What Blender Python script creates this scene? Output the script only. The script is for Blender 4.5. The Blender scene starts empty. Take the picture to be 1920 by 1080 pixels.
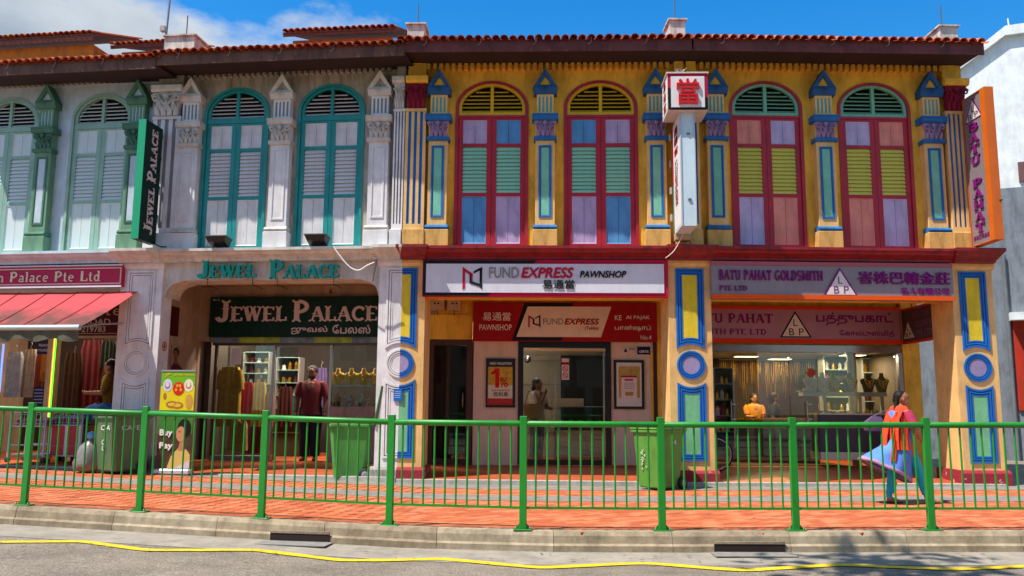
import bpy, math, random
from mathutils import Vector, Matrix
R = math.radians
rnd = random.Random(7)
scene = bpy.context.scene
col = scene.collection
# ---------------------------------------------------------------- camera
EYE = 1.25
FPX, PITCH, ROLL, YAW = 1602.3, R(8.161), R(0.461), R(1.028)
_f = Vector((math.sin(YAW)*math.cos(PITCH), math.cos(YAW)*math.cos(PITCH), math.sin(PITCH)))
_r0 = Vector((math.cos(YAW), -math.sin(YAW), 0)); _u0 = _r0.cross(_f)
_r = _r0*math.cos(ROLL) + _u0*math.sin(ROLL); _u = -_r0*math.sin(ROLL) + _u0*math.cos(ROLL)
cam = bpy.data.cameras.new('camera'); cam.sensor_width = 36; cam.lens = FPX/1920*36
cam.clip_start = 0.05; cam.clip_end = 3000
cam_ob = bpy.data.objects.new('camera', cam); col.objects.link(cam_ob)
M3 = Matrix((_r, _u, -_f)).transposed()
cam_ob.matrix_world = Matrix.Translation((0, 0, EYE)) @ M3.to_4x4()
scene.camera = cam_ob
# ---------------------------------------------------------------- sky, sun, exposure
SUN = Vector((0.50, 0.255, -1.0)).normalized()          # direction the light travels
s_ = -SUN
ELEV = math.asin(s_.z); AZ = math.atan2(s_.x, s_.y)
world = bpy.data.worlds.new('World'); scene.world = world; world.use_nodes = True
nt = world.node_tree; N = nt.nodes; L = nt.links
bg = N['Background']; bg.inputs['Strength'].default_value = 0.15
sky = N.new('ShaderNodeTexSky'); sky.sky_type = 'NISHITA'; sky.sun_disc = False
sky.sun_elevation = ELEV; sky.sun_rotation = AZ; sky.air_density = 1.0; sky.dust_density = 0.3; sky.ozone_density = 2.5
hs = N.new('ShaderNodeHueSaturation'); hs.inputs['Saturation'].default_value = 1.45; hs.inputs['Value'].default_value = .53
L.new(sky.outputs[0], hs.inputs['Color'])
tc = N.new('ShaderNodeTexCoord'); mp = N.new('ShaderNodeMapping')
mp.inputs['Scale'].default_value = (1, 1, 2.1); mp.inputs['Location'].default_value = (4.4, 0.2, 1.4)
L.new(tc.outputs['Generated'], mp.inputs['Vector'])
nz = N.new('ShaderNodeTexNoise'); nz.inputs['Scale'].default_value = 2.1; nz.inputs['Detail'].default_value = 9; nz.inputs['Roughness'].default_value = 0.56
L.new(mp.outputs[0], nz.inputs['Vector'])
cr = N.new('ShaderNodeValToRGB'); cr.color_ramp.elements[0].position = 0.485; cr.color_ramp.elements[1].position = 0.56
L.new(nz.outputs['Fac'], cr.inputs[0])
nz2 = N.new('ShaderNodeTexNoise'); nz2.inputs['Scale'].default_value = 5; nz2.inputs['Detail'].default_value = 6
L.new(mp.outputs[0], nz2.inputs['Vector'])
cr2 = N.new('ShaderNodeValToRGB'); cr2.color_ramp.elements[0].color = (.95, 1.15, 1.4, 1); cr2.color_ramp.elements[1].color = (1.9, 2.05, 2.2, 1)
cr2.color_ramp.elements[0].position = .35; cr2.color_ramp.elements[1].position = .72
L.new(nz2.outputs['Fac'], cr2.inputs[0])
mx = N.new('ShaderNodeMixRGB'); L.new(cr.outputs[0], mx.inputs[0]); L.new(hs.outputs[0], mx.inputs[1]); L.new(cr2.outputs[0], mx.inputs[2])
L.new(mx.outputs[0], bg.inputs['Color'])
sun = bpy.data.lights.new('sun', 'SUN'); sun.energy = 2.65; sun.angle = R(0.55); sun.color = (1.0, 0.94, 0.84)
sun_ob = bpy.data.objects.new('sun', sun); col.objects.link(sun_ob)
sun_ob.location = (-15, -8, 30); sun_ob.rotation_euler = SUN.to_track_quat('-Z', 'Y').to_euler()
vs = scene.view_settings; vs.view_transform = 'Standard'; vs.look = 'None'; vs.exposure = 1.45; vs.gamma = 1.0; vs.use_curve_mapping = False
scene.cycles.use_denoising = True; scene.cycles.max_bounces = 10; scene.cycles.transparent_max_bounces = 16
scene.cycles.caustics_reflective = False; scene.cycles.caustics_refractive = False
scene.cycles.sample_clamp_indirect = 6

# ---------------------------------------------------------------- pixel rays of the 1920 px photograph
def ray(px, py): return _r*((px-960)/FPX) - _u*((py-540)/FPX) + _f
def at_depth(px, py, y):
    d = ray(px, py); return Vector((0, 0, EYE)) + d*(y/d.y)
def at_height(px, py, z):
    d = ray(px, py); return Vector((0, 0, EYE)) + d*((z-EYE)/d.z)
def gz(x): return 0.024*max(0, -x-1) + 0.007*max(0, x-2)       # the pavement rises gently to both sides
class Frame:
    """a facade: u runs along it to the right, v into the building, z up"""
    def __init__(s, ox, oy, a, length): s.o = Vector((ox, oy, 0)); s.a = a; s.len = length; s.c = Vector((math.cos(a), math.sin(a), 0)); s.n = Vector((-math.sin(a), math.cos(a), 0))
    def w(s, u, v, z): return s.o + s.c*u + s.n*v + Vector((0, 0, z))
    def uz(s, px, py, v=0):
        d = ray(px, py); P = s.o + s.n*v; e = Vector((0, 0, EYE))
        t = (P-e).dot(s.n)/d.dot(s.n); h = e + d*t
        return (h-s.o).dot(s.c), h.z
    def u(s, px, py, v=0): return s.uz(px, py, v)[0]
    def z(s, px, py, v=0): return s.uz(px, py, v)[1]
    def empty(s, name, u=0, v=0, z=0, rz=0): return empty(name, s.w(u, v, z), s.a+rz)
# ---------------------------------------------------------------- objects
def tag(o, label=None, cat=None, group=None, kind=None):
    if label: o['label'] = label
    if cat: o['category'] = cat
    if group: o['group'] = group
    if kind: o['kind'] = kind
    return o
def empty(name, loc=(0, 0, 0), rz=0):
    o = bpy.data.objects.new(name, None); col.objects.link(o); o.location = loc; o.rotation_euler = (0, 0, rz); o.empty_display_size = .1
    return o
def link(name, me, parent=None, loc=None, rot=None, scl=None):
    o = bpy.data.objects.new(name, me); col.objects.link(o)
    if parent: o.parent = parent
    if loc is not None: o.location = loc
    if rot is not None: o.rotation_euler = rot
    if scl is not None: o.scale = scl
    return o
def copy_tree(o, parent=None):
    c = o.copy(); col.objects.link(c); c.parent = parent
    for ch in list(o.children): copy_tree(ch, c)
    return c
class MB:
    def __init__(s): s.v = []; s.f = []; s.sm = []; s.mi = []
    def add(s, vs, fs, smooth=False, mi=0):
        b = len(s.v); s.v += [tuple(p) for p in vs]
        for q in fs: s.f.append(tuple(b+i for i in q)); s.sm.append(smooth); s.mi.append(mi)
        return s
    def box(s, x0, x1, y0, y1, z0, z1, mi=0, ch=0):
        if x0 > x1: x0, x1 = x1, x0
        if y0 > y1: y0, y1 = y1, y0
        if z0 > z1: z0, z1 = z1, z0
        if ch <= 0:
            return s.add([(x0,y0,z0),(x1,y0,z0),(x1,y1,z0),(x0,y1,z0),(x0,y0,z1),(x1,y0,z1),(x1,y1,z1),(x0,y1,z1)],
                [(0,3,2,1),(4,5,6,7),(0,1,5,4),(1,2,6,5),(2,3,7,6),(3,0,4,7)], mi=mi)
        poly = [(x0+ch,y0),(x1-ch,y0),(x1,y0+ch),(x1,y1-ch),(x1-ch,y1),(x0+ch,y1),(x0,y1-ch),(x0,y0+ch)]
        ins = [(x0+2*ch,y0+ch),(x1-2*ch,y0+ch),(x1-ch,y0+2*ch),(x1-ch,y1-2*ch),(x1-2*ch,y1-ch),(x0+2*ch,y1-ch),(x0+ch,y1-2*ch),(x0+ch,y0+2*ch)]
        return s.rings([[(a,b,z0) for a,b in ins],[(a,b,z0+ch) for a,b in poly],[(a,b,z1-ch) for a,b in poly],[(a,b,z1) for a,b in ins]], mi=mi)
    def rings(s, rr, closed=True, cap=True, smooth=False, mi=0):
        n = len(rr[0]); vs = [p for r in rr for p in r]; fs = []
        for k in range(len(rr)-1):
            for i in range(n if closed else n-1):
                j = (i+1) % n; fs.append((k*n+i, k*n+j, (k+1)*n+j, (k+1)*n+i))
        s.add(vs, fs, smooth, mi)
        if cap and closed:
            s.add(rr[0], [tuple(reversed(range(n)))], False, mi); s.add(rr[-1], [tuple(range(n))], False, mi)
        return s
    def slab(s, poly, y0, y1, mi=0):
        """polygon [(x,z)] counter-clockwise seen from -y, from y0 (front) to y1 (back)"""
        n = len(poly); vs = [(x, y0, z) for x, z in poly] + [(x, y1, z) for x, z in poly]
        fs = [tuple(range(n)), tuple(reversed(range(n, 2*n)))] + [(i, i+n, (i+1) % n+n, (i+1) % n) for i in range(n)]
        return s.add(vs, fs, mi=mi)
    def frame(s, outer, inner, y0, y1, mi=0, yi=None):
        """ring between two outlines of equal count in the x-z plane; yi = depth of the inner front edge"""
        n = len(outer); yi = y0 if yi is None else yi
        vs = [(x,y0,z) for x,z in outer]+[(x,yi,z) for x,z in inner]+[(x,y1,z) for x,z in outer]+[(x,y1,z) for x,z in inner]
        fs = []
        for i in range(n):
            j = (i+1) % n
            fs += [(i,j,n+j,n+i),(2*n+i,3*n+i,3*n+j,2*n+j),(i,2*n+i,2*n+j,j),(n+i,n+j,3*n+j,3*n+i)]
        return s.add(vs, fs, mi=mi)
    def tube(s, pts, r, n=8, cap=True, mi=0, smooth=True):
        pts = [Vector(p) for p in pts]; rr = []; prev = None
        for i, p in enumerate(pts):
            t = (pts[min(i+1, len(pts)-1)]-pts[max(i-1, 0)]).normalized()
            if prev is None: a = t.orthogonal().normalized()
            else: a = (prev - t*prev.dot(t)); a = a.normalized() if a.length > 1e-6 else t.orthogonal().normalized()
            prev = a; b = t.cross(a); k = r[i] if isinstance(r, (list, tuple)) else r
            rr.append([p + a*(k*math.cos(q*2*math.pi/n)) + b*(k*math.sin(q*2*math.pi/n)) for q in range(n)])
        return s.rings(rr, cap=cap, smooth=smooth, mi=mi)
    def lathe(s, prof, c=(0,0,0), n=16, mi=0, smooth=True, sx=1, sy=1, cap=True):
        return s.rings([[(c[0]+r*sx*math.cos(k*2*math.pi/n), c[1]+r*sy*math.sin(k*2*math.pi/n), c[2]+z) for k in range(n)] for r, z in prof], smooth=smooth, mi=mi, cap=cap)
    def ball(s, c, rx, ry=None, rz=None, n=12, m=8, mi=0):
        ry = rx if ry is None else ry; rz = rx if rz is None else rz
        rr = []
        for k in range(m+1):
            t = -math.pi/2 + math.pi*k/m; q = max(math.cos(t), 0.02)
            rr.append([(c[0]+rx*q*math.cos(i*2*math.pi/n), c[1]+ry*q*math.sin(i*2*math.pi/n), c[2]+rz*math.sin(t)) for i in range(n)])
        return s.rings(rr, smooth=True, mi=mi)
    def loft(s, secs, n=16, mi=0, cap=True):
        """secs: (cx,cy,cz,rx,ry[,tilt about x])"""
        rr = []
        for q in secs:
            cx, cy, cz, rx, ry = q[:5]; tl = q[5] if len(q) > 5 else 0
            rr.append([(cx+rx*math.cos(i*2*math.pi/n), cy+ry*math.sin(i*2*math.pi/n), cz+tl*rx*math.cos(i*2*math.pi/n)) for i in range(n)])
        return s.rings(rr, smooth=True, mi=mi, cap=cap)
    def mesh(s, name, mat):
        me = bpy.data.meshes.new(name); me.from_pydata(s.v, [], s.f)
        for m in (mat if isinstance(mat, (list, tuple)) else [mat]): me.materials.append(m)
        me.polygons.foreach_set('use_smooth', s.sm); me.polygons.foreach_set('material_index', s.mi); me.update()
        return me
    def build(s, name, mat, parent=None, loc=None, rot=None):
        return link(name, s.mesh(name, mat), parent, loc, rot)
def arc(cx, cz, r, a0, a1, n, rz=None):
    rz = r if rz is None else rz
    return [(cx+r*math.cos(R(a0+(a1-a0)*i/n)), cz+rz*math.sin(R(a0+(a1-a0)*i/n))) for i in range(n+1)]
# ---------------------------------------------------------------- materials
def srgb(c):
    if isinstance(c, str): c = [int(c[i:i+2], 16)/255 for i in (0, 2, 4)]
    return tuple(((x+.055)/1.055)**2.4 if x > .04045 else x/12.92 for x in c)
_mc = {}
def paint(hexc, rough=.62, var=.10, bump=.15, scale=3.0, dirt=0.0, dirtcol='3a332a', metal=0, spec=.4, chip=0.0, chipcol='c9c2b4', fine=60, streak=1.0):
    """painted or plain surface: colour from the thing itself, mottled, with grime, chips and fine relief"""
    key = (hexc, rough, var, bump, scale, dirt, dirtcol, metal, spec, chip, chipcol, fine, streak)
    if key in _mc: return _mc[key]
    m = bpy.data.materials.new('paint_'+(hexc if isinstance(hexc, str) else 'c')); m.use_nodes = True
    nt = m.node_tree; N = nt.nodes; L = nt.links; b = N['Principled BSDF']
    b.inputs['Roughness'].default_value = rough; b.inputs['Metallic'].default_value = metal; b.inputs['Specular IOR Level'].default_value = spec
    c = srgb(hexc); tc = N.new('ShaderNodeTexCoord')
    n1 = N.new('ShaderNodeTexNoise'); n1.inputs['Scale'].default_value = scale; n1.inputs['Detail'].default_value = 6; n1.inputs['Roughness'].default_value = .65
    L.new(tc.outputs['Object'], n1.inputs['Vector'])
    rp = N.new('ShaderNodeValToRGB'); e = rp.color_ramp.elements
    e[0].position = .3; e[1].position = .72
    e[0].color = tuple(x*(1-var) for x in c)+(1,); e[1].color = tuple(min(1, x*(1+var*.6)+var*.01) for x in c)+(1,)
    L.new(n1.outputs['Fac'], rp.inputs[0]); out = rp.outputs[0]
    if dirt > 0:
        mp = N.new('ShaderNodeMapping'); mp.inputs['Scale'].default_value = (2.6*streak, 2.6*streak, .7)
        L.new(tc.outputs['Object'], mp.inputs['Vector'])
        n2 = N.new('ShaderNodeTexNoise'); n2.inputs['Scale'].default_value = 2.2; n2.inputs['Detail'].default_value = 9; n2.inputs['Roughness'].default_value = .72
        L.new(mp.outputs[0], n2.inputs['Vector'])
        r2 = N.new('ShaderNodeValToRGB'); r2.color_ramp.elements[0].position = .45; r2.color_ramp.elements[1].position = .69
        r2.color_ramp.elements[1].color = (dirt,)*3+(1,)
        L.new(n2.outputs['Fac'], r2.inputs[0])
        mm = N.new('ShaderNodeMixRGB'); mm.inputs[2].default_value = srgb(dirtcol)+(1,)
        L.new(r2.outputs[0], mm.inputs[0]); L.new(out, mm.inputs[1]); out = mm.outputs[0]
    if chip > 0:
        n3 = N.new('ShaderNodeTexNoise'); n3.inputs['Scale'].default_value = 7; n3.inputs['Detail'].default_value = 10; n3.inputs['Roughness'].default_value = .75
        L.new(tc.outputs['Object'], n3.inputs['Vector'])
        r3 = N.new('ShaderNodeValToRGB'); r3.color_ramp.elements[0].position = .70-chip*.25; r3.color_ramp.elements[1].position = .705-chip*.25+.01
        L.new(n3.outputs['Fac'], r3.inputs[0])
        mm = N.new('ShaderNodeMixRGB'); mm.inputs[2].default_value = srgb(chipcol)+(1,)
        L.new(r3.outputs[0], mm.inputs[0]); L.new(out, mm.inputs[1]); out = mm.outputs[0]
    L.new(out, b.inputs['Base Color'])
    if bump > 0:
        n4 = N.new('ShaderNodeTexNoise'); n4.inputs['Scale'].default_value = fine; n4.inputs['Detail'].default_value = 4
        L.new(tc.outputs['Object'], n4.inputs['Vector'])
        bp = N.new('ShaderNodeBump'); bp.inputs['Strength'].default_value = bump; bp.inputs['Distance'].default_value = .006
        ad = N.new('ShaderNodeMath'); ad.operation = 'MULTIPLY_ADD'; ad.inputs[1].default_value = 1.6
        L.new(n1.outputs['Fac'], ad.inputs[0]); L.new(n4.outputs['Fac'], ad.inputs[2])
        L.new(ad.outputs[0], bp.inputs['Height']); L.new(bp.outputs[0], b.inputs['Normal'])
    _mc[key] = m; return m
def flat(hexc, rough=.5, metal=0, spec=.4): return paint(hexc, rough, .04, 0, 4, 0, '3a332a', metal, spec)
def emit(hexc, strength):
    k = ('e', hexc, strength)
    if k in _mc: return _mc[k]
    m = bpy.data.materials.new('lamp_'+hexc); m.use_nodes = True; b = m.node_tree.nodes['Principled BSDF']
    b.inputs['Base Color'].default_value = srgb(hexc)+(1,); b.inputs['Emission Color'].default_value = srgb(hexc)+(1,); b.inputs['Emission Strength'].default_value = strength
    _mc[k] = m; return m
def glass(name='glass', tint=(.86, .92, .9), rough=.01, refl=1.0):
    if name in _mc: return _mc[name]
    m = bpy.data.materials.new(name); m.use_nodes = True; nt = m.node_tree; N = nt.nodes; L = nt.links
    N.remove(N['Principled BSDF']); t = N.new('ShaderNodeBsdfTransparent'); t.inputs[0].default_value = tint+(1,)
    g = N.new('ShaderNodeBsdfGlossy'); g.inputs['Roughness'].default_value = rough
    fr = N.new('ShaderNodeFresnel'); fr.inputs['IOR'].default_value = 1.55
    ml = N.new('ShaderNodeMath'); ml.operation = 'MULTIPLY_ADD'; ml.inputs[1].default_value = 0.75*refl; ml.inputs[2].default_value = .01; ml.use_clamp = True
    mx = N.new('ShaderNodeMixShader'); L.new(fr.outputs[0], ml.inputs[0]); L.new(ml.outputs[0], mx.inputs[0]); L.new(t.outputs[0], mx.inputs[1]); L.new(g.outputs[0], mx.inputs[2])
    L.new(mx.outputs[0], N['Material Output'].inputs['Surface']); _mc[name] = m; return m
GLASS = glass()
def asphalt():
    m = bpy.data.materials.new('asphalt'); m.use_nodes = True; nt = m.node_tree; N = nt.nodes; L = nt.links; b = N['Principled BSDF']; b.inputs['Roughness'].default_value = .92; b.inputs['Specular IOR Level'].default_value = .2
    tc = N.new('ShaderNodeTexCoord'); out = None
    def noise(sc, det, rough=.6): n = N.new('ShaderNodeTexNoise'); n.inputs['Scale'].default_value = sc; n.inputs['Detail'].default_value = det; n.inputs['Roughness'].default_value = rough; L.new(tc.outputs['Object'], n.inputs['Vector']); return n
    def ramp(n, a, ca, z, cz): r = N.new('ShaderNodeValToRGB'); r.color_ramp.elements[0].position = a; r.color_ramp.elements[1].position = z; r.color_ramp.elements[0].color = ca; r.color_ramp.elements[1].color = cz; L.new(n.outputs['Fac'], r.inputs[0]); return r
    def mul(x, y): q = N.new('ShaderNodeMixRGB'); q.blend_type = 'MULTIPLY'; q.inputs[0].default_value = 1; L.new(x.outputs[0], q.inputs[1]); L.new(y.outputs[0], q.inputs[2]); return q
    g = ramp(noise(55, 3, .7), .32, srgb('5c554e')+(1,), .68, srgb('b4a898')+(1,)); p_ = ramp(noise(.9, 7, .65), .3, (.62, .6, .58, 1), .7, (1.05, 1.03, 1.0, 1)); q_ = ramp(noise(9, 6, .7), .3, (.75, .74, .73, 1), .62, (1, 1, 1, 1))
    c = mul(mul(g, p_), q_); L.new(c.outputs[0], b.inputs['Base Color'])
    bp = N.new('ShaderNodeBump'); bp.inputs['Strength'].default_value = .9; bp.inputs['Distance'].default_value = .006; L.new(noise(90, 3).outputs['Fac'], bp.inputs['Height']); L.new(bp.outputs[0], b.inputs['Normal']); return m
def canvas_mat(hexc, dirt, z0, z1):
    m = paint(hexc, .85, .16, .3, 1.6, .35, dirt, fine=200, streak=.7).copy(); nt = m.node_tree; N = nt.nodes; L = nt.links; b = N['Principled BSDF']; src = b.inputs['Base Color'].links[0].from_socket
    tc = N.new('ShaderNodeTexCoord'); sp = N.new('ShaderNodeSeparateXYZ'); L.new(tc.outputs['Object'], sp.inputs[0]); n = N.new('ShaderNodeTexNoise'); n.inputs['Scale'].default_value = 3; n.inputs['Detail'].default_value = 8; L.new(tc.outputs['Object'], n.inputs['Vector'])
    mr = N.new('ShaderNodeMapRange'); mr.inputs[1].default_value = z1; mr.inputs[2].default_value = z0; L.new(sp.outputs[2], mr.inputs[0]); a = N.new('ShaderNodeMath'); a.operation = 'MULTIPLY'; L.new(mr.outputs[0], a.inputs[0]); L.new(n.outputs['Fac'], a.inputs[1])
    r = N.new('ShaderNodeValToRGB'); r.color_ramp.elements[0].position = .2; r.color_ramp.elements[1].position = .42; r.color_ramp.elements[1].color = (.85, .85, .85, 1); L.new(a.outputs[0], r.inputs[0])
    q = N.new('ShaderNodeMixRGB'); q.inputs[2].default_value = srgb(dirt)+(1,); L.new(r.outputs[0], q.inputs[0]); L.new(src, q.inputs[1]); L.new(q.outputs[0], b.inputs['Base Color']); return m
# ---------------------------------------------------------------- lettering
def _text_geo(s, bold=0.0, shear=0.0):
    cu = bpy.data.curves.new('tmp', 'FONT'); cu.body = s; cu.size = 1
    for i in range(len(s)): cu.materials.append(None)
    for i in range(len(s)): cu.body_format[i].material_index = i
    cu.size = 1; cu.resolution_u = 3; cu.shear = shear; cu.fill_mode = 'FRONT'
    o = bpy.data.objects.new('tmp', cu); me = bpy.data.meshes.new_from_object(o)
    V = [tuple(v.co) for v in me.vertices]; F = [tuple(p.vertices) for p in me.polygons]; I = [p.material_index for p in me.polygons]
    bpy.data.objects.remove(o); bpy.data.curves.remove(cu); bpy.data.meshes.remove(me)
    vs = []; fs = []; ids = []
    offs = [(0, 0)] if bold <= 0 else [(0, 0), (bold, 0), (-bold, 0), (0, bold), (0, -bold)]
    for k, (dx, dy) in enumerate(offs):
        b = len(vs); vs += [(x+dx, y+dy, k) for x, y, _ in V]; fs += [tuple(b+i for i in f) for f in F]; ids += I
    return vs, fs, ids
def lettering(parent, s, x0, x1, z0, z1, y, mat, bold=0.0, shear=0.0, thick=0.0, name='lettering'):
    """a line of writing fitted to the box x0..x1, z0..z1 on the front (-y) of a sign"""
    V, F, ID = _text_geo(s, bold, shear)
    ax = min(v[0] for v in V); bx = max(v[0] for v in V); az = min(v[1] for v in V); bz = max(v[1] for v in V)
    sx = (x1-x0)/(bx-ax); sz = (z1-z0)/(bz-az)
    P = [(x0+(v[0]-ax)*sx, y-thick-.0008*v[2], z0+(v[1]-az)*sz) for v in V]
    if thick > 0 and len(set(ID)) > 1:      # raised letters are pieces of their own
        for k in sorted(set(ID)): _solid(P, [f for f, i in zip(F, ID) if i == k], y).build('letter', mat, parent)
        return None
    if thick > 0: return _solid(P, F, y).build(name, mat, parent)
    if z1-z0 > .085 and len(set(ID)) > 1:   # large print: one object for each character
        for k in sorted(set(ID)):
            fs = [f for f, i in zip(F, ID) if i == k]; us = sorted({i for f in fs for i in f}); q = {a: b for b, a in enumerate(us)}
            mb = MB(); mb.add([P[i] for i in us], [tuple(q[i] for i in f) for f in fs]); mb.build('letter', mat, parent)
        return None
    mb = MB(); mb.add(P, F); return mb.build(name, mat, parent)
def _solid(P, F, y):
    used = sorted({i for f in F for i in f}); mp_ = {a: b for b, a in enumerate(used)}; P = [P[i] for i in used]; F = [tuple(mp_[i] for i in f) for f in F]
    mb = MB(); mb.add(P, F)
    if True:
        cnt = {}
        for f in F:
            for i in range(len(f)):
                a, b = f[i], f[(i+1) % len(f)]; k = (min(a, b), max(a, b)); cnt[k] = (cnt.get(k, (0,))[0]+1, a, b)
        for k, (c, a, b) in cnt.items():
            if c == 1:
                A, B = P[a], P[b]; mb.add([A, B, (B[0], y, B[2]), (A[0], y, A[2])], [(1, 0, 3, 2)])
    return mb
# serif capitals drawn as broad strokes: (kind, data); unit box height 1
def _ribbon(pts, ws):
    L_, R_ = [], []
    for i, p in enumerate(pts):
        a = pts[max(i-1, 0)]; b = pts[min(i+1, len(pts)-1)]; dx, dy = b[0]-a[0], b[1]-a[1]; l = math.hypot(dx, dy) or 1
        w = ws[i] if isinstance(ws, list) else ws
        L_.append((p[0]-dy/l*w/2, p[1]+dx/l*w/2)); R_.append((p[0]+dy/l*w/2, p[1]-dx/l*w/2))
    return L_, R_
def _bow(cx, cz, rx, rz, a0, a1, n=12): return [(cx+rx*math.cos(R(a0+(a1-a0)*i/n)), cz+rz*math.sin(R(a0+(a1-a0)*i/n))) for i in range(n+1)]
T_, t_ = .17, .075
def _st(x, a=0, b=1): return ('s', [(x, a), (x, b)], T_)
GL = {
'B': (.68, [_st(.14), ('c', _bow(.2, .76, .3, .24, 90, -90), T_*.8), ('c', _bow(.2, .27, .36, .27, 90, -90), T_*.8)], [(.12, 0), (.12, 1)]),
'A': (.78, [('s', [(.08, 0), (.36, 1)], t_), ('s', [(.38, 1), (.68, 0)], T_), ('s', [(.18, .34), (.58, .34)], t_)], [(.08, 0), (.68, 0)]),
'T': (.70, [_st(.35), ('s', [(.02, .96), (.68, .96)], t_), ('s', [(.04, 1), (.04, .78)], t_), ('s', [(.66, 1), (.66, .78)], t_)], [(.35, 0)]),
'U': (.76, [('c', [(.14, 1), (.14, .3)]+_bow(.37, .28, .23, .25, 180, 360)+[(.6, 1)], t_*1.6)], [(.14, 1), (.6, 1)]),
'P': (.66, [_st(.14), ('c', _bow(.2, .72, .34, .27, 90, -90), T_*.8)], [(.14, 0), (.12, 1)]),
'H': (.80, [_st(.14), _st(.64), ('s', [(.14, .5), (.64, .5)], t_)], [(.14, 0), (.14, 1), (.64, 0), (.64, 1)]),
'G': (.78, [('c', _bow(.4, .5, .32, .46, 50, 320, 18), T_*.85), ('s', [(.64, .42), (.64, .06)], T_*.8)], [(.62, .44)]),
'O': (.80, [('c', _bow(.4, .5, .31, .46, 0, 360, 22), T_*.9)], []),
'L': (.62, [_st(.14), ('s', [(.14, .045), (.58, .045)], t_), ('s', [(.56, .0), (.56, .28)], t_)], [(.14, 0), (.14, 1)]),
'D': (.78, [_st(.14), ('c', _bow(.2, .5, .46, .46, 90, -90, 16), T_*.85)], [(.12, 0), (.12, 1)]),
'S': (.62, [('c', _bow(.3, .73, .22, .23, 30, 270, 12)+_bow(.3, .27, .24, .24, 90, -150, 12), T_*.8)], []),
'M': (.98, [('s', [(.12, 0), (.12, 1)], t_), ('s', [(.14, 1), (.46, .1)], T_), ('s', [(.46, .1), (.78, 1)], t_), _st(.8)], [(.12, 0), (.12, 1), (.8, 0), (.8, 1)]),
'I': (.34, [_st(.17)], [(.17, 0), (.17, 1)]),
'E': (.66, [_st(.14), ('s', [(.14, .96), (.58, .96)], t_), ('s', [(.14, .5), (.46, .5)], t_), ('s', [(.14, .04), (.6, .04)], t_), ('s', [(.57, 1), (.57, .78)], t_), ('s', [(.59, 0), (.59, .24)], t_)], [(.12, 0), (.12, 1)]),
'W': (1.0, [('s', [(.08, 1), (.3, 0)], T_), ('s', [(.3, 0), (.48, .95)], t_), ('s', [(.48, .95), (.7, 0)], T_), ('s', [(.7, 0), (.9, 1)], t_)], [(.08, 1), (.48, 1), (.9, 1)]),
'C': (.74, [('c', _bow(.4, .5, .32, .46, 45, 315, 18), T_*.85), ('s', [(.62, .98), (.62, .72)], t_)], []),
'J': (.52, [('c', [(.34, 1), (.34, .25)]+_bow(.18, .22, .16, .2, 0, -170, 8), T_*.9)], [(.34, 1)]),
'n': (.56, [('s', [(.12, 0), (.12, .62)], .12), ('c', [(.12, .46)]+_bow(.28, .44, .14, .16, 140, 0)+[(.42, 0)], .11)], [(.12, 0), (.42, 0), (.08, .62)]),
'a': (.5, [('c', _bow(.24, .48, .13, .13, 160, 0)+[(.37, .05)], .11), ('c', _bow(.22, .17, .14, .15, 60, 330), .09)], [(.4, .02)]),
'l': (.28, [('s', [(.14, 0), (.14, 1)], .12)], [(.14, 0), (.1, 1)]),
'c': (.48, [('c', _bow(.26, .31, .18, .29, 50, 310), .10)], []),
'e': (.5, [('c', [(.08, .34), (.4, .34)]+_bow(.25, .31, .17, .29, 10, 310), .09)], []),
't': (.36, [('c', [(.15, .86), (.15, .14)]+_bow(.24, .12, .09, .1, 180, 320, 5), .11), ('s', [(.02, .6), (.3, .6)], .06)], []),
'd': (.56, [('s', [(.4, 0), (.4, 1)], .12), ('c', _bow(.25, .3, .17, .28, 40, 320), .10)], [(.36, 1), (.46, .02)]),
}
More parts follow.
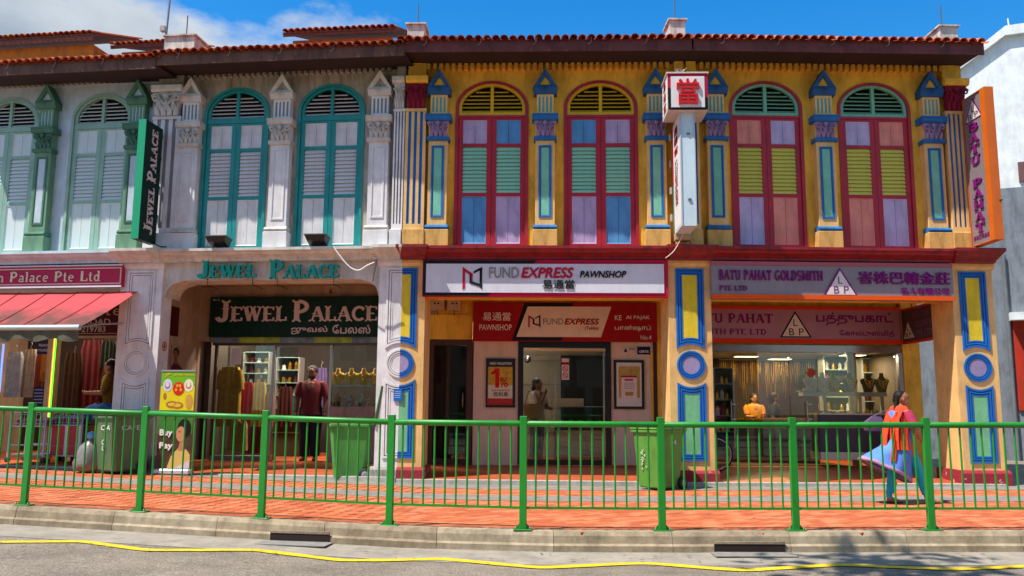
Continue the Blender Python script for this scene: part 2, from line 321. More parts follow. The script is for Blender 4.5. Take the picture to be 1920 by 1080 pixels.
def serif(parent, s, x0, x1, z0, z1, y, mat, fat=1.0, ornate=False, thick=0.0, name='lettering', scales=None, ser=.13):
    """scales: list giving the height of each letter (for a large initial)"""
    P = []; x = 0; prims = []; own = []
    for i, ch in enumerate(s):
        if ch == ' ': x += .42; continue
        w, st, sf = GL[ch]; k = scales[i] if scales else 1
        for kind, pts, th in st:
            n = len(pts); ws = th*fat
            L_, R_ = _ribbon(pts, ws); prims.append([(x+a*k, b*k) for a, b in L_] + [(x+a*k, b*k) for a, b in reversed(R_)])
        for (a, b) in sf:
            h = .055*fat; b2 = b if b < .5 else b-h
            if b not in (0, 1): b2 = b-h/2
            q = ser
            prims.append([(x+(a-q)*k, b2*k), (x+(a+q)*k, b2*k), (x+(a+q)*k, (b2+h)*k), (x+(a-q)*k, (b2+h)*k)])
            if ornate:
                for sg in (-1, 1): prims.append([(x+(a+sg*q)*k+.055*math.cos(t)*k, (b+.02*(1 if b < .5 else -1)*-1)*k+.055*math.sin(t)*k) for t in [j*math.pi/3 for j in range(6)]])
        if ornate:      # spur half way up the stem
            for kind, pts, th in st[:1]:
                mx_, mz_ = pts[0][0]*.5+pts[min(1, len(pts)-1)][0]*.5, pts[0][1]*.5+pts[min(1, len(pts)-1)][1]*.5
                prims.append([(x+(mx_-.16)*k, mz_*k), (x+mx_*k, (mz_-.07)*k), (x+(mx_+.16)*k, mz_*k), (x+mx_*k, (mz_+.07)*k)])
        x += w*k + .06; own += [i]*(len(prims)-len(own))
    xs = [p[0] for q in prims for p in q]; zs = [p[1] for q in prims for p in q]
    ax, bx, az, bz = min(xs), max(xs), min(zs), max(zs)
    mbs = {}
    for j, q in enumerate(prims):
        mb = mbs.setdefault(own[j] if thick > 0 else 0, MB())
        pl = [(x0+(a-ax)/(bx-ax)*(x1-x0), z0+(b-az)/(bz-az)*(z1-z0)) for a, b in q]
        n = len(pl); h = n//2; yy = y-thick-.0006*(j % 9)
        A = [(a, yy, b) for a, b in pl]
        if n == 6 and False: pass
        # ribbons become quads strips; small outlines stay one face
        if n > 6:
            fs = [(i, n-1-i, n-2-i, i+1) for i in range(h-1)]
        else: fs = [tuple(range(n))]
        area = 0
        for f in fs[:1]:
            for i in range(len(f)):
                p, r = pl[f[i]], pl[f[(i+1) % len(f)]]; area += p[0]*r[1]-r[0]*p[1]
        if area < 0: fs = [tuple(reversed(f)) for f in fs]
        mb.add(A, fs)
        if thick > 0:
            for i in range(n):
                a, b = A[i], A[(i+1) % n]; mb.add([a, b, (b[0], y, b[2]), (a[0], y, a[2])], [(0, 1, 2, 3)])
    if len(mbs) > 1: return [m_.build('letter', mat, parent) for m_ in mbs.values()]
    return mb.build(name, mat, parent)
# ================================================================ frames of the four shophouses
U2 = Frame(3.3285, 14.6, 0.0, 5.25)
U1 = Frame(-1.6638, 14.8684, -.0537, 5.0)
U0 = Frame(-6.4553, 15.5187, -.1349, 4.836)
_c = Vector((math.cos(-.1627), math.sin(-.1627), 0))
UM = Frame(-6.4553-_c.x*5.0, 15.5187-_c.y*5.0, -.1627, 5.0)
def zl(py, v=0): return U1.z(1021, py, v)
# ================================================================ ground
M_ASPH = asphalt()
M_GUT = paint('9a9184', .9, .25, .6, 3, .3, '544c40', fine=140, spec=.2)
M_YLINE = paint('e4c010', .75, .2, .35, 9, .3, '6a6048', fine=200, chip=.34, chipcol='7a746a')
M_KERB = [paint(c, .92, .34, .9, 7, .6, '564a38', fine=120, spec=.2, streak=.8) for c in ('a8977c', 'a08f76', 'b0a086')]
M_PAVE = [paint(c, .85, .18, .5, 6, .12, '6b3a20', fine=150, spec=.2) for c in ('c66e46', 'ba623e', 'cc7a54', 'b25e3c')]
M_MORTAR = paint('a06a4a', .95, .2, .5, 8, .2, '5a4030', fine=120)
M_GREY = paint('8c847c', .9, .25, .5, 3, .5, '57524a', fine=120, spec=.2)
M_GRANITE = paint('b4aea4', .85, .2, .5, 5, .35, '6a645a', fine=160, spec=.25)
M_FLOOR = paint('b4532c', .45, .2, .2, 4, .3, '4c2416', fine=80, spec=.4)
ROAD_Z = -0.2
def kerb_y(x): return 9.1 + 0.178*max(0, 0.3-x)*(1 if x > -14 else 1)
def sheet(name, rows, mat, kind='structure'):
    """rows of points -> grid mesh"""
    mb = MB(); n = len(rows[0]); vs = [p for r in rows for p in r]; fs = []
    for k in range(len(rows)-1):
        for i in range(n-1): fs.append((k*n+i, k*n+i+1, (k+1)*n+i+1, (k+1)*n+i))
    mb.add(vs, fs); o = mb.build(name, mat); tag(o, kind=kind); return o
XS = [-16+0.5*i for i in range(65)]
sheet('ground', [[(x, y, -1.2) for x in (-600, 600)] for y in (-600, 900)], paint('7a776e', .95, .1, 0))
road = sheet('road', [[(x, kerb_y(x)-.28+.0*x if k == 1 else -40.0, ROAD_Z+gz(x)*(1 if k == 1 else 1)) for x in XS] for k in (0, 1)], M_ASPH)
gut = sheet('gutter_apron', [[(x, kerb_y(x)-d, ROAD_Z+.004+gz(x)+h) for x in XS] for d, h in ((.72, 0), (.3, .0), (-.02, .012))], M_GUT)
# zig-zag yellow line painted on the road, traced at its bends
yl = [(-60, 1016), (155, 1015), (272, 1032), (478, 1032), (640, 1052), (828, 1049), (1012, 1066), (1205, 1057), (1395, 1071), (1570, 1060), (1780, 1069), (1990, 1060)]
P = []
for px, py in yl:
    h = at_height(px, py, ROAD_Z); h = at_height(px, py, ROAD_Z+gz(h.x)); P.append((h.x, h.y))
P2 = []
for i in range(len(P)-1):
    for t in range(10): P2.append((P[i][0]+(P[i+1][0]-P[i][0])*t/10, P[i][1]+(P[i+1][1]-P[i][1])*t/10+rnd.uniform(-.006, .006)))
P = P2+[P[-1]]; P = [P[0]]+[((P[i-1][0]+2*P[i][0]+P[i+1][0])/4, (P[i-1][1]+2*P[i][1]+P[i+1][1])/4) for i in range(1, len(P)-1)]+[P[-1]]
L_, R_ = _ribbon(P, [.13+rnd.uniform(-.012, .012) for _ in P])
mb = MB(); n = len(P)
mb.add([(x, y, ROAD_Z+gz(x)+.009) for x, y in R_]+[(x, y, ROAD_Z+gz(x)+.009) for x, y in L_], [(i, i+1, n+i+1, n+i) for i in range(n-1)])
tag(mb.build('road_marking', M_YLINE), kind='structure')
# kerb of concrete stones
kerb = empty('kerb', (0, 9.2, 0)); tag(kerb, kind='structure')
kz = lambda x: gz(x)
x = -14.0; k = 0
inlets = []
for a, b in (((505, 1012), (622, 1012)), ((1338, 1034), (1470, 1034))):
    inlets.append((at_depth(*a, kerb_y(-2 if a[0] < 900 else 3)).x, at_depth(*b, kerb_y(-2 if a[0] < 900 else 3)).x))
while x < 14:
    ln = 1.22 + rnd.uniform(-.02, .02); x1 = x+ln-.005
    y0, y1 = kerb_y(x), kerb_y(x1); z0, z1 = kz(x), kz(x1); rr = []
    for (xx, yy, zz) in ((x, y0, z0), (x1, y1, z1)):
        j = rnd.uniform(-.004, .004)
        rr.append([(xx, yy+d+j, zz+h) for d, h in ((-.03, ROAD_Z-.05), (-.03, ROAD_Z+.075), (0.0, ROAD_Z+.095), (.012, -.03), (.04, 0.012), (.21, .012), (.21, ROAD_Z-.05))])
    mb = MB(); mb.rings([list(reversed(rr[0])), list(reversed(rr[1]))])
    o = mb.build('kerb_stone', M_KERB[k % 3], kerb, loc=(0, -9.2, 0)); x += ln; k += 1
for a, b in inlets:      # storm water inlets: dark slot in the kerb face with an iron apron in front
    ym = kerb_y((a+b)/2); zz = gz((a+b)/2)
    sl = empty('storm_drain_inlet', ((a+b)/2, ym, zz+ROAD_Z)); tag(sl, 'storm drain slot in the kerb below '+('the jewellery shop' if a < 0 else 'the goldsmith shopfront'), 'drain', 'kerb drain inlets')
    w = (b-a)/2; s = -.178 if a < .3 else 0
    MB().box(-w, w, -.04, -.02, .02, .1).build('slot', paint('2a1a18', .9, .1, 0), sl, rot=(0, 0, math.atan(s)))
    mb = MB(); mb.box(-w, w, -.045, -.02, .1, .125); mb.build('lintel', M_KERB[1], sl, rot=(0, 0, math.atan(s)))
    MB().box(-w-.05, w+.05, -.30, -.045, .012, .022).build('apron_plate', paint('8a8680', .7, .2, .3, 8, .3), sl, rot=(0, 0, math.atan(s)))
# footpath: mortar bed, pavers in two fields, grey bands
def bandrows(ds, dz): return [[(x, kerb_y(x)+d, gz(x)+dz) for x in XS] for d in ds]
def back_y(x): return max(14.6+3.2, 14.87+3.2-.13*(x+1.6)) if x < 3.3 else 17.8
sheet('side_street', [[(x, y, .035) for x in (8.7, 40)] for y in (13.2, 45)], M_ASPH)
sheet('footpath_bed', bandrows((.19, 6.2), -.012), M_MORTAR)
def y_at(px, py):
    h = at_height(px, py, 0); return h.y-kerb_y(h.x)
d_grey0, d_grey1, d_or1 = 3.05, 3.8, 4.75
sheet('footpath_band', bandrows((d_grey0, d_grey1), .0105), M_GREY)
sheet('granite_strip', [[(x, (kerb_y(x)+d_or1 if i == 0 else kerb_y(x)+7.2), gz(x)+.0105) for x in XS] for i in (0, 1)], M_GREY)
# pavers: 0.2 x 0.1 laid on the diagonal
path = empty('footpath', (0, 10.5, 0)); tag(path, kind='structure')
pm = []
for m in M_PAVE:
    b = MB(); b.box(-.118, .118, -.058, .058, -.02, .0, ch=.003); pm.append(b.mesh('paver', m))
cells = []
ca, sa = math.cos(R(35)), math.sin(R(35))
for i in range(-130, 130):
    for j in range(-130, 130):
        a = i*.24+(j % 2)*.12; b = j*.12
        x = a*ca-b*sa; y = 10.6+a*sa+b*ca
        if not -9.5 < x < 8.5: continue
        d = y-kerb_y(x)
        if .12 < d < d_grey0+.12 or d_grey1-.12 < d < d_or1+.12:
            # only what the camera can see
            if abs(x) < .66*y+.3: cells.append((d, x, y))
cells.sort()
# the nearest three hundred stand singly, the rest are one mass of pavers
big = MB()
for q, (d, x, y) in enumerate(cells):
    z = gz(x)+.006+rnd.uniform(-.0012, .0012)
    if q < 300: link('paver', rnd.choice(pm), path, (x, y-10.5, z), (rnd.uniform(-.004, .004), rnd.uniform(-.004, .004), R(35)))
    else:
        cx, cy = .118, .058; k = rnd.randrange(4)
        co = [(x+sx*cx*ca-sy*cy*sa, y+sx*cx*sa+sy*cy*ca-10.5) for sx, sy in ((-1, -1), (1, -1), (1, 1), (-1, 1))]
        tl = [rnd.uniform(-.0008, .0008) for _ in co]
        big.add([(p[0], p[1], z+t) for p, t in zip(co, tl)]+[(p[0], p[1], z-.02) for p in co], [(0, 1, 2, 3), (0, 4, 5, 1), (1, 5, 6, 2), (2, 6, 7, 3), (3, 7, 4, 0)], mi=k)
o = big.build('paver_field', M_PAVE, path); tag(o, kind='stuff')
# ================================================================ green railing along the kerb
M_RAIL = paint('1f8a26', .44, .12, .08, 5, .3, '173c14', spec=.5, fine=90, chip=.05, chipcol='5a6a4a')
posts_px = [(62, 757), (274, 765), (495, 772), (733, 780), (983, 785), (1238, 787), (1489, 787), (1737, 787)]
PX = [-8.32, -6.87, -5.44, -4.01, -2.57, -1.13, .30, 1.765, 3.18, 4.625, 6.07, 7.5, 8.94]
rail = empty('street_railing', (0, 9.3, 0)); tag(rail, 'green painted steel pedestrian railing along the kerb', 'railing')
def rail_y(x): return kerb_y(x)+.12
m_post = MB(); m_post.box(-.038, .038, -.026, .026, .012, 1.18, ch=.004); m_post = m_post.mesh('post', M_RAIL)
m_plate = MB(); m_plate.box(-.1, .1, -.055, .055, 0, .012, ch=.003); m_plate = m_plate.mesh('base_plate', M_RAIL)
m_bolt = MB(); m_bolt.lathe([(.011, 0), (.011, .02), (.006, .024)], n=8); m_bolt = m_bolt.mesh('bolt', paint('8a8a80', .4, .1, 0, metal=.8))
m_gus = MB(); m_gus.slab([(.038, .012), (.085, .012), (.038, .07)], -.004, .004); m_gus.slab([(-.085, .012), (-.038, .012), (-.038, .07)], -.004, .004); m_gus = m_gus.mesh('gusset', M_RAIL)
m_bal = MB(); m_bal.lathe([(.0105, .235), (.0105, 1.085)], n=8); m_bal = m_bal.mesh('baluster', M_RAIL)
def rz_at(x): return gz(x)
pts = [(x, rail_y(x)-9.3, rz_at(x)+.012) for x in PX]
for i, (x, y, z) in enumerate(pts):
    ang = math.atan2(pts[min(i+1, len(pts)-1)][1]-pts[max(i-1, 0)][1], pts[min(i+1, len(pts)-1)][0]-pts[max(i-1, 0)][0])
    po = link('post', m_post, rail, (x, y, z), (0, 0, ang))
    link('base_plate', m_plate, rail, (x, y, z+.001), (0, 0, ang))
    link('gusset', m_gus, po)
    for sx in (-1, 1):
        link('bolt', m_bolt, po, (sx*.075, -.035, .012))
    if i < len(pts)-1:
        a = Vector(pts[i]); b = Vector(pts[i+1]); d = (b-a).normalized(); ln = (b-a).length
        p0 = a+d*.036; p1 = b-d*.036
        rr_ = [MB().tube([p0+Vector((0, 0, 1.095)), p0+d*.01+Vector((0, 0, 1.1)), p1-d*.01+Vector((0, 0, 1.1)), p1+Vector((0, 0, 1.095))], [.024, .032, .032, .024], n=14).build('top_rail', M_RAIL, rail)]
        mbx = MB(); q = Vector((-d.y, d.x, 0)).normalized()*.014
        zz = .215; mbx.rings([[p0-q+Vector((0, 0, zz)), p0+q+Vector((0, 0, zz)), p0+q+Vector((0, 0, zz+.024)), p0-q+Vector((0, 0, zz+.024))], [p1-q+Vector((0, 0, zz)), p1+q+Vector((0, 0, zz)), p1+q+Vector((0, 0, zz+.024)), p1-q+Vector((0, 0, zz+.024))]])
        mbx.build('bottom_rail', M_RAIL, rail)
        nb = 11
        for kk in range(nb):
            t = (kk+1)/(nb+1); p = a.lerp(b, .5+(t-.5)*.985)
            if abs(p.x) < .66*(p.y+9.3)+.25: link('baluster', m_bal, rail, p+Vector((0, 0, .0)), (rnd.uniform(-.003, .003), rnd.uniform(-.004, .004), 0))
# ================================================================ shophouse facades
def ext_u(mb, prof, u0, u1, mi=0):
    """profile [(v,z)] swept along u; listed from top front downwards"""
    mb.rings([[(u0, v, z) for v, z in prof], [(u1, v, z) for v, z in prof]], mi=mi); return mb
Z = dict(cor=zl(460, -.3), corb=zl(487, -.05), sill=zl(460, -.05)+.01, spring=zl(197, .03), apex=zl(150, .03), trans=zl(214, .03),
         blockt=zl(430, -.12), ledgeb=zl(429, -.12), shaft0=zl(421, -.1), shaft1=zl(263, -.1), capb=zl(256, -.1), capt=zl(226, -.1), abat=zl(214, -.12),
         fb1=zl(176, -.08), ped0=zl(176, -.1), ped1=zl(165, -.1), pedt=zl(129, -.1), den0=zl(128, -.04), den1=zl(117, -.04), frt=zl(101, 0),
         pan0=zl(407, -.1), pan1=zl(272, -.1))
Z['sill'] = Z['cor']+.004
EAVE_V = -.72
def zt(py, px=1021): return U1.z(px, py, EAVE_V)
ZF0, ZF1 = zt(97), zt(74)
WALLV = .07

def wall_with_windows(u0, u1, wins, W, z0, ztop, mat, parent):
    mb = MB(); spr, ap = Z['spring'], Z['apex']; cur = u0
    for uc in wins:
        a, b = uc-W/2, uc+W/2
        mb.slab([(cur, z0), (a, z0), (a, ztop), (cur, ztop)], WALLV, WALLV+.3)
        arch = [(uc+W/2*math.cos(t), spring_z(math.cos(t), W)) for t in [math.pi*i/18 for i in range(19)]]
        mb.slab([(b, ztop), (a, ztop)]+list(reversed(arch)), WALLV, WALLV+.3)
        cur = b
    mb.slab([(cur, z0), (u1, z0), (u1, ztop), (cur, ztop)], WALLV, WALLV+.3)
    return mb.build('wall', mat, parent)
def spring_z(c, W):
    return Z['spring'] + (Z['apex']-Z['spring'])*math.sqrt(max(0, 1-c*c))**1.15
def arch_pts(W, inset, n=18, lower=0):
    """arched outline, starting bottom right going counter clockwise seen from the front; relative to window centre"""
    h = W/2-inset; k = (Z['apex']-Z['spring'])
    top = [(h*math.cos(math.pi*i/n), Z['spring']+(k-inset*.8)*math.sqrt(max(0, 1-math.cos(math.pi*i/n)**2))**1.15) for i in range(n+1)]
    return [(h, lower)]+top+[(-h, lower)]
_slat_cache = {}
def slat_mesh(w, mat, d=.045, h=.062, th=.01, tilt=38):
    k = (round(w, 3), mat.name, d, tilt, h)
    if k not in _slat_cache:
        t = R(tilt); mb = MB(); a = Vector((0, -math.sin(t), -math.cos(t)))*(h/2); nrm = Vector((0, -math.cos(t), math.sin(t)))*(th/2)
        mb.rings([[Vector((x,0,0))+a+nrm, Vector((x,0,0))+a-nrm, Vector((x,0,0))-a-nrm, Vector((x,0,0))-a+nrm] for x in (-w/2, w/2)])
        _slat_cache[k] = mb.mesh('slat', mat)
    return _slat_cache[k]
M_DARK = paint('1a1512', .9, .2, 0)
def window(parent, uc, W, frame_m, rail_m, fan_m, top_cols, slat_m, bot_cols, fan_slat_m=None, fanp=None):
    zs, tr = Z['sill'], Z['trans']
    F = .055                                        # outer frame
    fr = MB(); fr.frame([(x, z) for x, z in arch_pts(W, 0, lower=zs)], [(x, z) for x, z in arch_pts(W, F, lower=zs+.04)], WALLV-.02, WALLV+.1)
    fr.box(-W/2+F, W/2-F, WALLV, WALLV+.09, tr-.045, tr)
    win = fr.build('window', frame_m, parent, loc=(uc, 0, 0))
    MB().slab([(x, z) for x, z in arch_pts(W, F*.5, lower=zs+.02)], WALLV+.2, WALLV+.21).build('dark_backing', M_DARK, win)
    # fanlight
    fl = MB(); q = .058
    o_ = [(x, z) for x, z in arch_pts(W, F+.004, lower=tr)]; i_ = [(x, z) for x, z in arch_pts(W, F+q, lower=tr+q)]
    fl.frame(o_, i_, WALLV+.01, WALLV+.07); fl.box(-q/2, q/2, WALLV+.006, WALLV+.066, tr+q*.6, Z['apex']-F-q*.6)
    fl.build('fanlight_frame', fan_m, win)
    nsl = 6; ztop = Z['apex']-F-q
    for k in range(nsl):
        z = tr+q+.03+k*(ztop-tr-q-.04)/nsl
        zz = z+.02; h = W/2-F-q; s = (zz-Z['spring'])/max(1e-4, (ztop-Z['spring']))
        hw = h if s <= 0 else h*math.sqrt(max(0, 1-s**1.74))
        hw = min(h, hw)+.006
        ln = hw-q/2
        if ln < .06: continue
        for sg in (-1, 1):
            link('slat', slat_mesh(ln, fan_slat_m or fan_m, h=.05, tilt=52), win, (sg*(q/2+ln/2), WALLV+.045, z))
    # two leaves
    half = (W-2*F)/2; sw = .085; zt_, zb_ = tr-.05, zs+.045
    H = zt_-zb_; r = [0, .075, .405, .455, .795, .845, .965]
    # measured levels
    a1, a0 = zl(222), zl(266); s1, s0 = zl(272), zl(359); p1, p0 = zl(366), zl(455)
    for sg in (-1, 1):
        x0, x1 = (sg*.003, sg*(half-.002)); xa, xb = min(x0, x1), max(x0, x1)
        lf = MB(); y0, y1 = WALLV+.012, WALLV+.058
        lf.box(xa, xa+sw, y0, y1, zb_, zt_); lf.box(xb-sw, xb, y0, y1, zb_, zt_)
        for z0, z1 in ((zb_, p0), (p1, s0), (s1, a0), (a1, zt_)): lf.box(xa+sw, xb-sw, y0+.002, y1-.002, z0, z1)
        lf.build('shutter_leaf', rail_m, win)
        xm = (xa+xb)/2; pw = xb-xa-2*sw; k = 0 if sg < 0 else 1
        def panel(z0, z1, m, planks):
            pb = MB(); hw = pw/2
            pb.frame([(-hw, z0), (hw, z0), (hw, z1), (-hw, z1)], [(-hw+.02, z0+.02), (hw-.02, z0+.02), (hw-.02, z1-.02), (-hw+.02, z1-.02)], y0+.004, y1-.012, yi=y0+.012)
            n = planks; g = .003; w_ = (2*hw-.04)/n
            for i in range(n):
                xa_ = -hw+.02+i*w_; pb.box(xa_+(g if i else 0), xa_+w_-(g if i < n-1 else 0), y0+.016+rnd.uniform(0, .002), y1-.006, z0+.018, z1-.018)
            pb.build('panel', m, win, loc=(xm, 0, 0))
        panel(a0, a1, top_cols[k], 2); panel(p0, p1, bot_cols[k], 2)
        n = 12; st = (s1-s0)/n; me = slat_mesh(pw-.004, slat_m, h=st*1.12, tilt=24)
        for i in range(n): link('slat', me, win, (xm, y0+.024, s0+st*(i+.5)), (rnd.uniform(-.03, .03), 0, 0))
        for zz in (zb_+.25, zb_+H*.5, zt_-.25):
            MB().box(xb-.012 if sg > 0 else xa, xb if sg > 0 else xa+.012, y0-.012, y0, zz, zz+.09).build('hinge', rail_m, win)
    return win
# ---- carved capital
def capital_mesh(w, h, d, mat, name='capital'):
    mb = MB(); t = Vector
    rr = []
    for k in range(5):
        s = k/4; ww = w*(.37+.10*s*s); rr.append([(-ww, -d*(.55+.25*s), h*s), (ww, -d*(.55+.25*s), h*s), (ww, 0, h*s), (-ww, 0, h*s)])
    mb.rings(rr)
    for sg in (-1, 1):           # volutes
        cx, cz, R0 = sg*w*.36, h*.74, w*.15; pts = []; rad = []
        for i in range(22):
            a = i/21*math.pi*3.1; r_ = R0*(1-i/26); pts.append((cx+sg*r_*math.cos(a+.3), -d*(.95+.012*i), cz+r_*math.sin(a+.3))); rad.append(w*.05*(1-.4*i/21))
        mb.tube(pts, rad, n=6)
        mb.tube([(sg*w*.04, -d*.86, h*.25), (sg*w*.08, -d*.95, h*.5), (sg*w*.2, -d*1.0, h*.68), (cx+sg*R0*.6, -d*.98, cz+R0*.8)], [w*.035, w*.045, w*.045, w*.04], n=6)
    def leaf(x, z, ln, wd, bend, lean=0):
        L_ = []; n = 5
        for i in range(n+1):
            s = i/n; ww = wd*math.sin(math.pi*min(1, .18+.82*s))**.8*(1-.3*s); y = -d*(.8+bend*s*s); L_.append([(x-ww+lean*s, y+.004, z+ln*s), (x+lean*s, y-.018*w/.3, z+ln*s), (x+ww+lean*s, y+.004, z+ln*s)])
        mb.rings(L_, closed=False, cap=False, smooth=True)
    for x, l in ((-.3, -.06), (-.1, -.02), (.1, .02), (.3, .06)): leaf(x*w, 0.01*h, h*.42, w*.1, .42, l*w)
    for x, l in ((-.19, -.07), (0, 0), (.19, .07)): leaf(x*w, h*.22, h*.5, w*.09, .5, l*w)
    mb.ball((0, -d*1.05, h*.84), w*.09, w*.06, w*.1, n=8, m=6)
    for i in range(5):
        a = i*2*math.pi/5+.3; mb.ball((w*.09*math.cos(a), -d*1.02, h*.84+w*.09*math.sin(a)), w*.045, w*.03, w*.045, n=6, m=4)
    return mb.mesh(name, mat)
_cap = {}
def capital(parent, w, h, d, mat, x, y, z):
    k = (round(w, 2), round(h, 2), round(d, 2), mat.name)
    if k not in _cap: _cap[k] = capital_mesh(w, h, d, mat)
    return link('capital', _cap[k], parent, (x, y, z))
def halfframe(mb, pts_o, pts_i, y0, y1):
    """open strip between two polylines of the same count"""
    n = len(pts_o); vs = [(x, y0, z) for x, z in pts_o]+[(x, y0, z) for x, z in pts_i]+[(x, y1, z) for x, z in pts_o]+[(x, y1, z) for x, z in pts_i]; fs = []
    for i in range(n-1):
        j = i+1; fs += [(i, j, n+j, n+i), (i, 2*n+i, 2*n+j, j), (n+i, n+j, 3*n+j, 3*n+i)]
    mb.add(vs, fs); mb.add(vs, [tuple(reversed(f)) for f in fs]) if False else None
    return mb
def pilaster(parent, u, C, w=.33):
    """C: dict of materials block, ledge, shaft, frame, panel, cap, flute"""
    h = w/2; y = -.08
    sh = MB(); sh.box(-h, h, y, WALLV+.01, Z['ledgeb'], Z['abat']-.02, ch=.004)
    pil = sh.build('pilaster', C['shaft'], parent, loc=(u, 0, 0))
    MB().box(-h-.045, h+.045, y-.06, WALLV, Z['cor'], Z['blockt'], ch=.008).build('base_block', C['block'], pil)
    b = MB(); ext_u(b, [(WALLV, Z['ledgeb']), (y-.05, Z['ledgeb']), (y-.065, Z['ledgeb']+.03), (y-.05, Z['ledgeb']+.055), (y-.01, Z['ledgeb']+.08), (WALLV, Z['ledgeb']+.08)], -h-.03, h+.03); b.build('base_moulding', C['ledge'], pil)
    p0, p1 = Z['pan0'], Z['pan1']; pw = w*.30; fw = .035
    def rect(a, z0, z1): return [(-a, z0), (a, z0), (a, z1), (-a, z1)]
    b = MB(); b.frame(rect(pw+.01, p0, p1), rect(pw-fw*.45, p0+fw*.6, p1-fw*.6), y-.014, y+.01); b.frame(rect(pw-fw*.5, p0+fw*.7, p1-fw*.7), rect(pw-fw, p0+fw*1.2, p1-fw*1.2), y-.008, y+.01, yi=y-.002); b.build('panel_frame', C['frame'], pil)
    MB().box(-pw+fw, pw-fw, y-.003, y+.01, p0+fw*1.2, p1-fw*1.2).build('panel', C['panel'], pil)
    b = MB(); ext_u(b, [(WALLV, Z['shaft1']), (y-.03, Z['shaft1']), (y-.05, Z['shaft1']+.02), (y-.05, Z['capb']), (WALLV, Z['capb'])], -h-.03, h+.03); b.build('astragal', C['ledge'], pil)
    capital(pil, w*1.12, Z['capt']-Z['capb'], .11, C['cap'], 0, y+.055, Z['capb'])
    b = MB(); ext_u(b, [(WALLV, Z['capt']), (y-.06, Z['capt']), (y-.085, Z['capt']+.03), (y-.085, Z['abat']-.03), (y-.1, Z['abat']-.02), (y-.1, Z['abat']), (WALLV, Z['abat'])], -h-.06, h+.06); b.build('abacus', C['ledge'], pil)
    fb0, fb1 = Z['abat'], Z['fb1']; hh = h*.88
    b = MB(); b.box(-hh, hh, y+.02, WALLV, fb0, fb1)
    nf = 4; fwid = 2*hh/(nf*2+1)
    for i in range(nf+1): b.box(-hh+i*2*fwid, -hh+(i*2+1)*fwid, y, y+.02, fb0, fb1)
    b.box(-hh+.003, hh-.003, y+.001, y+.02, fb0, fb0+.06); b.box(-hh+.003, hh-.003, y+.001, y+.02, fb1-.05, fb1); b.build('fluted_block', C['shaft'], pil)
    MB().box(-hh+fwid*.5, hh-fwid*.5, y+.012, y+.0215, fb0+.055, fb1-.045).build('flute_recess', C['flute'], pil)
    # pediment
    q = h+.045; pz0, pz1, pt = Z['ped0'], Z['ped1'], Z['pedt']
    b = MB(); ext_u(b, [(WALLV, pz0), (y-.03, pz0), (y-.075, pz1-.02), (y-.075, pz1), (WALLV, pz1)], -q+.01, q-.01)
    b.frame([(-q, pz1), (q, pz1), (0, pt)], [(-q+.105, pz1+.05), (q-.105, pz1+.05), (0, pt-.14)], y-.07, WALLV, yi=y-.05); b.build('pediment', C['ped'], pil)
    MB().slab([(-q+.1, pz1+.04), (q-.1, pz1+.04), (0, pt-.13)], y-.01, WALLV).build('tympanum', C['tymp'], pil)
    return pil
def big_pilaster(parent, u0, u1, C, clip=None, flutes=4, side=0):
    """fluted party pilaster between u0 and u1 (one owner's share)"""
    y = -.11; w = u1-u0
    zt_ = zl(203, -.1); zc0 = zl(203, -.1); zc1 = zl(157, -.1); za1 = zl(145, -.1)
    b = MB(); b.box(u0, u1, y+.03, WALLV+.02, Z['blockt'], zc0)
    n = flutes; s = w/(2*n+1)
    for i in range(n+1): b.box(u0+2*i*s, u0+(2*i+1)*s, y, y+.03, Z['blockt']+.1, zc0-.05)
    b.box(u0, u1, y-.002, y+.03, Z['blockt'], Z['blockt']+.1); b.box(u0-.01, u1+.01, y-.02, y+.03, zc0-.05, zc0)
    p = b.build('party_pilaster', C['shaft'], parent)
    MB().box(u0+s*.5, u1-s*.5, y+.02, y+.033, Z['blockt']+.09, zc0-.045).build('flute_recess', C['flute'], p)
    MB().box(u0-.02*(side >= 0), u1+.02*(side <= 0), y-.05, WALLV+.03, Z['cor'], Z['blockt'], ch=.008).build('base_block', C['block'], p)
    capital(p, w*1.08, zc1-zc0, .16, C['cap'], (u0+u1)/2, y+.09, zc0)
    b = MB(); ext_u(b, [(WALLV, zc1), (y-.08, zc1), (y-.11, zc1+.04), (y-.11, za1), (WALLV, za1)], u0-.03*(side >= 0), u1+.03*(side <= 0)); b.build('abacus', C['top'], p)
    MB().box(u0+.02, u1-.02, -.05, WALLV+.02, za1, Z['frt']).build('frieze_block', C['wall'], p)
    # eave bracket
    um = (u0+u1)/2
    b = MB(); b.rings([[(um+sx*.07, v, z) for v, z in ((-.05, Z['frt']-.19), (-.2, Z['frt']-.1), (-.3, Z['frt']+.03), (-.3, Z['frt']+.12), (-.05, Z['frt']+.12))] for sx in (-1, 1)]); b.build('eave_bracket', C['wall'], p)
    return p
def cornice(parent, u0, u1, mats, name='cornice'):
    t, b_ = Z['cor'], Z['corb']; h = t-b_
    mb = MB(); ext_u(mb, [(WALLV, t), (-.3, t), (-.3, t-h*.24), (-.25, t-h*.3), (-.22, t-h*.5), (-.14, t-h*.66), (-.10, t-h*.8), (-.10, b_), (WALLV, b_)][::-1], u0, u1)
    return mb.build(name, mats, parent)
def dentils(parent, u0, u1, mat):
    b = MB(); ext_u(b, [(WALLV, Z['den1']), (-.02, Z['den1']), (-.05, Z['den1']+.02), (-.05, Z['den1']+.045), (WALLV, Z['den1']+.07)][::-1], u0, u1); o = b.build('dentil_band', mat, parent)
    n = int((u1-u0)/.112); st = (u1-u0)/n
    me = MB().box(-st*.29, st*.29, -.035, WALLV, 0, Z['den1']-Z['den0']).mesh('dentil', mat)
    for i in range(n): link('dentil', me, o, (u0+st*(i+.5), 0, Z['den0']))
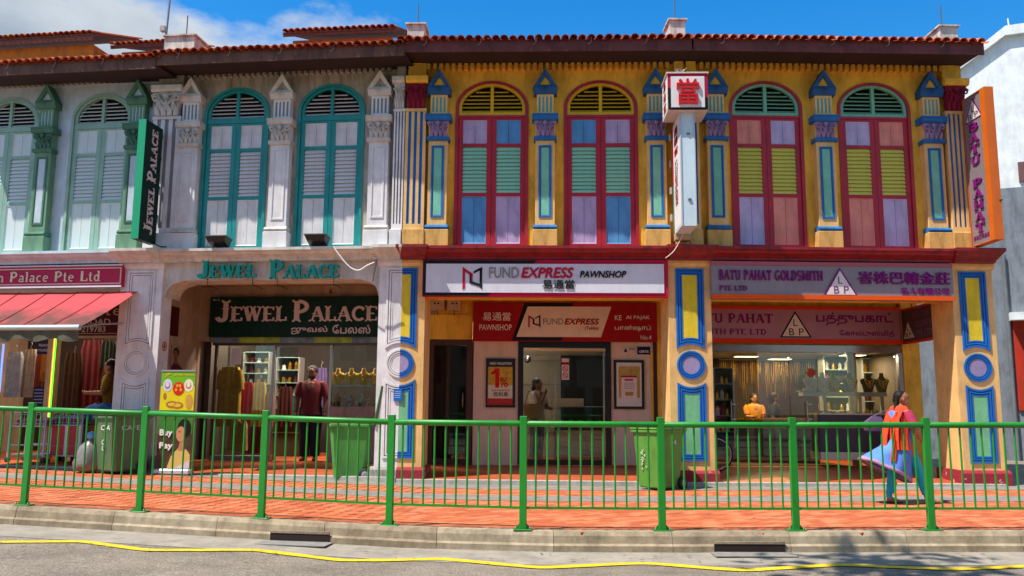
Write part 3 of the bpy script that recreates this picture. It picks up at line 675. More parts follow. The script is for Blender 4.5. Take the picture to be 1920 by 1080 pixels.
M_TILE = [paint(c, .8, .3, .4, 9, .45, '3c2a24', fine=90, spec=.25) for c in ('c4623a', 'b45636', 'd07448', 'a04a30')]
M_TILEDARK = paint('6a3a2c', .9, .2, .2)
def tile_mesh(m, r=.069, ln=.42):
    mb = MB(); rr = []
    for k, (yy, q) in enumerate(((-.0, 1.0), (ln, .84))):
        rr.append([(r*q*math.cos(R(180-180*i/8)), yy, r*q*.95*math.sin(R(180-180*i/8))) for i in range(9)] + [((r-.013)*q*math.cos(R(180*i/8)), yy, (r-.013)*q*.95*math.sin(R(180*i/8))) for i in range(9)])
    mb.rings(rr); return mb.mesh('tile', m)
TILES = [tile_mesh(m) for m in M_TILE]
def roof(parent, u0, u1, fascia_m, soffit_m, ztile=None, depth=4.3, slope=21, gut=False, zoff=0.0, zoff1=None):
    """eave, soffit, fascia and clay tiles over one house; zoff moves the eave up or down along the row"""
    zoff1 = zoff if zoff1 is None else zoff1
    L_ = u1-u0; v0 = EAVE_V; z0, z1 = ZF0, ZF1
    rt = empty_part('roof', parent)
    rt = MB(); dz = lambda u: zoff+(zoff1-zoff)*(u-u0)/L_
    rt.rings([[(u, v0-.02, z1-.03+dz(u)), (u, depth, z1-.03+dz(u)+(depth-v0)*math.tan(R(slope))), (u, depth, z1-.09+dz(u)+(depth-v0)*math.tan(R(slope))), (u, v0-.02, z1-.07+dz(u))] for u in (u0, u1)])
    ro = rt.build('roof', M_TILEDARK, parent)
    b = MB(); b.rings([[(u, v0, z1-.012+dz(u)), (u, v0-.03, z1-.012+dz(u)), (u, v0-.03, z0+dz(u)), (u, v0, z0+dz(u))] for u in (u0, u1)]); b.build('fascia_board', fascia_m, ro)
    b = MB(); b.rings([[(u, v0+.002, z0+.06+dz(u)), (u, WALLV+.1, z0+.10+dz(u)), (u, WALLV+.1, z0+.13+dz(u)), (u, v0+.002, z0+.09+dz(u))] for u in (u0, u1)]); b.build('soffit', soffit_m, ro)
    b = MB(); b.rings([[(u, -.16, Z['frt']+.02), (u, -.16, Z['frt']+.15), (u, WALLV, Z['frt']+.15), (u, WALLV, Z['frt']+.02)] for u in (u0, u1)]); b.build('wall_plate', paint('5e2018', .7, .15, .2, 3, .3), ro)
    n = int(L_/.148); st = L_/n; t = R(slope)
    for i in range(n):
        u = u0+st*(i+.5)
        for r_ in range(2):
            s = r_*.34
            link('tile', rnd.choice(TILES), ro, (u+rnd.uniform(-.006, .006), v0-.1+s*math.cos(t)+rnd.uniform(-.012, .012), z1-.02+dz(u)+.028*0+s*math.sin(t)+rnd.uniform(-.006, .006)), (t, 0, rnd.uniform(-.03, .03)))
    # under-tiles and the courses further up: one mass
    mb = MB()
    for i in range(n+1):
        u = u0+st*i
        rr = [[(u+.075*math.cos(R(180+180*k/6)), vv, zz+.06*math.sin(R(180+180*k/6))*.75+.045) for k in range(7)] for vv, zz in ((v0-.07, z1-.045+dz(u)), (v0+1.2, z1-.045+dz(u)+1.27*math.tan(t)))]
        mb.rings(rr, closed=False, cap=False)
    o = mb.build('under_tiles', M_TILE, ro); tag(o, kind='stuff')
    mb = MB()
    for i in range(n):
        u = u0+st*(i+.5); vs = v0+.6
        mb.rings([[(u+.058*math.cos(R(180-180*k/4)), vv, zz+.058*math.sin(R(180-180*k/4))) for k in range(5)] for vv, zz in ((vs, z1+dz(u)-.02+(vs-v0+.1)*math.tan(t)), (depth, z1+dz(u)-.02+(depth-v0+.1)*math.tan(t)))], closed=False, cap=False, mi=i % 4)
    o = mb.build('upper_tiles', M_TILE, ro); tag(o, kind='stuff')
    # storm hooks along the eave
    for i in range(int(L_/.95)):
        u = u0+.5+i*.95
        MB().tube([(u+.03, v0-.06, z1+.04+dz(u)), (u+.02, v0-.07, z1-.06+dz(u)), (u-.01, v0-.06, z1-.11+dz(u)), (u-.04, v0-.045, z1-.1+dz(u))], .006, n=5).build('tile_hook', paint('8f8478', .6, .1, 0, metal=.3), ro)
    return ro
def empty_part(n, p): return None
# ---- ground floor pillar; each half may belong to another house
def pillar_half(parent, uc, hw, sg, C, z0, name='pillar', D_=.75):
    """half a pillar: sg -1 the left half, +1 the right half of the pillar centred on uc"""
    a, b = (uc-hw, uc) if sg < 0 else (uc, uc+hw); top = Z['corb']-.002
    zp = z0+.27
    mb = MB(); mb.box(a, b, 0, D_, zp, top); p = mb.build(name, C['body'], parent)
    e0 = .06 if sg < 0 else 0; e1 = .06 if sg > 0 else 0
    mb = MB(); ext_u(mb, [(D_+.05, z0-.12), (-.07, z0-.12), (-.07, zp-.05), (-.045, zp-.02), (-.02, zp), (D_+.05, zp)], a-e0, b+e1); mb.build('plinth', C['plinth'], p)
    mb = MB(); ext_u(mb, [(D_, top-.11), (-.02, top-.11), (-.05, top-.06), (-.05, top-.001), (D_, top-.001)], a-e0*.5, b+e1*.5); mb.build('neck_moulding', C['body'], p)
    # raised mouldings: square panel with curved foot, roundel, square panel with curved head
    zz = lambda py: zl(py, 0)
    W = hw*.66; cz = zz(683); Rr = .245
    def upper(i):
        h = W-i; top_ = zz(503)-i
        r_ = Rr+.17+i
        pts = [(0, top_), (h, top_)]
        am = math.degrees(math.asin(min(.98, h/r_))); n = 8
        pts += [(r_*math.sin(R(am*(1-k/n))), cz+r_*math.cos(R(am*(1-k/n)))-.06) for k in range(n+1)]
        return [(uc+sg*x, z) for x, z in pts]
    def lower(i):
        h = W-i; bot = zz(862)+i; r_ = Rr+.17+i
        am = math.degrees(math.asin(min(.98, h/r_))); n = 8
        pts = [(0, bot), (h, bot)] + [(r_*math.sin(R(am*(1-k/n))), cz-r_*math.cos(R(am*(1-k/n)))+.04) for k in range(n+1)]
        return [(uc+sg*x, z) for x, z in pts]
    def circ(r): return [(uc+sg*r*math.sin(R(180*k/20)), cz+r*math.cos(R(180*k/20))) for k in range(21)]
    mb = MB(); mb2 = MB()
    for f, steps in ((upper, ((0, .035), (.05, .078), (.092, .115))), (lower, ((0, .035), (.05, .078), (.092, .115)))):
        for k, (i0, i1) in enumerate(steps): halfframe(mb, f(i0), f(i1), -.022+.006*k, .004)
        halfframe(mb2, f(.035), f(.05), -.006, .002); halfframe(mb2, f(.078), f(.092), -.005, .002)
    for k, (r0, r1) in enumerate(((Rr, Rr-.03), (Rr-.042, Rr-.066), (Rr-.076, Rr-.095))): halfframe(mb, circ(r0), circ(r1), -.022+.006*k, .004)
    halfframe(mb2, circ(Rr-.03), circ(Rr-.042), -.006, .002); halfframe(mb2, circ(Rr-.066), circ(Rr-.076), -.005, .002)
    fix_orient(mb); fix_orient(mb2)
    mb.build('moulding', C['mould'], p); mb2.build('moulding_groove', C['groove'], p)
    def fill(pts, m, nm):
        q = [(x, -.003, z) for x, z in pts]; f = tuple(range(len(q)))
        b_ = MB(); b_.add(q, [f]); fix_orient(b_); b_.build(nm, m, p)
    fill(upper(.115), C['panel1'], 'panel'); fill(lower(.115), C['panel2'], 'panel'); fill(circ(Rr-.095), C['disc'], 'roundel')
    return p
def fix_orient(mb):
    """make faces that look along the facade normal look outwards (-y)"""
    nf = []
    for f in mb.f:
        P_ = [Vector(mb.v[i]) for i in f]; n = (P_[1]-P_[0]).cross(P_[2]-P_[0])
        if len(P_) > 4 or abs(n.y) > .5*n.length:
            a = 0
            for i in range(len(P_)):
                p, q = P_[i], P_[(i+1) % len(P_)]; a += p.x*q.z-q.x*p.z
            f = f if a > 0 else tuple(reversed(f))
        nf.append(f)
    mb.f = nf
# ================================================================ colours of the houses
def pl(c, **k):
    d = dict(rough=.8, var=.2, bump=.4, scale=2.2, dirt=.28, dirtcol='4a3a28', spec=.2, fine=45); d.update(k); d['dirt'] = min(.9, d['dirt']*1.5); return paint(c, **d)
YW = pl('f4bc44', dirt=.3, dirtcol='7a4c10'); PEACH = pl('ecc07c', dirt=.22, dirtcol='7a5a30'); BLOCKY = pl('e2b266', dirt=.4, dirtcol='7c5a2c', bump=.7)
BLUE = pl('2872b4', dirt=.3, dirtcol='202a3a', rough=.55, bump=.2); MINT = pl('7fc4a6', dirt=.15, bump=.2); PURP = pl('a58aae', dirt=.35, dirtcol='3a2a40')
TEALFL = pl('5fb0b4', dirt=.2, bump=.1); BLUED = pl('2c5f92', dirt=.45, dirtcol='1a2030'); CRIM = pl('8c1c34', dirt=.3, dirtcol='3a1018'); REDC = pl('8e1620', dirt=.45, dirtcol='2c0a0c', rough=.5, spec=.45)
REDW = paint('b01c30', .5, .18, .15, 4, .32, '5a1018', chip=.045, spec=.45); LILAC = paint('bca8cc', .55, .18, .2, 3, .34, '5a4a6a', fine=30, streak=1.6, chip=.05); BLUEP = paint('5698cc', .55, .18, .2, 3, .34, '20406a', fine=30, streak=1.6, chip=.05)
MINTS = paint('98d4b4', .55, .18, .15, 3, .32, '4a6a5a', chip=.045); YELF = paint('d9b214', .5, .18, .15, 3, .32, '7a5a10', chip=.045); MINTF = paint('79bd9c', .55, .18, .15, 3, .32, '3a5a4a', chip=.045)
YELS = paint('dcd45c', .55, .18, .15, 3, .32, '7a7020', chip=.045); PINK = paint('e8907c', .55, .18, .2, 3, .34, '8a4038', fine=30, streak=1.6, chip=.05); LILAC2 = paint('c4b6d8', .55, .18, .2, 3, .34, '5a4a6a', fine=30, streak=1.6, chip=.05)
GREYW = pl('b0a898', dirt=.55, dirtcol='5c564a', streak=1.6); WHITEP = pl('dedcdc', dirt=.17, dirtcol='77706a'); WHITED = pl('d0ccc4', dirt=.3, dirtcol='6a6258')
TEAL = paint('0b8a86', .45, .18, .15, 3, .32, '0a4a4a', chip=.045, spec=.5); WPAN = paint('d6d2d2', .5, .18, .2, 3, .34, '8a8480', fine=30, streak=1.6, chip=.05)
PALEW = pl('c3d2dc', dirt=.22, dirtcol='7a8078'); SAGE = pl('729a7c', dirt=.3, dirtcol='2c4430'); SAGED = pl('54806a', dirt=.3, dirtcol='1c3428'); SAGEW = paint('93b6a4', .5, .18, .15, 3, .32, '4a6a58', chip=.045); PALEP = paint('cdd8d6', .5, .06, .1, 3, .12, '8a9490')
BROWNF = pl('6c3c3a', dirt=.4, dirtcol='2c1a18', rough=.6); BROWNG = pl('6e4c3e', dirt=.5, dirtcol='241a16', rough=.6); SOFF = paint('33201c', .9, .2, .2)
YELP = pl('e2c832', dirt=.25, dirtcol='8a6a20', bump=.5, fine=30); GRNP = pl('79bf8e', dirt=.2, bump=.5, fine=30); DISC = pl('9d8fb5', dirt=.15, bump=.4, fine=30); BLUEM = pl('1c6cc0', dirt=.15, rough=.5); BLUEG = pl('123f7c', dirt=.1)
PLINR = pl('a02c3c', dirt=.25, chip=.42, chipcol='c8bcae', bump=.6); PLING = pl('9f9b95', dirt=.4, bump=.8); GROOVEW = pl('8d8c90', dirt=.3); WMOULD = pl('e0dede', dirt=.14, dirtcol='7c766e')
CREAM = pl('c8a47e', dirt=.3, dirtcol='6a503a'); CEIL = pl('b8926a', dirt=.3); BEIGEW = pl('b39a80', dirt=.25)
C1 = dict(block=BLOCKY, ledge=BLUE, shaft=PEACH, frame=BLUE, panel=MINT, cap=PURP, flute=TEALFL, ped=BLUED, tymp=YW)
C0 = dict(block=WHITEP, ledge=WHITED, shaft=WHITEP, frame=WHITEP, panel=WHITEP, cap=WHITED, flute=GROOVEW, ped=WHITED, tymp=GREYW)
CM = dict(block=SAGE, ledge=SAGED, shaft=SAGE, frame=SAGED, panel=PALEW, cap=SAGED, flute=PALEW, ped=SAGED, tymp=PALEW)
B1 = dict(shaft=PEACH, flute=BLUEM, block=BLOCKY, cap=CRIM, top=YW, wall=YW)
B0 = dict(shaft=WHITEP, flute=GROOVEW, block=WHITEP, cap=WHITED, top=WHITED, wall=GREYW)
PY = dict(body=PEACH, plinth=PLINR, mould=BLUEM, groove=BLUEG, panel1=YELP, panel2=GRNP, disc=DISC)
PW = dict(body=WHITEP, plinth=PLING, mould=WMOULD, groove=GROOVEW, panel1=WHITEP, panel2=WHITEP, disc=WHITEP)
WTOP = Z['frt']+.16
# ================================================================ yellow pawnshop house
h1 = U1.empty('shophouse'); tag(h1, 'ochre yellow shophouse over the pawnshop with lilac, blue and mint shutters', 'shophouse', 'row of two-storey shophouses')
w1 = [U1.u(921, 340, WALLV), U1.u(1127, 340, WALLV)]; WW = 1.32
wall_with_windows(0, 5.0, w1, WW, Z['cor']-.1, WTOP, YW, h1)
window(h1, w1[0], WW, REDW, REDW, YELF, (LILAC, BLUEP), MINTS, (BLUEP, LILAC))
window(h1, w1[1], WW, REDW, REDW, YELF, (BLUEP, LILAC), MINTS, (LILAC, BLUEP))
for px in (820, 1022, 1232): pilaster(h1, U1.u(px, 340, -.08), C1, w=.345)
big_pilaster(h1, .005, U1.u(797, 300, -.1), B1, flutes=3, side=-1)
big_pilaster(h1, U1.u(1266, 300, -.1), 4.998, B1, flutes=2, side=1)
cornice(h1, .0, 5.0, REDC); dentils(h1, .33, 4.75, YW)
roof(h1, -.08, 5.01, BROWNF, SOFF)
# ================================================================ yellow goldsmith house
h2 = U2.empty('shophouse'); tag(h2, 'ochre yellow corner shophouse over the goldsmith with pink, lilac and yellow shutters', 'shophouse', 'row of two-storey shophouses')
U2E = U2.u(1818, 300, -.1)
w2 = [U2.u(1440, 340, WALLV), U2.u(1645, 340, WALLV)]
wall_with_windows(0, U2E, w2, WW, Z['cor']-.1, WTOP, YW, h2)
window(h2, w2[0], WW, REDW, REDW, MINTF, (PINK, LILAC2), YELS, (LILAC2, PINK))
window(h2, w2[1], WW, REDW, REDW, MINTF, (LILAC2, PINK), YELS, (PINK, LILAC2))
for px in (1346, 1551, 1755): pilaster(h2, U2.u(px, 340, -.08), C1, w=.345)
big_pilaster(h2, .002, U2.u(1312, 300, -.1), B1, flutes=2, side=-1)
big_pilaster(h2, U2.u(1778, 300, -.1), U2E, B1, flutes=4, side=0)
cornice(h2, .0, U2E+.12, REDC); dentils(h2, .25, U2E-.3, YW)
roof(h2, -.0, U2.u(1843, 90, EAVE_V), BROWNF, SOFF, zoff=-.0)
MB().box(U2E-.3, U2E-.001, WALLV+.3, 7, Z['cor']-.1, WTOP+.4).build('side_wall', WHITED, h2)
# ================================================================ grey-white jeweller house with teal windows
h0 = U0.empty('shophouse'); tag(h0, 'grey white shophouse with teal framed shutters over the jewellery and clothes shop', 'shophouse', 'row of two-storey shophouses')
w0 = [U0.u(438, 340, WALLV), U0.u(617, 340, WALLV)]; W0 = 1.26
wall_with_windows(0, 4.836, w0, W0, Z['cor']-.1, WTOP, GREYW, h0)
for i in (0, 1): window(h0, w0[i], W0, TEAL, TEAL, TEAL, (WPAN, WPAN), WPAN, (WPAN, WPAN), fan_slat_m=WPAN)
for px in (349, 522, 708): pilaster(h0, U0.u(px, 340, -.08), C0, w=.36)
big_pilaster(h0, U0.u(283, 300, -.1), U0.u(334, 300, -.1), B0, flutes=3)
big_pilaster(h0, U0.u(737, 300, -.1), 4.832, B0, flutes=3, side=1)
cornice(h0, -.1, 4.836, WHITED); dentils(h0, U0.u(340, 150), 4.55, GREYW)
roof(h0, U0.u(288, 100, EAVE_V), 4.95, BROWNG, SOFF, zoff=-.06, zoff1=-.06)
# ================================================================ pale house with green trim at the edge of the frame
hm = UM.empty('shophouse'); tag(hm, 'pale blue white shophouse with sage green pilasters and shutters, cut by the left edge', 'shophouse', 'row of two-storey shophouses')
wm = [UM.u(183, 340, WALLV), UM.u(8, 340, WALLV)]; WM = 1.26
wall_with_windows(UM.u(-90, 340), 5.0, sorted(wm), WM, Z['cor']-.1, WTOP, PALEW, hm)
for i in (0, 1): window(hm, wm[i], WM, SAGEW, SAGEW, SAGEW, (PALEP, PALEP), PALEP, (PALEP, PALEP), fan_slat_m=PALEP)
for px in (76, 248): pilaster(hm, UM.u(px, 340, -.08), CM, w=.34)
cornice(hm, UM.u(-90, 340), 5.0, PALEW); dentils(hm, UM.u(-60, 160), 4.98, GREYW)
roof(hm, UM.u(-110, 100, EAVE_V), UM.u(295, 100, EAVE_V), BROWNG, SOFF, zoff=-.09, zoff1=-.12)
# ================================================================ pillars and arcade
pc1 = U1.u(1294, 600)      # centre pillar in U1 frame lies on the joint
pillar_half(h0, 4.836, .41, -1, PW, gz(-1.7))
pillar_half(h1, .0, .41, 1, PY, gz(-1.7))
PC2 = U2.u(1295, 640); HW2 = .37
pillar_half(h2, PC2, HW2, -1, PY, gz(3.3)); pillar_half(h2, PC2, HW2, 1, PY, gz(3.3))
PC3 = U2.u(1830, 640); HW3 = .36
pillar_half(h2, PC3, HW3, -1, PY, gz(8)); pillar_half(h2, PC3, HW3, 1, PY, gz(8))
PC0 = U0.u(258, 640); HW0 = .40
pillar_half(h0, PC0, HW0, -1, PW, gz(-6.4), D_=.36); pillar_half(h0, PC0, HW0, 1, PW, gz(-6.4), D_=.36)
# cornice blocks over the pillars
def pcap(par, a, b, m):
    t, bb = Z['cor']+.01, Z['corb']-.01; h = t-bb
    q = MB(); rr = []
    for v, z, e in ((-.36, t, .07), (-.36, t-h*.22, .07), (-.30, t-h*.4, .045), (-.24, t-h*.65, .02), (-.16, t-h*.85, 0), (-.16, bb, 0)):
        rr.append([(a-e, v, z), (b+e, v, z), (b+e, .05, z), (a-e, .05, z)])
    q.rings(list(reversed(rr))); q.build('pillar_capping', m, par)
pcap(h1, .0, .41, REDC); pcap(h0, 4.44, 4.83, WHITED); pcap(h2, PC2-.37, PC2+.37, REDC); pcap(h2, PC3-.36, PC3+.36, REDC); pcap(h0, PC0-.4, PC0+.4, WHITED)
ZB = zl(558, .05)          # underside of the beams behind the signs
FLZ = .13                  # arcade floor
SHV = 2.1                  # shopfront plane
def arcade(par, u0, u1, beam_m, ceil_m, zb, zc, floor0, floor1):
    MB().box(u0, u1, .05, .62, zb, Z['corb']+.02).build('beam', beam_m, par)
    MB().box(u0-.1, u1+.1, .62, SHV+4.5, zc, zc+.1).build('arcade_ceiling', ceil_m, par)
    mb = MB(); mb.rings([[(u, .0, -.2), (u, .0, floor0), (u, SHV, floor1), (u, SHV+4.5, floor1+.01), (u, SHV+4.5, -.2)] for u in (u0, u1)]); mb.build('arcade_floor', M_FLOOR, par)
    MB().box(u0, u1, -.09, .0, -.2, floor0+.003, ch=.008).build('granite_step', M_GRANITE, par)
arcade(h1, .0, 5.0, YW, CEIL, ZB+.02, zl(548, SHV), .09, .2)
arcade(h2, .0, PC3+.3, YW, CEIL, ZB+.02, zl(548, SHV), .09, .22)
arcade(h0, .1, 4.83, WHITED, CEIL, U0.z(540, 524, .05), zl(535, SHV), .12, .22)
arcade(hm, .1, 4.98, PALEW, CEIL, U0.z(300, 540, .05), zl(520, SHV), .2, .24)
# rounded brackets under the white beam
for uu, sg in ((PC0+.40, 1), (4.426, -1)):
    zz = U0.z(540, 524, .05)
    b = MB(); b.slab([(uu, zz), (uu, zz-.3)]+[(uu+sg*(.03+.27*(1-math.cos(R(90*k/6)))), zz-.3+.27*math.sin(R(90*k/6))) for k in range(7)]+[(uu+sg*.36, zz)] if sg < 0 else [(uu+sg*.36, zz)]+[(uu+sg*(.03+.27*(1-math.cos(R(90*k/6)))), zz-.3+.27*math.sin(R(90*k/6))) for k in range(6, -1, -1)]+[(uu, zz-.3), (uu, zz)], .06, .61)
    b.build('beam_bracket', WHITED, h0)
def room(par, u0, u1, zc, fl, depth, wall_m, name='shop_interior', back_m=None):
    """inside of a shop: back and side walls standing on the arcade floor"""
    v0 = SHV+.12
    MB().box(u0, u1, v0+depth, v0+depth+.1, fl, zc).build(name, back_m or wall_m, par)
    MB().box(u0-.1, u0, v0, v0+depth, fl, zc).build('party_wall', wall_m, par)
    MB().box(u1, u1+.1, v0, v0+depth, fl, zc).build('party_wall', wall_m, par)
def pane(par, u0, u1, z0, z1, v, name='glass_pane', th=.01):
    return MB().box(u0, u1, v, v+th, z0, z1).build(name, GLASS, par)
def uzbox(F, px0, py0, px1, py1, v):
    """photo rectangle -> u0,u1,z0,z1 on the plane v"""
    xm, ym = (px0+px1)/2, (py0+py1)/2
    return F.u(px0, ym, v), F.u(px1, ym, v), F.z(xm, py1, v), F.z(xm, py0, v)
# ================================================================ neighbour across the side street
PLW = pl('e4e8e6', dirt=.2, dirtcol='8a8e8c', bump=.5); PL_SHADE = pl('7f868e', dirt=.35, dirtcol='3c3a38', bump=.5)
NB = Frame(11.6, 24, R(-24), 10)
nb = NB.empty('corner_building'); tag(nb, 'white gabled building with lower wall coloured grey as shade beyond the corner house', 'building')
def nbp(px, py): return NB.uz(px, py, 0)
x0 = nbp(1812, 600)[0]; zmid = nbp(1900, 352)[1]; g = [nbp(1822, 143), nbp(1886, 62), nbp(1990, 50)]
b = MB(); b.slab([(x0, zmid), (9.5, zmid), (9.5, g[2][1]), g[1], (x0, g[0][1])], .0, 5); nbw = b.build('wall', PLW, nb)
MB().box(nbp(1670, 700)[0], 9.5, -.03, 5, -1, zmid).build('shade_toned_lower_wall', PL_SHADE, nb)  # shade over the lower part is put into its grey colour
b = MB(); b.slab([(x0-.12, g[0][1]-.05), (g[1][0]-.05, g[1][1]-.12), (9.5, g[2][1]-.12), (9.5, g[2][1]+.16), (g[1][0]-.02, g[1][1]+.16), (x0-.12, g[0][1]+.14)], -.16, 5.1); b.build('coping', PLW, nb)
MB().tube([(g[1][0]+.15, .3, g[1][1]), (g[1][0]+.12, .3, g[1][1]+.55)], .02).build('vent_pipe', PLW, nb)
b = MB(); a = nbp(1882, 500); c = nbp(1884, 890); b.tube([(a[0], -.09, nbp(1880, 480)[1]), (a[0], -.09, c[1])], .05); b.build('drain_pipe', paint('6f7478', .6, .2, .2, 5, .4), nb)
q0, q1 = nbp(1897, 600), nbp(1990, 770); MB().box(q0[0], q1[0], -.10, -.04, q1[1], q0[1]).build('red_board', pl('b5301c'), nb)
q0, q1 = nbp(1890, 590), nbp(1990, 600); MB().box(q0[0], q1[0], -.45, -.04, q1[1], q0[1]+.02).build('ledge', PLW, nb)
q0, q1 = nbp(1908, 305), nbp(1990, 335); MB().box(q0[0], q1[0], -.06, .2, q1[1], q0[1]).build('recessed_window', paint('6a4a48', .7, .2, .1), nb)
# ================================================================ what stands above the roofs
M_PARA = pl('d0c8be', dirt=.8, dirtcol='6c4a40', bump=.5)
def parapet(par, F, px, py_top, py_base, v, wd, label=None, rod=None, slope_px=None, hgt=None):
    """fire wall end rising through the tiles, with hipped cap and lightning rod"""
    u, z = F.uz(px, py_top, v); zb = F.z(px, py_base, v)-.5
    b = MB(); w = wd/2
    b.box(u-w, u+w, v, v+.5, zb, z-.09); b.rings([[(u-w-.04, v-.04, z-.09), (u+w+.04, v-.04, z-.09), (u+w+.04, v+.54, z-.09), (u-w-.04, v+.54, z-.09)], [(u-w-.04, v-.04, z-.06), (u+w+.04, v-.04, z-.06), (u+w+.04, v+.54, z-.06), (u-w-.04, v+.54, z-.06)], [(u-.05, v+.2, z+.02), (u+.05, v+.2, z+.02), (u+.05, v+.3, z+.02), (u-.05, v+.3, z+.02)]])
    o = b.build('party_parapet', M_PARA, par)
    b = MB(); t = math.tan(R(30)); b.rings([[(u-w*.6, v+.4+k, z-.3+k*t*.8), (u+w*.6, v+.4+k, z-.3+k*t*.8), (u+w*.6, v+.4+k, z-.75+k*t*.8), (u-w*.6, v+.4+k, z-.75+k*t*.8)] for k in (0, 3.4)]); b.build('sloping_coping', M_PARA, o)
    if rod: MB().tube([(u, v+.25, z), (u, v+.25, F.z(px, rod, v+.25))], .012, n=6).build('lightning_rod', paint('6a6668', .5, .1, 0, metal=.5), o)
    return o
parapet(h1, U1, 780, 38, 70, 1.2, .33, rod=8)
parapet(h2, U2, 1270, 30, 66, 1.4, .3, rod=-10)
parapet(h2, U2, 1778, 42, 75, 1.0, .34, rod=10)
o = parapet(h0, U0, 338, 60, 90, .9, .62, rod=30)
u, z = U0.uz(306, 55, .9); MB().tube([(u, 1.0, z-.5), (u+.05, 1.0, U0.z(310, -30, .9))], .022, n=6).build('antenna_mast', paint('8a8a90', .5, .1, 0, metal=.6), o)
u, z = U0.uz(304, 52, .9); MB().box(u-.05, u+.05, .9, 1.0, z-.06, z+.05).build('mast_clamp', paint('9a9a9a', .5, .1, 0), o)
def jack_roof(par, F, px0, px1, py_top, py_fas, py_bot, v, wall_m):
    """raised roof over a light well: low wall, eave board and tiles"""
    u0, u1 = F.u(px0, py_top, v), F.u(px1, py_top, v); zt_, zf, zb = F.z((px0+px1)/2, py_top, v), F.z((px0+px1)/2, py_fas, v), F.z((px0+px1)/2, py_bot, v)
    b = MB(); b.box(u0+.15, u1-.15, v+.25, v+1.9, zb-.8, zf); o = b.build('jack_roof', wall_m, par)
    b = MB(); b.rings([[(u, v, zf+.0), (u, v, zt_-.05), (u, v+.03, zt_-.05), (u, v+.03, zf)] for u in (u0, u1)]); b.build('eave_board', paint('7a4034', .8, .2, .2, 3, .4), o)
    b = MB(); sl = math.tan(R(20)); b.rings([[(u, v-.02, zt_-.06), (u, v+2.1, zt_-.06+2.1*sl), (u, v+2.1, zt_-.1+2.1*sl), (u, v-.02, zt_-.1)] for u in (u0, u1)]); b.build('tile_bed', M_TILEDARK, o)
    n = int((u1-u0)/.15)
    for i in range(n):
        link('tile', rnd.choice(TILES), o, (u0+(i+.5)*(u1-u0)/n, v-.07+rnd.uniform(-.01, .01), zt_-.055), (R(20), 0, rnd.uniform(-.03, .03)))
    b = MB()
    for i in range(n):
        uu = u0+(i+.5)*(u1-u0)/n; b.rings([[(uu+.058*math.cos(R(180-45*k)), vv, zz+.058*math.sin(R(45*k))) for k in range(5)] for vv, zz in ((v+.3, zt_-.06+.37*sl), (v+2.1, zt_-.06+2.17*sl))], closed=False, cap=False, mi=i % 4)
    tag(b.build('upper_tiles', M_TILE, o), kind='stuff')
jack_roof(h0, U0, 531, 742, 52, 64, 76, 4.0, pl('c87850'))
jack_roof(hm, UM, -140, 175, 68, 84, 110, 4.2, pl('d0742c'))
jack_roof(hm, UM, 208, 325, 78, 88, 98, 4.6, pl('c46a50'))
# ================================================================ signs
class Sign:
    """sign in the facade plane of F at depth v, addressed in photograph pixels"""
    def __init__(s, F, name, px0, py0, px1, py1, v, label, cat='sign', group=None):
        s.F, s.v = F, v; s.u0, s.u1, s.z0, s.z1 = uzbox(F, px0, py0, px1, py1, v); s.px = (px0, py0, px1, py1)
        s.uc = (s.u0+s.u1)/2; s.o = F.empty(name, s.uc, v, s.z0); tag(s.o, label, cat, group)
        s.w = s.u1-s.u0; s.h = s.z1-s.z0
    def b(s, px0, py0, px1, py1):
        X0, Y0, X1, Y1 = s.px; f = lambda x: -s.w/2+(x-X0)/(X1-X0)*s.w; g = lambda y: (Y1-y)/(Y1-Y0)*s.h
        return f(px0), f(px1), g(py1), g(py0)
    def p(s, px, py): a = s.b(px, py, px, py); return a[0], a[2]
    def slab(s, name, r, m, y0, y1): x0, x1, z0, z1 = s.b(*r); return MB().box(x0, x1, y0, y1, z0, z1).build(name, m, s.o)
    def poly(s, name, pts, m, y): q = [s.p(*p) for p in pts]; mb = MB(); mb.add([(x, y, z) for x, z in q], [tuple(range(len(q)))]); fix_orient2(mb); return mb.build(name, m, s.o)
    def text(s, t, r, m, y=-.004, **k): x0, x1, z0, z1 = s.b(*r); return lettering(s.o, t, x0, x1, z0, z1, y, m, **k)
    def serif(s, t, r, m, y=-.004, **k): x0, x1, z0, z1 = s.b(*r); return serif(s.o, t, x0, x1, z0, z1, y, m, **k)
def fix_orient2(mb):
    nf = []
    for f in mb.f:
        P_ = [mb.v[i] for i in f]; a = sum(P_[i][0]*P_[(i+1) % len(P_)][2]-P_[(i+1) % len(P_)][0]*P_[i][2] for i in range(len(P_)))
        nf.append(f if a > 0 else tuple(reversed(f)))
    mb.f = nf
def sg_mat(c, r=.6): return paint(c, r, .06, .02, 2, .14, '5a5450', spec=.15, fine=20)
S_WHITE = sg_mat('d4d6de'); S_BLACK = sg_mat('14181c'); S_CRIM = sg_mat('b8123c'); S_RED = sg_mat('a0101c'); S_GREYT = sg_mat('8a8890'); S_CREAM = sg_mat('ead6c4'); S_TXTW = sg_mat('e8e0dc')
S_GREEN = sg_mat('0a3024'); S_PINKW = sg_mat('d8c4c4'); S_MAG = sg_mat('7a0f6c'); S_STEEL = paint('8e8286', .5, .08, .05, 3, .15, '5a5652', spec=.5, metal=.25); S_STEELW = paint('a87c90', .5, .08, .05, 3, .15, '5a5652', metal=.2)
S_ORANGE = sg_mat('e4560c'); S_ORANGER = sg_mat('d83410'); S_TEAL = sg_mat('0f9a8c'); S_MAROON = sg_mat('4c0c18'); S_ROSE = sg_mat('b02850')
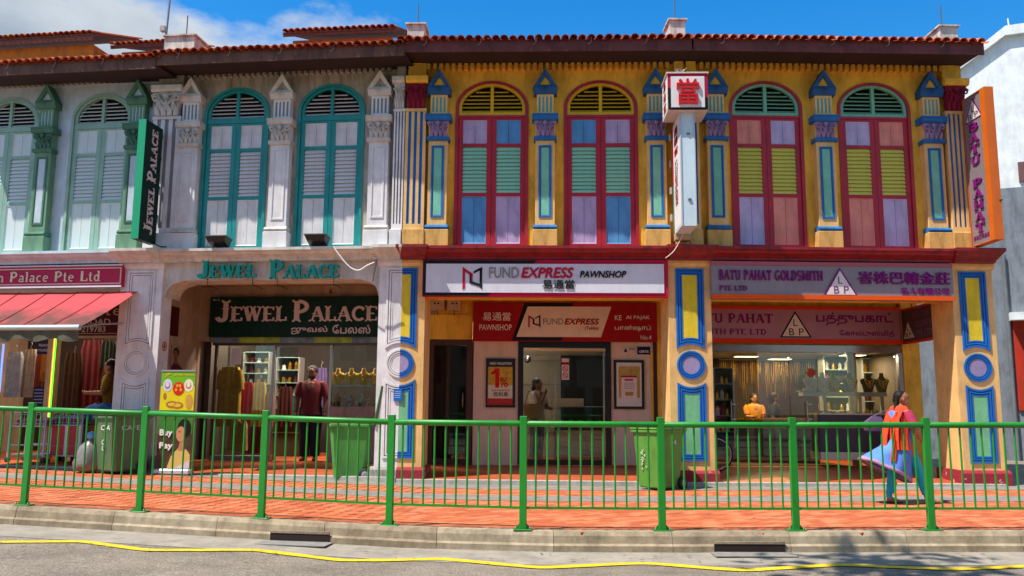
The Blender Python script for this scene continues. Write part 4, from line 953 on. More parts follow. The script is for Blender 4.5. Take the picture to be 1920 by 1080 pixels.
def logo(s, r, a, b, y, th=.0):
    """open folded frame mark: left wing in colour a, right wing in colour b"""
    x0, y0, x1, y1 = r; w = x1-x0; h = y1-y0; X = lambda t: x0+t*w; Y = lambda t: y0+t*h
    s.poly('emblem', [(X(0), Y(0)), (X(.13), Y(.08)), (X(.13), Y(.93)), (X(0), Y(1))], a, y)
    s.poly('emblem', [(X(.13), Y(.08)), (X(.52), Y(.3)), (X(.52), Y(.72)), (X(.42), Y(.72)), (X(.42), Y(.38)), (X(.13), Y(.22))], a, y-.0006)
    s.poly('emblem', [(X(1), Y(0)), (X(.87), Y(.06)), (X(.87), Y(.86)), (X(1), Y(1))], b, y)
    s.poly('emblem', [(X(.87), Y(.04)), (X(.56), Y(.2)), (X(.56), Y(.3)), (X(.87), Y(.16))], b, y-.0012)
    s.poly('emblem', [(X(.87), Y(.86)), (X(.36), Y(.72)), (X(.36), Y(.3)), (X(.44), Y(.34)), (X(.44), Y(.62)), (X(.87), Y(.74))], b, y-.0018)
# ---- pawnshop front sign
s = Sign(U1, 'fascia_sign', 792, 487, 1253, 556, -.12, 'white light box sign of the pawnshop between the yellow pillars, black and crimson border')
s.slab('case', (792, 487, 1253, 556), S_CRIM, .004, .14)
s.poly('border_dark', [(793, 488), (1010, 488), (915, 555), (793, 555)], S_BLACK, .0)
s.slab('face', (799, 495, 1245, 549), S_WHITE, -.012, .02)
logo(s, (868, 501, 905, 544), S_CRIM, S_BLACK, -.02)
s.text('FUND', (918, 501.5, 974, 522), S_GREYT, -.02, thick=.006, bold=.008)
s.text('EXPRESS', (978, 501.5, 1077, 522), S_CRIM, -.02, bold=.035, shear=.22, thick=.006)
s.text('PAWNSHOP', (1088, 508, 1175, 521), S_BLACK, -.02, bold=.03, shear=.22, thick=.006)
s.text('易通當', (1018, 525, 1078, 542), S_BLACK, -.02, bold=.012, thick=.006)
# ---- pawnshop inner sign
s = Sign(U1, 'shop_sign', 887, 567, 1232, 640, SHV-.14, 'dark red pawnshop sign with slanted cream panel above the glass door')
s.slab('board', (887, 567, 1232, 640), S_RED, .0, .13)
s.poly('border_dark', [(984, 568), (1076, 568), (1054, 639), (960, 639)], S_BLACK, -.002)
s.poly('panel', [(990, 575), (1147, 575), (1127, 632), (969, 632)], S_CREAM, -.004)
logo(s, (991, 591, 1014, 615), S_RED, S_BLACK, -.007)
s.text('FUND', (1019, 597, 1057, 609), S_GREYT, -.008, bold=.008); s.text('EXPRESS', (1059, 597, 1124, 609), S_RED, -.008, bold=.035, shear=.22); s.text('(Tekka)', (1097, 612, 1123, 620), S_RED, -.008, bold=.02)
s.text('易通當', (905, 586, 958, 602), S_TXTW, -.004, bold=.008); s.text('PAWNSHOP', (899, 609, 960, 620), S_TXTW, -.004, bold=.01)
s.text('KE', (1153, 591, 1166, 600), S_TXTW, -.004, bold=.015); s.text('AI PAJAK', (1174, 591, 1219, 600), S_TXTW, -.004, bold=.015)
s.text('பான்ஷாப்', (1153, 609, 1220, 621), S_TXTW, -.004, bold=.015); s.text('No.4', (1201, 628, 1221, 636), S_TXTW, -.004, bold=.01)
# ---- goldsmith front sign
s = Sign(U2, 'fascia_sign', 1334, 492, 1787, 562, -.12, 'brushed steel goldsmith sign with orange lower edge and white triangle emblem')
s.slab('case', (1334, 492, 1787, 562), S_STEEL, .004, .14)
s.slab('top_edge', (1334, 492, 1787, 499), sg_mat('b0606c'), -.014, .003); s.slab('bottom_edge', (1334, 554, 1787, 562), S_ORANGE, -.03, .003)
def tri(s, cx, y0, y1, w, y, ink, size=1):
    s.poly('emblem_border', [(cx, y0), (cx+w, y1), (cx-w, y1)], ink, y)
    q = 3.2*size; s.poly('emblem', [(cx, y0+q*1.7), (cx+w-q*1.5, y1-q*.7), (cx-w+q*1.5, y1-q*.7)], sg_mat('dcd6d2'), y-.003)
    h = y1-y0; s.text('L', (cx-4*size, y0+h*.32, cx+4*size, y0+h*.57), ink, y-.006); s.text('B', (cx-12.5*size, y0+h*.66, cx-3*size, y0+h*.92), ink, y-.006); s.text('P', (cx+6*size, y0+h*.66, cx+15*size, y0+h*.92), ink, y-.006)
tri(s, 1574, 502, 555, 32, -.02, S_MAG)
s.serif('BATU PAHAT GOLDSMITH', (1348, 507, 1542, 528), S_MAG, -.004, thick=.018, fat=1.15); s.serif('PTE LTD', (1348, 537, 1400, 547), S_MAG, -.004, thick=.012, fat=1.1)
s.text('峇株巴轄金莊', (1608, 508, 1781, 532), S_MAG, -.004, bold=.02, thick=.018); s.text('私人有限公司', (1688, 538, 1778, 551), S_MAG, -.004, bold=.012, thick=.012)
# ---- goldsmith inner sign
s = Sign(U2, 'shop_sign', 1322, 577, 1688, 643, SHV-.14, 'bronze coloured goldsmith sign with orange edges above the glass shopfront')
s.slab('board', (1322, 577, 1688, 643), S_STEELW, .0, .13); s.slab('top_edge', (1322, 575, 1688, 581), S_ORANGER, -.02, -.001); s.slab('bottom_edge', (1322, 636, 1688, 643.5), S_ORANGER, -.02, -.001)
tri(s, 1491, 583, 633, 30, -.004, S_BLACK)
s.serif('BATU PAHAT', (1290, 588, 1449, 608), S_MAG, -.004, fat=1.35, ser=.15); s.serif('GOLDSMITH PTE LTD', (1262, 617, 1436, 629), S_MAG, -.004, fat=1.3)
s.text('பத்துபகாட்', (1530, 585, 1675, 610), S_MAG, -.004, bold=.03); s.text('ேகால்டுஸ்மித்', (1573, 618, 1676, 632), S_MAG, -.004, bold=.03)
# ---- jeweller sign in the arcade
s = Sign(U0, 'shop_sign', 393, 556, 714, 631, SHV-.12, 'dark green sign with pale ornate letters over the jewellery shop windows')
s.slab('board', (393, 556, 714, 631), S_GREEN, 0, .11)
caps = lambda t: [1.42 if (i == 0 or t[i-1] == ' ') else 1.0 for i in range(len(t))]
s.serif('JEWEL', (404, 562, 540, 604), S_PINKW, -.004, fat=1.25, ornate=True, thick=.012, scales=caps('JEWEL')); s.serif('PALACE', (549, 562, 708, 604), S_PINKW, -.004, fat=1.25, ornate=True, thick=.012, scales=caps('PALACE'))
s.text('ஜுவல்', (549, 611, 617, 627), S_PINKW, -.004, bold=.025); s.text('ேபலஸ்', (626, 609, 696, 626), S_PINKW, -.004, bold=.025); s.text('No. 6', (398, 559, 410, 563), S_TXTW, -.004)
s = Sign(U0, 'house_number', 568, 544, 575, 552, .615, 'small black number six on the beige ceiling edge above the green sign', 'number'); s.text('6', (569, 544, 574, 552), S_BLACK, .0, bold=.03)
s.o.location = U0.w(s.uc, SHV-.02, zl(550, SHV)); s.o.scale = (1.15, 1, 1.15); s.slab('plate', (567.5, 543, 575.5, 553), CEIL, .004, .03)
# ---- free teal letters on the white beam
s = Sign(U0, 'channel_letters', 371, 484, 640, 525, -.03, 'teal ornate channel letters mounted on the white beam', 'sign')
s.serif('JEWEL', (372, 487, 484, 522), S_TEAL, .0, fat=1.35, ornate=True, thick=.07, scales=caps('JEWEL')); s.serif('PALACE', (508, 487, 638, 524), S_TEAL, .0, fat=1.35, ornate=True, thick=.07, scales=caps('PALACE'))
for px in (389, 475, 521, 626): x, z = s.p(px, 520); MB().tube([(x, .03, z), (x, .03, z-.12), (x+.0, .5, z-.14)], .007, n=5).build('bracket', S_BLACK, s.o)
# ---- shop sign and awning of the pale house
s = Sign(UM, 'fascia_sign', -60, 499, 229, 539, -.1, 'crimson sign with cream serif letters and white edges above the red awning')
s.slab('board', (-60, 499, 229, 539), S_ROSE, .0, .1)
for r in ((-60, 498, 229, 500.5), (-60, 537, 229, 540)): s.slab('edge', r, S_WHITE, -.02, -.001)
x0, x1, z0, z1 = s.b(-58, 503.5, 227, 534); mb = MB(); mb.frame([(x0, z0), (x1, z0), (x1, z1), (x0, z1)], [(x0+.02, z0+.02), (x1-.02, z0+.02), (x1-.02, z1-.02), (x0+.02, z1-.02)], -.004, .002); mb.build('line_border', sg_mat('d8c0a8'), s.o)
s.serif('n Palace Pte Ltd', (-3, 508.5, 190, 529), sg_mat('e0d4b4'), -.003, thick=.006, fat=1.1, ser=.1)
s = Sign(UM, 'shop_sign', 60, 566, 224, 629, 1.55, 'dark maroon board with white letters half hidden behind the awning')
s.slab('board', (60, 566, 224, 629), S_MAROON, 0, .08); s.serif('Palace Pte', (150-105, 572, 226, 592), sg_mat('b8a890'), -.003, ser=.1)
s.text('BUFFALO ROAD', (150-68, 598, 208, 609), sg_mat('b8b0a4'), -.003, bold=.02); s.text('SINGAPORE 219783', (150-80, 612, 200, 623), sg_mat('b8b0a4'), -.003, bold=.02); s.slab('line', (60, 625, 222, 626), sg_mat('b8a890'), -.004, -.001)
# ---- blade signs
def solve_v(F, px, py, u, v0=-2.5, v1=0):
    for _ in range(40):
        vm = (v0+v1)/2
        if (F.u(px, py, v0)-u)*(F.u(px, py, vm)-u) <= 0: v1 = vm
        else: v0 = vm
    return (v0+v1)/2
# jeweller blade
vf = -.2; ub, zt2 = U0.uz(306, 243, vf); zb2 = U0.z(287, 459, vf); vn = solve_v(U0, 275, 223, ub); ln = vf-vn
o = U0.empty('blade_sign', ub, vn, zb2, R(90)); tag(o, 'dark green vertical blade sign with pale rotated letters beside the white pilaster', 'sign')
H = zt2-zb2; MB().box(0, ln, 0, .13, 0, H).build('board', S_GREEN, o); MB().box(-.012, -.001, -.004, .134, 0, H).build('edge', paint('1f9a6a', .35, .05, 0), o)
for nm_, t, a, b in (('JEWEL', 'JEWEL', .06, .46), ('PALACE', 'PALACE', .50, .95)):
    [(setattr(l, 'rotation_euler', (0, R(-90), 0)), setattr(l, 'location', (ln*.72, -.004, H*a))) for l in serif(o, t, 0, H*(b-a), 0, ln*.5, 0, S_PINKW, fat=1.2, ornate=True, thick=.01, scales=caps(t))]
for k in (.25, .5, .75, .95): MB().box(ln, ln+.22, .04, .09, H*k-.03, H*k+.03).build('arm', paint('0f7a6a', .4, .05, 0), o)
# goldsmith blade
vf = -.22; ub, zt2 = U2.uz(1806, 190, vf); zb2 = U2.z(1822, 462, vf); vn = solve_v(U2, 1846, 163, ub); ln = vf-vn
o = U2.empty('blade_sign', ub, vf, zb2, R(-90)); tag(o, 'orange edged vertical blade sign with purple stacked letters on the corner house', 'sign')
H = zt2-zb2; MB().box(0, ln, 0, .12, 0, H).build('board', S_STEEL, o); ORW = paint('d0640c', .45, .1, .1, 4, .2, '7a3408')
MB().box(ln+.001, ln+.012, -.02, .135, -.01, H+.01).build('front_edge', ORW, o); MB().box(-.012, -.001, -.02, .135, -.01, H+.01).build('rear_edge', ORW, o)
for z in (-.012, H): MB().box(0, ln, -.02, .135, z, z+.012).build('cap_edge', ORW, o)
MB().box(ln*.8, ln, -.02, -.001, 0, H).build('side_strip', ORW, o)
q = MB(); q.add([(ln*.02, -.008, H*.83), (ln*.84, -.008, H*.83), (ln*.43, -.008, H*.985)], [(0, 1, 2)]); q.build('emblem_border', S_MAG, o)
q = MB(); q.add([(ln*.09, -.011, H*.836), (ln*.77, -.011, H*.836), (ln*.43, -.011, H*.968)], [(0, 1, 2)]); q.build('emblem', sg_mat('dcd0c8'), o)
lettering(o, 'L', ln*.38, ln*.5, H*.885, H*.93, -.014, S_BLACK); lettering(o, 'B', ln*.2, ln*.36, H*.842, H*.878, -.014, S_BLACK); lettering(o, 'P', ln*.5, ln*.66, H*.842, H*.878, -.014, S_BLACK)
for k, ch in enumerate('BATU PAHAT'):
    if ch != ' ': z = H*.755-k*H*.0755; serif(o, ch, ln*.2, ln*.62, z, z+H*.058, -.003, S_MAG, fat=1.3, thick=.02, ser=.16)
lettering(o, '峇株巴轄金莊', ln*.05, ln*.78, H*.03, H*.062, -.003, S_MAG, bold=.02)
MB().tube([(0, .1, -.03), (-.3, .1, .05)], .012, n=6).build('arm', paint('5a3a20', .6, .1, 0), o); MB().tube([(-.02, .1, H*.98), (-.25, .1, H*.86)], .012, n=6).build('arm', paint('5a3a20', .6, .1, 0), o)
MB().lathe([(.02, 0), (.02, .03), (.012, .035)], n=10).build('bolt', paint('5a5048', .4, .1, 0, metal=.6), o, loc=(ln+.012, .12, H*.25), rot=(0, R(90), 0))
# pawn character sign: cube on a tall narrow light box
vc = -1.15; u0, u1, z0, z1 = uzbox(U1, 1252, 138, 1327, 206, vc); cu_ = (u0+u1)/2; CW = u1-u0; zbot = U1.z(1290, 424, -1.0)
o = U1.empty('projecting_sign', cu_, vc, zbot); tag(o, 'white cube sign with red pawn character on a tall white light box', 'sign')
zc = z0-zbot; hc = z1-z0; dc = .62
MB().box(-CW/2, CW/2, 0, dc, zc, zc+hc).build('cube_case', paint('d8cdc4', .5, .08, .05, 3, .2, '8a8078'), o)
def qd(nm, pts, m, y): mb = MB(); mb.add([(x, y, z) for x, z in pts], [tuple(range(len(pts)))]); fix_orient2(mb); return mb.build(nm, m, o)
h_ = CW/2; qd('frame', [(-h_, zc+hc*.62), (h_, zc+hc*.33), (h_, zc+hc), (-h_, zc+hc)], S_CRIM, -.003); qd('frame', [(-h_, zc), (h_, zc), (h_, zc+hc*.33), (-h_, zc+hc*.62)], S_BLACK, -.003)
MB().box(-h_*.84, h_*.84, -.01, -.002, zc+hc*.07, zc+hc*.92).build('face', sg_mat('e0dcda'), o)
lettering(o, '當', -h_*.56, h_*.56, zc+hc*.14, zc+hc*.84, -.011, sg_mat('c81420'), bold=.008, thick=.035)
MB().box(-h_-.02, h_+.02, -.02, dc+.02, zc+hc, zc+hc+.025).build('lid', paint('c8beb4', .5, .1, .1), o)
sd = empty('side', (0, 0, 0)); sd.parent = o; col.objects.unlink(sd); bpy.data.objects.remove(sd)
def side_text(t, y0, y1, za, zb, m, x, bold=.03):      # on the left (-x) flank, reading downwards
    l = lettering(o, t, 0, y1-y0, 0, zb-za, 0, m, bold=bold); l.rotation_euler = (0, 0, R(-90)); l.location = (x, y1, za)
MB().box(-h_-.004, -h_-.0005, dc*.08, dc*.94, zc+.05, zc+hc-.05).build('side_face', sg_mat('e0dcda'), o)
for k, ch in enumerate('易通當'): side_text(ch, dc*.3, dc*.75, zc+hc*(.68-.29*k), zc+hc*(.92-.29*k), S_RED, -h_-.006)
pw = .125; pd0, pd1 = .12, .95
MB().box(-pw, pw, pd0, pd1, 0, zc).build('light_box', paint('c9dde4', .45, .06, .05, 3, .2, '7a8a90'), o)
for x in (-pw, pw-.02): MB().box(x, x+.02, pd0-.012, pd0-.001, 0, zc).build('trim', paint('b8c0c4', .4, .06, 0), o)
MB().box(-pw-.003, -pw-.0005, pd0+.03, pd1-.03, .04, zc-.02).build('side_face', sg_mat('e4dcda'), o)
for x, z in ((.02, zc*.8), (.02, zc*.22)): MB().box(x-.03, x+.02, pd0-.02, pd0-.001, z, z+.03).build('clip', paint('4a6068', .5, .1, 0), o)
MB().box(-pw-.005, -pw-.0035, pd1-.14, pd1-.02, zc*.45, zc).build('side_border', S_CRIM, o); MB().box(-pw-.005, -pw-.0035, pd1-.14, pd1-.02, .02, zc*.45).build('side_border', paint('2a8a70', .4, .05, 0), o)
for k, ch in enumerate('易通當'): side_text(ch, pd0+.2, pd1-.25, zc*(.86-.09*k), zc*(.93-.09*k), S_RED, -pw-.0065)
for k, ch in enumerate('FUNDEXPRESS'): side_text(ch, pd0+.25, pd1-.3, zc*(.60-.037*k), zc*(.63-.037*k), S_RED if k > 3 else S_GREYT, -pw-.0065)
MB().box(-pw, pw, pd1-.2, pd1, -.1, -.001).build('foot_bracket', paint('b09878', .7, .2, .2, 4, .4), o)
for k in (.2, .45, .7, .95): MB().box(-pw-.05, -pw-.02, pd1, pd1+.05, zc*k-.12, zc*k).build('bolt_plate', paint('c0b8ac', .5, .1, .1, 5, .3), o)
mb = MB()
for i in range(14): a = rnd.uniform(-.9, .9); mb.tube([(rnd.uniform(-.1, .1)-.1, .1, zc+hc+.025), (a*.12-.1, .1+rnd.uniform(-.05, .05), zc+hc+.13)], .0025, n=4)
mb.build('bird_spikes', paint('b8b0a8', .4, .1, 0, metal=.5), o)
# small hanging blade in the arcade of the corner house
u0_, z0_ = U2.uz(1693, 642, 2.0); z1_ = U2.z(1693, 584, 2.0); vn = solve_v(U2, 1750, 608, u0_, .2, 2.0); ln = 2.0-vn
o = U2.empty('hanging_sign', u0_, 2.0, z0_, R(-90)); tag(o, 'small dark hanging sign with triangle emblem in the corner arcade', 'sign'); H = z1_-z0_
MB().box(0, ln, 0, .06, 0, H).build('board', paint('4c3a3c', .4, .1, .05, 3, .1), o)
for z in (-.04, H): MB().box(0, ln, -.006, .066, z, z+.04).build('edge', S_ORANGER, o)
q = MB(); q.add([(ln*.05, -.003, H*.1), (ln*.4, -.003, H*.1), (ln*.2, -.003, H*.62)], [(0, 1, 2)]); q.build('emblem', sg_mat('cfc4b8'), o)
for k, t in enumerate(('BATU PAHAT', 'GOLDSMITH', 'PTE LTD')): lettering(o, t, ln*(.38+.03*k), ln*.97, H*(.7-.3*k), H*(.9-.3*k), -.003, sg_mat('8a5a80'), bold=.02)
lettering(o, 'L', ln*.17, ln*.24, H*.34, H*.46, -.006, S_BLACK); lettering(o, 'B', ln*.12, ln*.2, H*.14, H*.28, -.006, S_BLACK); lettering(o, 'P', ln*.24, ln*.31, H*.14, H*.28, -.006, S_BLACK)
MB().tube([(ln*.3, .03, H+.04), (ln*.3, .03, H+.3)], .008, n=5).build('hanger', S_BLACK, o)
# ================================================================ shopfronts
ZC1 = zl(548, SHV)
def wallbox(par, F, px0, py0, px1, py1, m, v=SHV, th=.12, name='shopfront_wall'):
    u0, u1, z0, z1 = uzbox(F, px0, py0, px1, py1, v); return MB().box(u0, u1, v, v+th, z0, z1).build(name, m, par)
TILEW = pl('dcc2aa', dirt=.15, dirtcol='8a6a50', bump=.2, var=.07); BLKF = paint('16171a', .3, .1, .05, 3, .1, '3a3a3a', spec=.5)
# pawnshop
uL, uR = U1.u(770, 700, SHV), U1.u(1300, 700, SHV); zF = .2
MB().box(uL, uR, SHV, SHV+.15, zl(600, SHV), ZC1).build('shopfront_wall', YW, h1)
wallbox(h1, U1, 770, 590, 886, 636, YW, v=SHV-.05, name='lintel')
wallbox(h1, U1, 770, 636, 799, 872, YW); wallbox(h1, U1, 1233, 600, 1300, 872, YW)
wallbox(h1, U1, 887, 640, 971, 872, TILEW); wallbox(h1, U1, 1146, 640, 1232, 872, TILEW)
wallbox(h1, U1, 1226, 640, 1233, 872, paint('3a1a14', .5, .1, 0), v=SHV-.03, name='dark_post')
u0, u1, z0, z1 = uzbox(U1, 971, 638, 1146, 872, SHV-.02); a, b, c, d = uzbox(U1, 981, 652, 1136, 862, SHV-.02)
q = MB(); q.frame([(u0, z0), (u1, z0), (u1, z1), (u0, z1)], [(a, c), (b, c), (b, d), (a, d)], SHV-.03, SHV+.1); df = q.build('door_frame', BLKF, h1)
pane(df, a, b, c, d, SHV+.03)
MB().box(b-.05, b-.02, SHV+.0, SHV+.02, c+.1, d-.1).build('handle_bar', paint('b0aca8', .3, .05, 0, metal=.8), df)
u0, u1, z0, z1 = uzbox(U1, 799, 636, 885, 872, SHV-.01); BR = paint('4a2a1c', .5, .15, .1, 3, .2, '1a0e0a'); a, b, c, d = u0+.13, u1-.12, z0+.12, z1-.12
q = MB(); q.frame([(u0, z0), (u1, z0), (u1, z1), (u0, z1)], [(a, c), (b, c), (b, d), (a, d)], SHV-.01, SHV+.1); q.box(a, b, SHV+.02, SHV+.06, c+.62, c+.7); dd = q.build('side_door', BR, h1)
pane(dd, a, b, c, d, SHV+.04); MB().box(a-.02, b+.02, SHV+.12, SHV+.14, c, d).build('door_blind', paint('1c1e1a', .8, .1, 0), dd)
MB().tube([(b-.06, SHV-.01, c+1.0), (b-.06, SHV-.05, c+1.02), (b-.06, SHV-.05, c+1.25), (b-.06, SHV-.01, c+1.27)], .012, n=6).build('handle', paint('a08a60', .3, .05, 0, metal=.8), dd)
PWALL = paint('b3aea4', .55, .08, .03, 2, .05, '6a6a6a')
room(h1, U1.u(890, 700, SHV), U1.u(1240, 700, SHV), ZC1, zF, 3.0, PWALL, back_m=PWALL)
# grille lines of wall panels inside the pawnshop
uA, uB = U1.u(890, 700, SHV), U1.u(1240, 700, SHV)
for k in range(4): MB().box(uA+.001, uA+1.9, SHV+3.09, SHV+3.118, .75+.55*k, .757+.55*k).build('panel_joint', paint('6c6862', .6, .05, 0), h1)
MB().box(uA+1.75, uB-.02, SHV+2.6, SHV+2.7, zF, ZC1-.05).build('partition', paint('1a2224', .35, .1, 0), h1)
MB().box(uA+.9, uB-.02, SHV+1.2, SHV+3.0, zl(655, SHV)+.05, zl(655, SHV)+.2).build('bulkhead', paint('c8c2ba', .6, .05, 0), h1)
# goldsmith
zt_, zb_ = zl(657, SHV), U2.z(1500, 868, SHV); uL, uR = U2.u(1325, 700, SHV), U2.u(1688, 700, SHV)
MB().box(-.1, uR, SHV, SHV+.15, zl(645, SHV), ZC1).build('shopfront_wall', YW, h2)
MB().box(uL-.3, uR, SHV-.06, SHV+.05, zt_, zl(644, SHV)-.002).build('header_band', paint('8c8280', .18, .1, .02, 2, .1, metal=.6), h2)
MB().box(-.3, uL+.02, SHV, SHV+.12, .1, zt_).build('shopfront_wall', YW, h2)
uE = U2.u(1727, 700, SHV-.1); MB().box(uR+.03, uE, SHV-.1, SHV+4.5, .05, ZC1).build('end_wall', YW, h2)
MB().box(uR-.06, uR+.03, SHV-.08, SHV+.02, .1, zt_).build('edge_post', paint('9c9a96', .3, .05, 0, metal=.5), h2)
ALU = paint('aaa6a2', .35, .06, .02, 3, .1, metal=.5)
xs = [U2.u(p, 760, SHV) for p in (1330, 1361, 1483, 1536, 1683)]
for i in range(4):
    g = pane(h2, xs[i]+.004, xs[i+1]-.004, zb_+(.04 if i < 3 else .62), zt_, SHV+(.02 if i != 1 else .05))
for px in (1374, 1516):
    u = U2.u(px, 760, SHV)
    for py in (758, 786):
        z = U2.z(px, py, SHV); MB().box(u-.05, u+.05, SHV-.045, SHV-.03, z-.012, z+.012).build('door_handle', ALU, h2)
    MB().box(u-.045, u-.03, SHV-.045, SHV-.03, U2.z(px, 792, SHV), U2.z(px, 752, SHV)).build('door_handle', ALU, h2)
# stall riser of the display window
a, b, z0, z1 = uzbox(U2, 1537, 778, 1683, 862, SHV-.02); MB().box(a, b, SHV-.02, SHV+.5, z0+.14, z1).build('stall_riser', paint('33283c', .4, .25, .1, 6, .2), h2); MB().box(a, b, SHV-.03, SHV+.5, z0, z0+.14).build('stall_plinth', ALU, h2); MB().box(a, b, SHV-.04, SHV+.5, z1, z1+.03).build('window_sill', ALU, h2)
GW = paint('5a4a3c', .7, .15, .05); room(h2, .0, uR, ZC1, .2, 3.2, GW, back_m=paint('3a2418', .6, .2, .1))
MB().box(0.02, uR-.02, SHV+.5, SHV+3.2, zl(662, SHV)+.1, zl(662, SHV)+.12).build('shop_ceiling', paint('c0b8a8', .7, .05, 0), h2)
# jeweller and clothes shop
uL, uR = U0.u(393, 700, SHV), U0.u(716, 700, SHV); zt_ = U0.z(550, 643, SHV); zb_ = U0.z(550, 866, SHV)
MB().box(.3, 5.0, SHV, SHV+.15, U0.z(550, 634, SHV), zl(535, SHV)).build('shopfront_wall', BEIGEW, h0)
POST = [paint(c, .5, .5, 0, 5) for c in ('8a7468', '7a8a90', '9a5a80', 'a8b83a')]
seg = [U0.u(p, 640, SHV) for p in (396, 450, 525, 590, 660, 712)]
for i in range(5): MB().box(seg[i], seg[i+1]-.002, SHV-.02, SHV+.1, zt_, U0.z(550, 632, SHV)-.002).build('header_poster', POST[(i*2+1) % 4], h0)
BRZ = paint('5a4630', .4, .15, .05, 3, .2, '241a10', metal=.4)
xs = [U0.u(p, 750, SHV) for p in (400, 509, 511, 616, 618, 708)]
MB().box(xs[0]-.08, xs[5]+.05, SHV-.01, SHV+.06, zt_-.05, zt_).build('head_rail', BRZ, h0)
for p, w in ((400, .05), (509, .04), (618, .05), (706, .04)): u = U0.u(p, 750, SHV); MB().box(u-w/2, u+w/2, SHV-.01, SHV+.06, zb_, zt_-.05).build('mullion', ALU if p > 450 else BRZ, h0)
pane(h0, xs[0]+.03, xs[1]-.03, zb_+.1, zt_-.05, SHV+.02); pane(h0, xs[4]+.03, xs[5]-.03, U0.z(660, 762, SHV), zt_-.05, SHV+.02)
ud = U0.u(553, 750, SHV); pane(h0, xs[1]+.05, ud, zb_+.05, zt_-.08, SHV+.03, 'door_leaf')
MB().box(xs[0]-.02, xs[1], SHV-.02, SHV+.3, zb_-.05, zb_+.1).build('stall_riser', paint('7a7672', .5, .1, .1, 4, .2), h0)
MB().box(xs[4], xs[5], SHV-.02, SHV+.4, zb_-.05, U0.z(660, 762, SHV)).build('stall_riser', pl('a88c7c'), h0)
MB().box(xs[1], xs[4], SHV+.0, SHV+1.2, zb_-.04, zb_-.015).build('door_mat', paint('1c3a2c', .95, .2, .4), h0)
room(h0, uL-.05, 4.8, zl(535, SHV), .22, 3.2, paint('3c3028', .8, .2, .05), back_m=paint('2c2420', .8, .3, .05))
# side pier and dark recess left of the jeweller
a, b = U0.u(322, 700, SHV), U0.u(362, 700, SHV); MB().box(a-.9, b, SHV-.05, SHV+.3, .15, zl(535, SHV)).build('shopfront_wall', BEIGEW, h0)
MB().box(b-.25, b+.02, SHV-.3, SHV-.051, .15, zl(590, SHV)).build('pier', BEIGEW, h0)
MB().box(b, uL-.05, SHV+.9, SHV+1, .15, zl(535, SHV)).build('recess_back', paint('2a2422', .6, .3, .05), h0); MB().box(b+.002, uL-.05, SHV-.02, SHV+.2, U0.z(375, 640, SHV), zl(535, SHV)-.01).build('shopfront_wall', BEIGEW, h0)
# pale house shop: recessed dark front
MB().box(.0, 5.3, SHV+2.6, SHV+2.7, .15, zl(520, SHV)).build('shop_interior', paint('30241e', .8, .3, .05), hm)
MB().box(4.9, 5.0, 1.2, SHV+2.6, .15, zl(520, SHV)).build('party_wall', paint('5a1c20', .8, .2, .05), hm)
MB().box(.0, 5.0, 1.6, 1.7, UM.z(120, 632, 1.6)-.02, zl(520, SHV)).build('lintel', BEIGEW, hm)
a = UM.u(93, 700, 1.55); MB().box(a-.09, a+.06, 1.55, 1.75, .15, UM.z(93, 634, 1.6)).build('door_post', BEIGEW, hm)
# extra walls that close the arcade
MB().box(PC0+.02, PC0+.10, .36, SHV+1, .12, zl(535, SHV)).build('arcade_side_wall', BEIGEW, h0)
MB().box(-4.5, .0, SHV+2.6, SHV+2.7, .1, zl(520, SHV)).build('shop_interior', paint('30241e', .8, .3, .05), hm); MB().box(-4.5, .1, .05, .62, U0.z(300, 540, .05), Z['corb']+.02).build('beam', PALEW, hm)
MB().box(-4.5, .0, .62, SHV+2.7, zl(520, SHV), zl(520, SHV)+.1).build('arcade_ceiling', CEIL, hm); mb = MB(); mb.box(-4.5, .1, .0, SHV+2.7, -.1, .21); mb.build('arcade_floor', M_FLOOR, hm)
MB().box(UM.u(-60, 700, 1.6)-1.2, UM.u(-60, 700, 1.6)-1.1, .6, SHV+2.6, .1, zl(520, SHV)).build('party_wall', BEIGEW, hm)
def ground_at(px, py):
    h = at_height(px, py, 0); return at_height(px, py, gz(h.x))
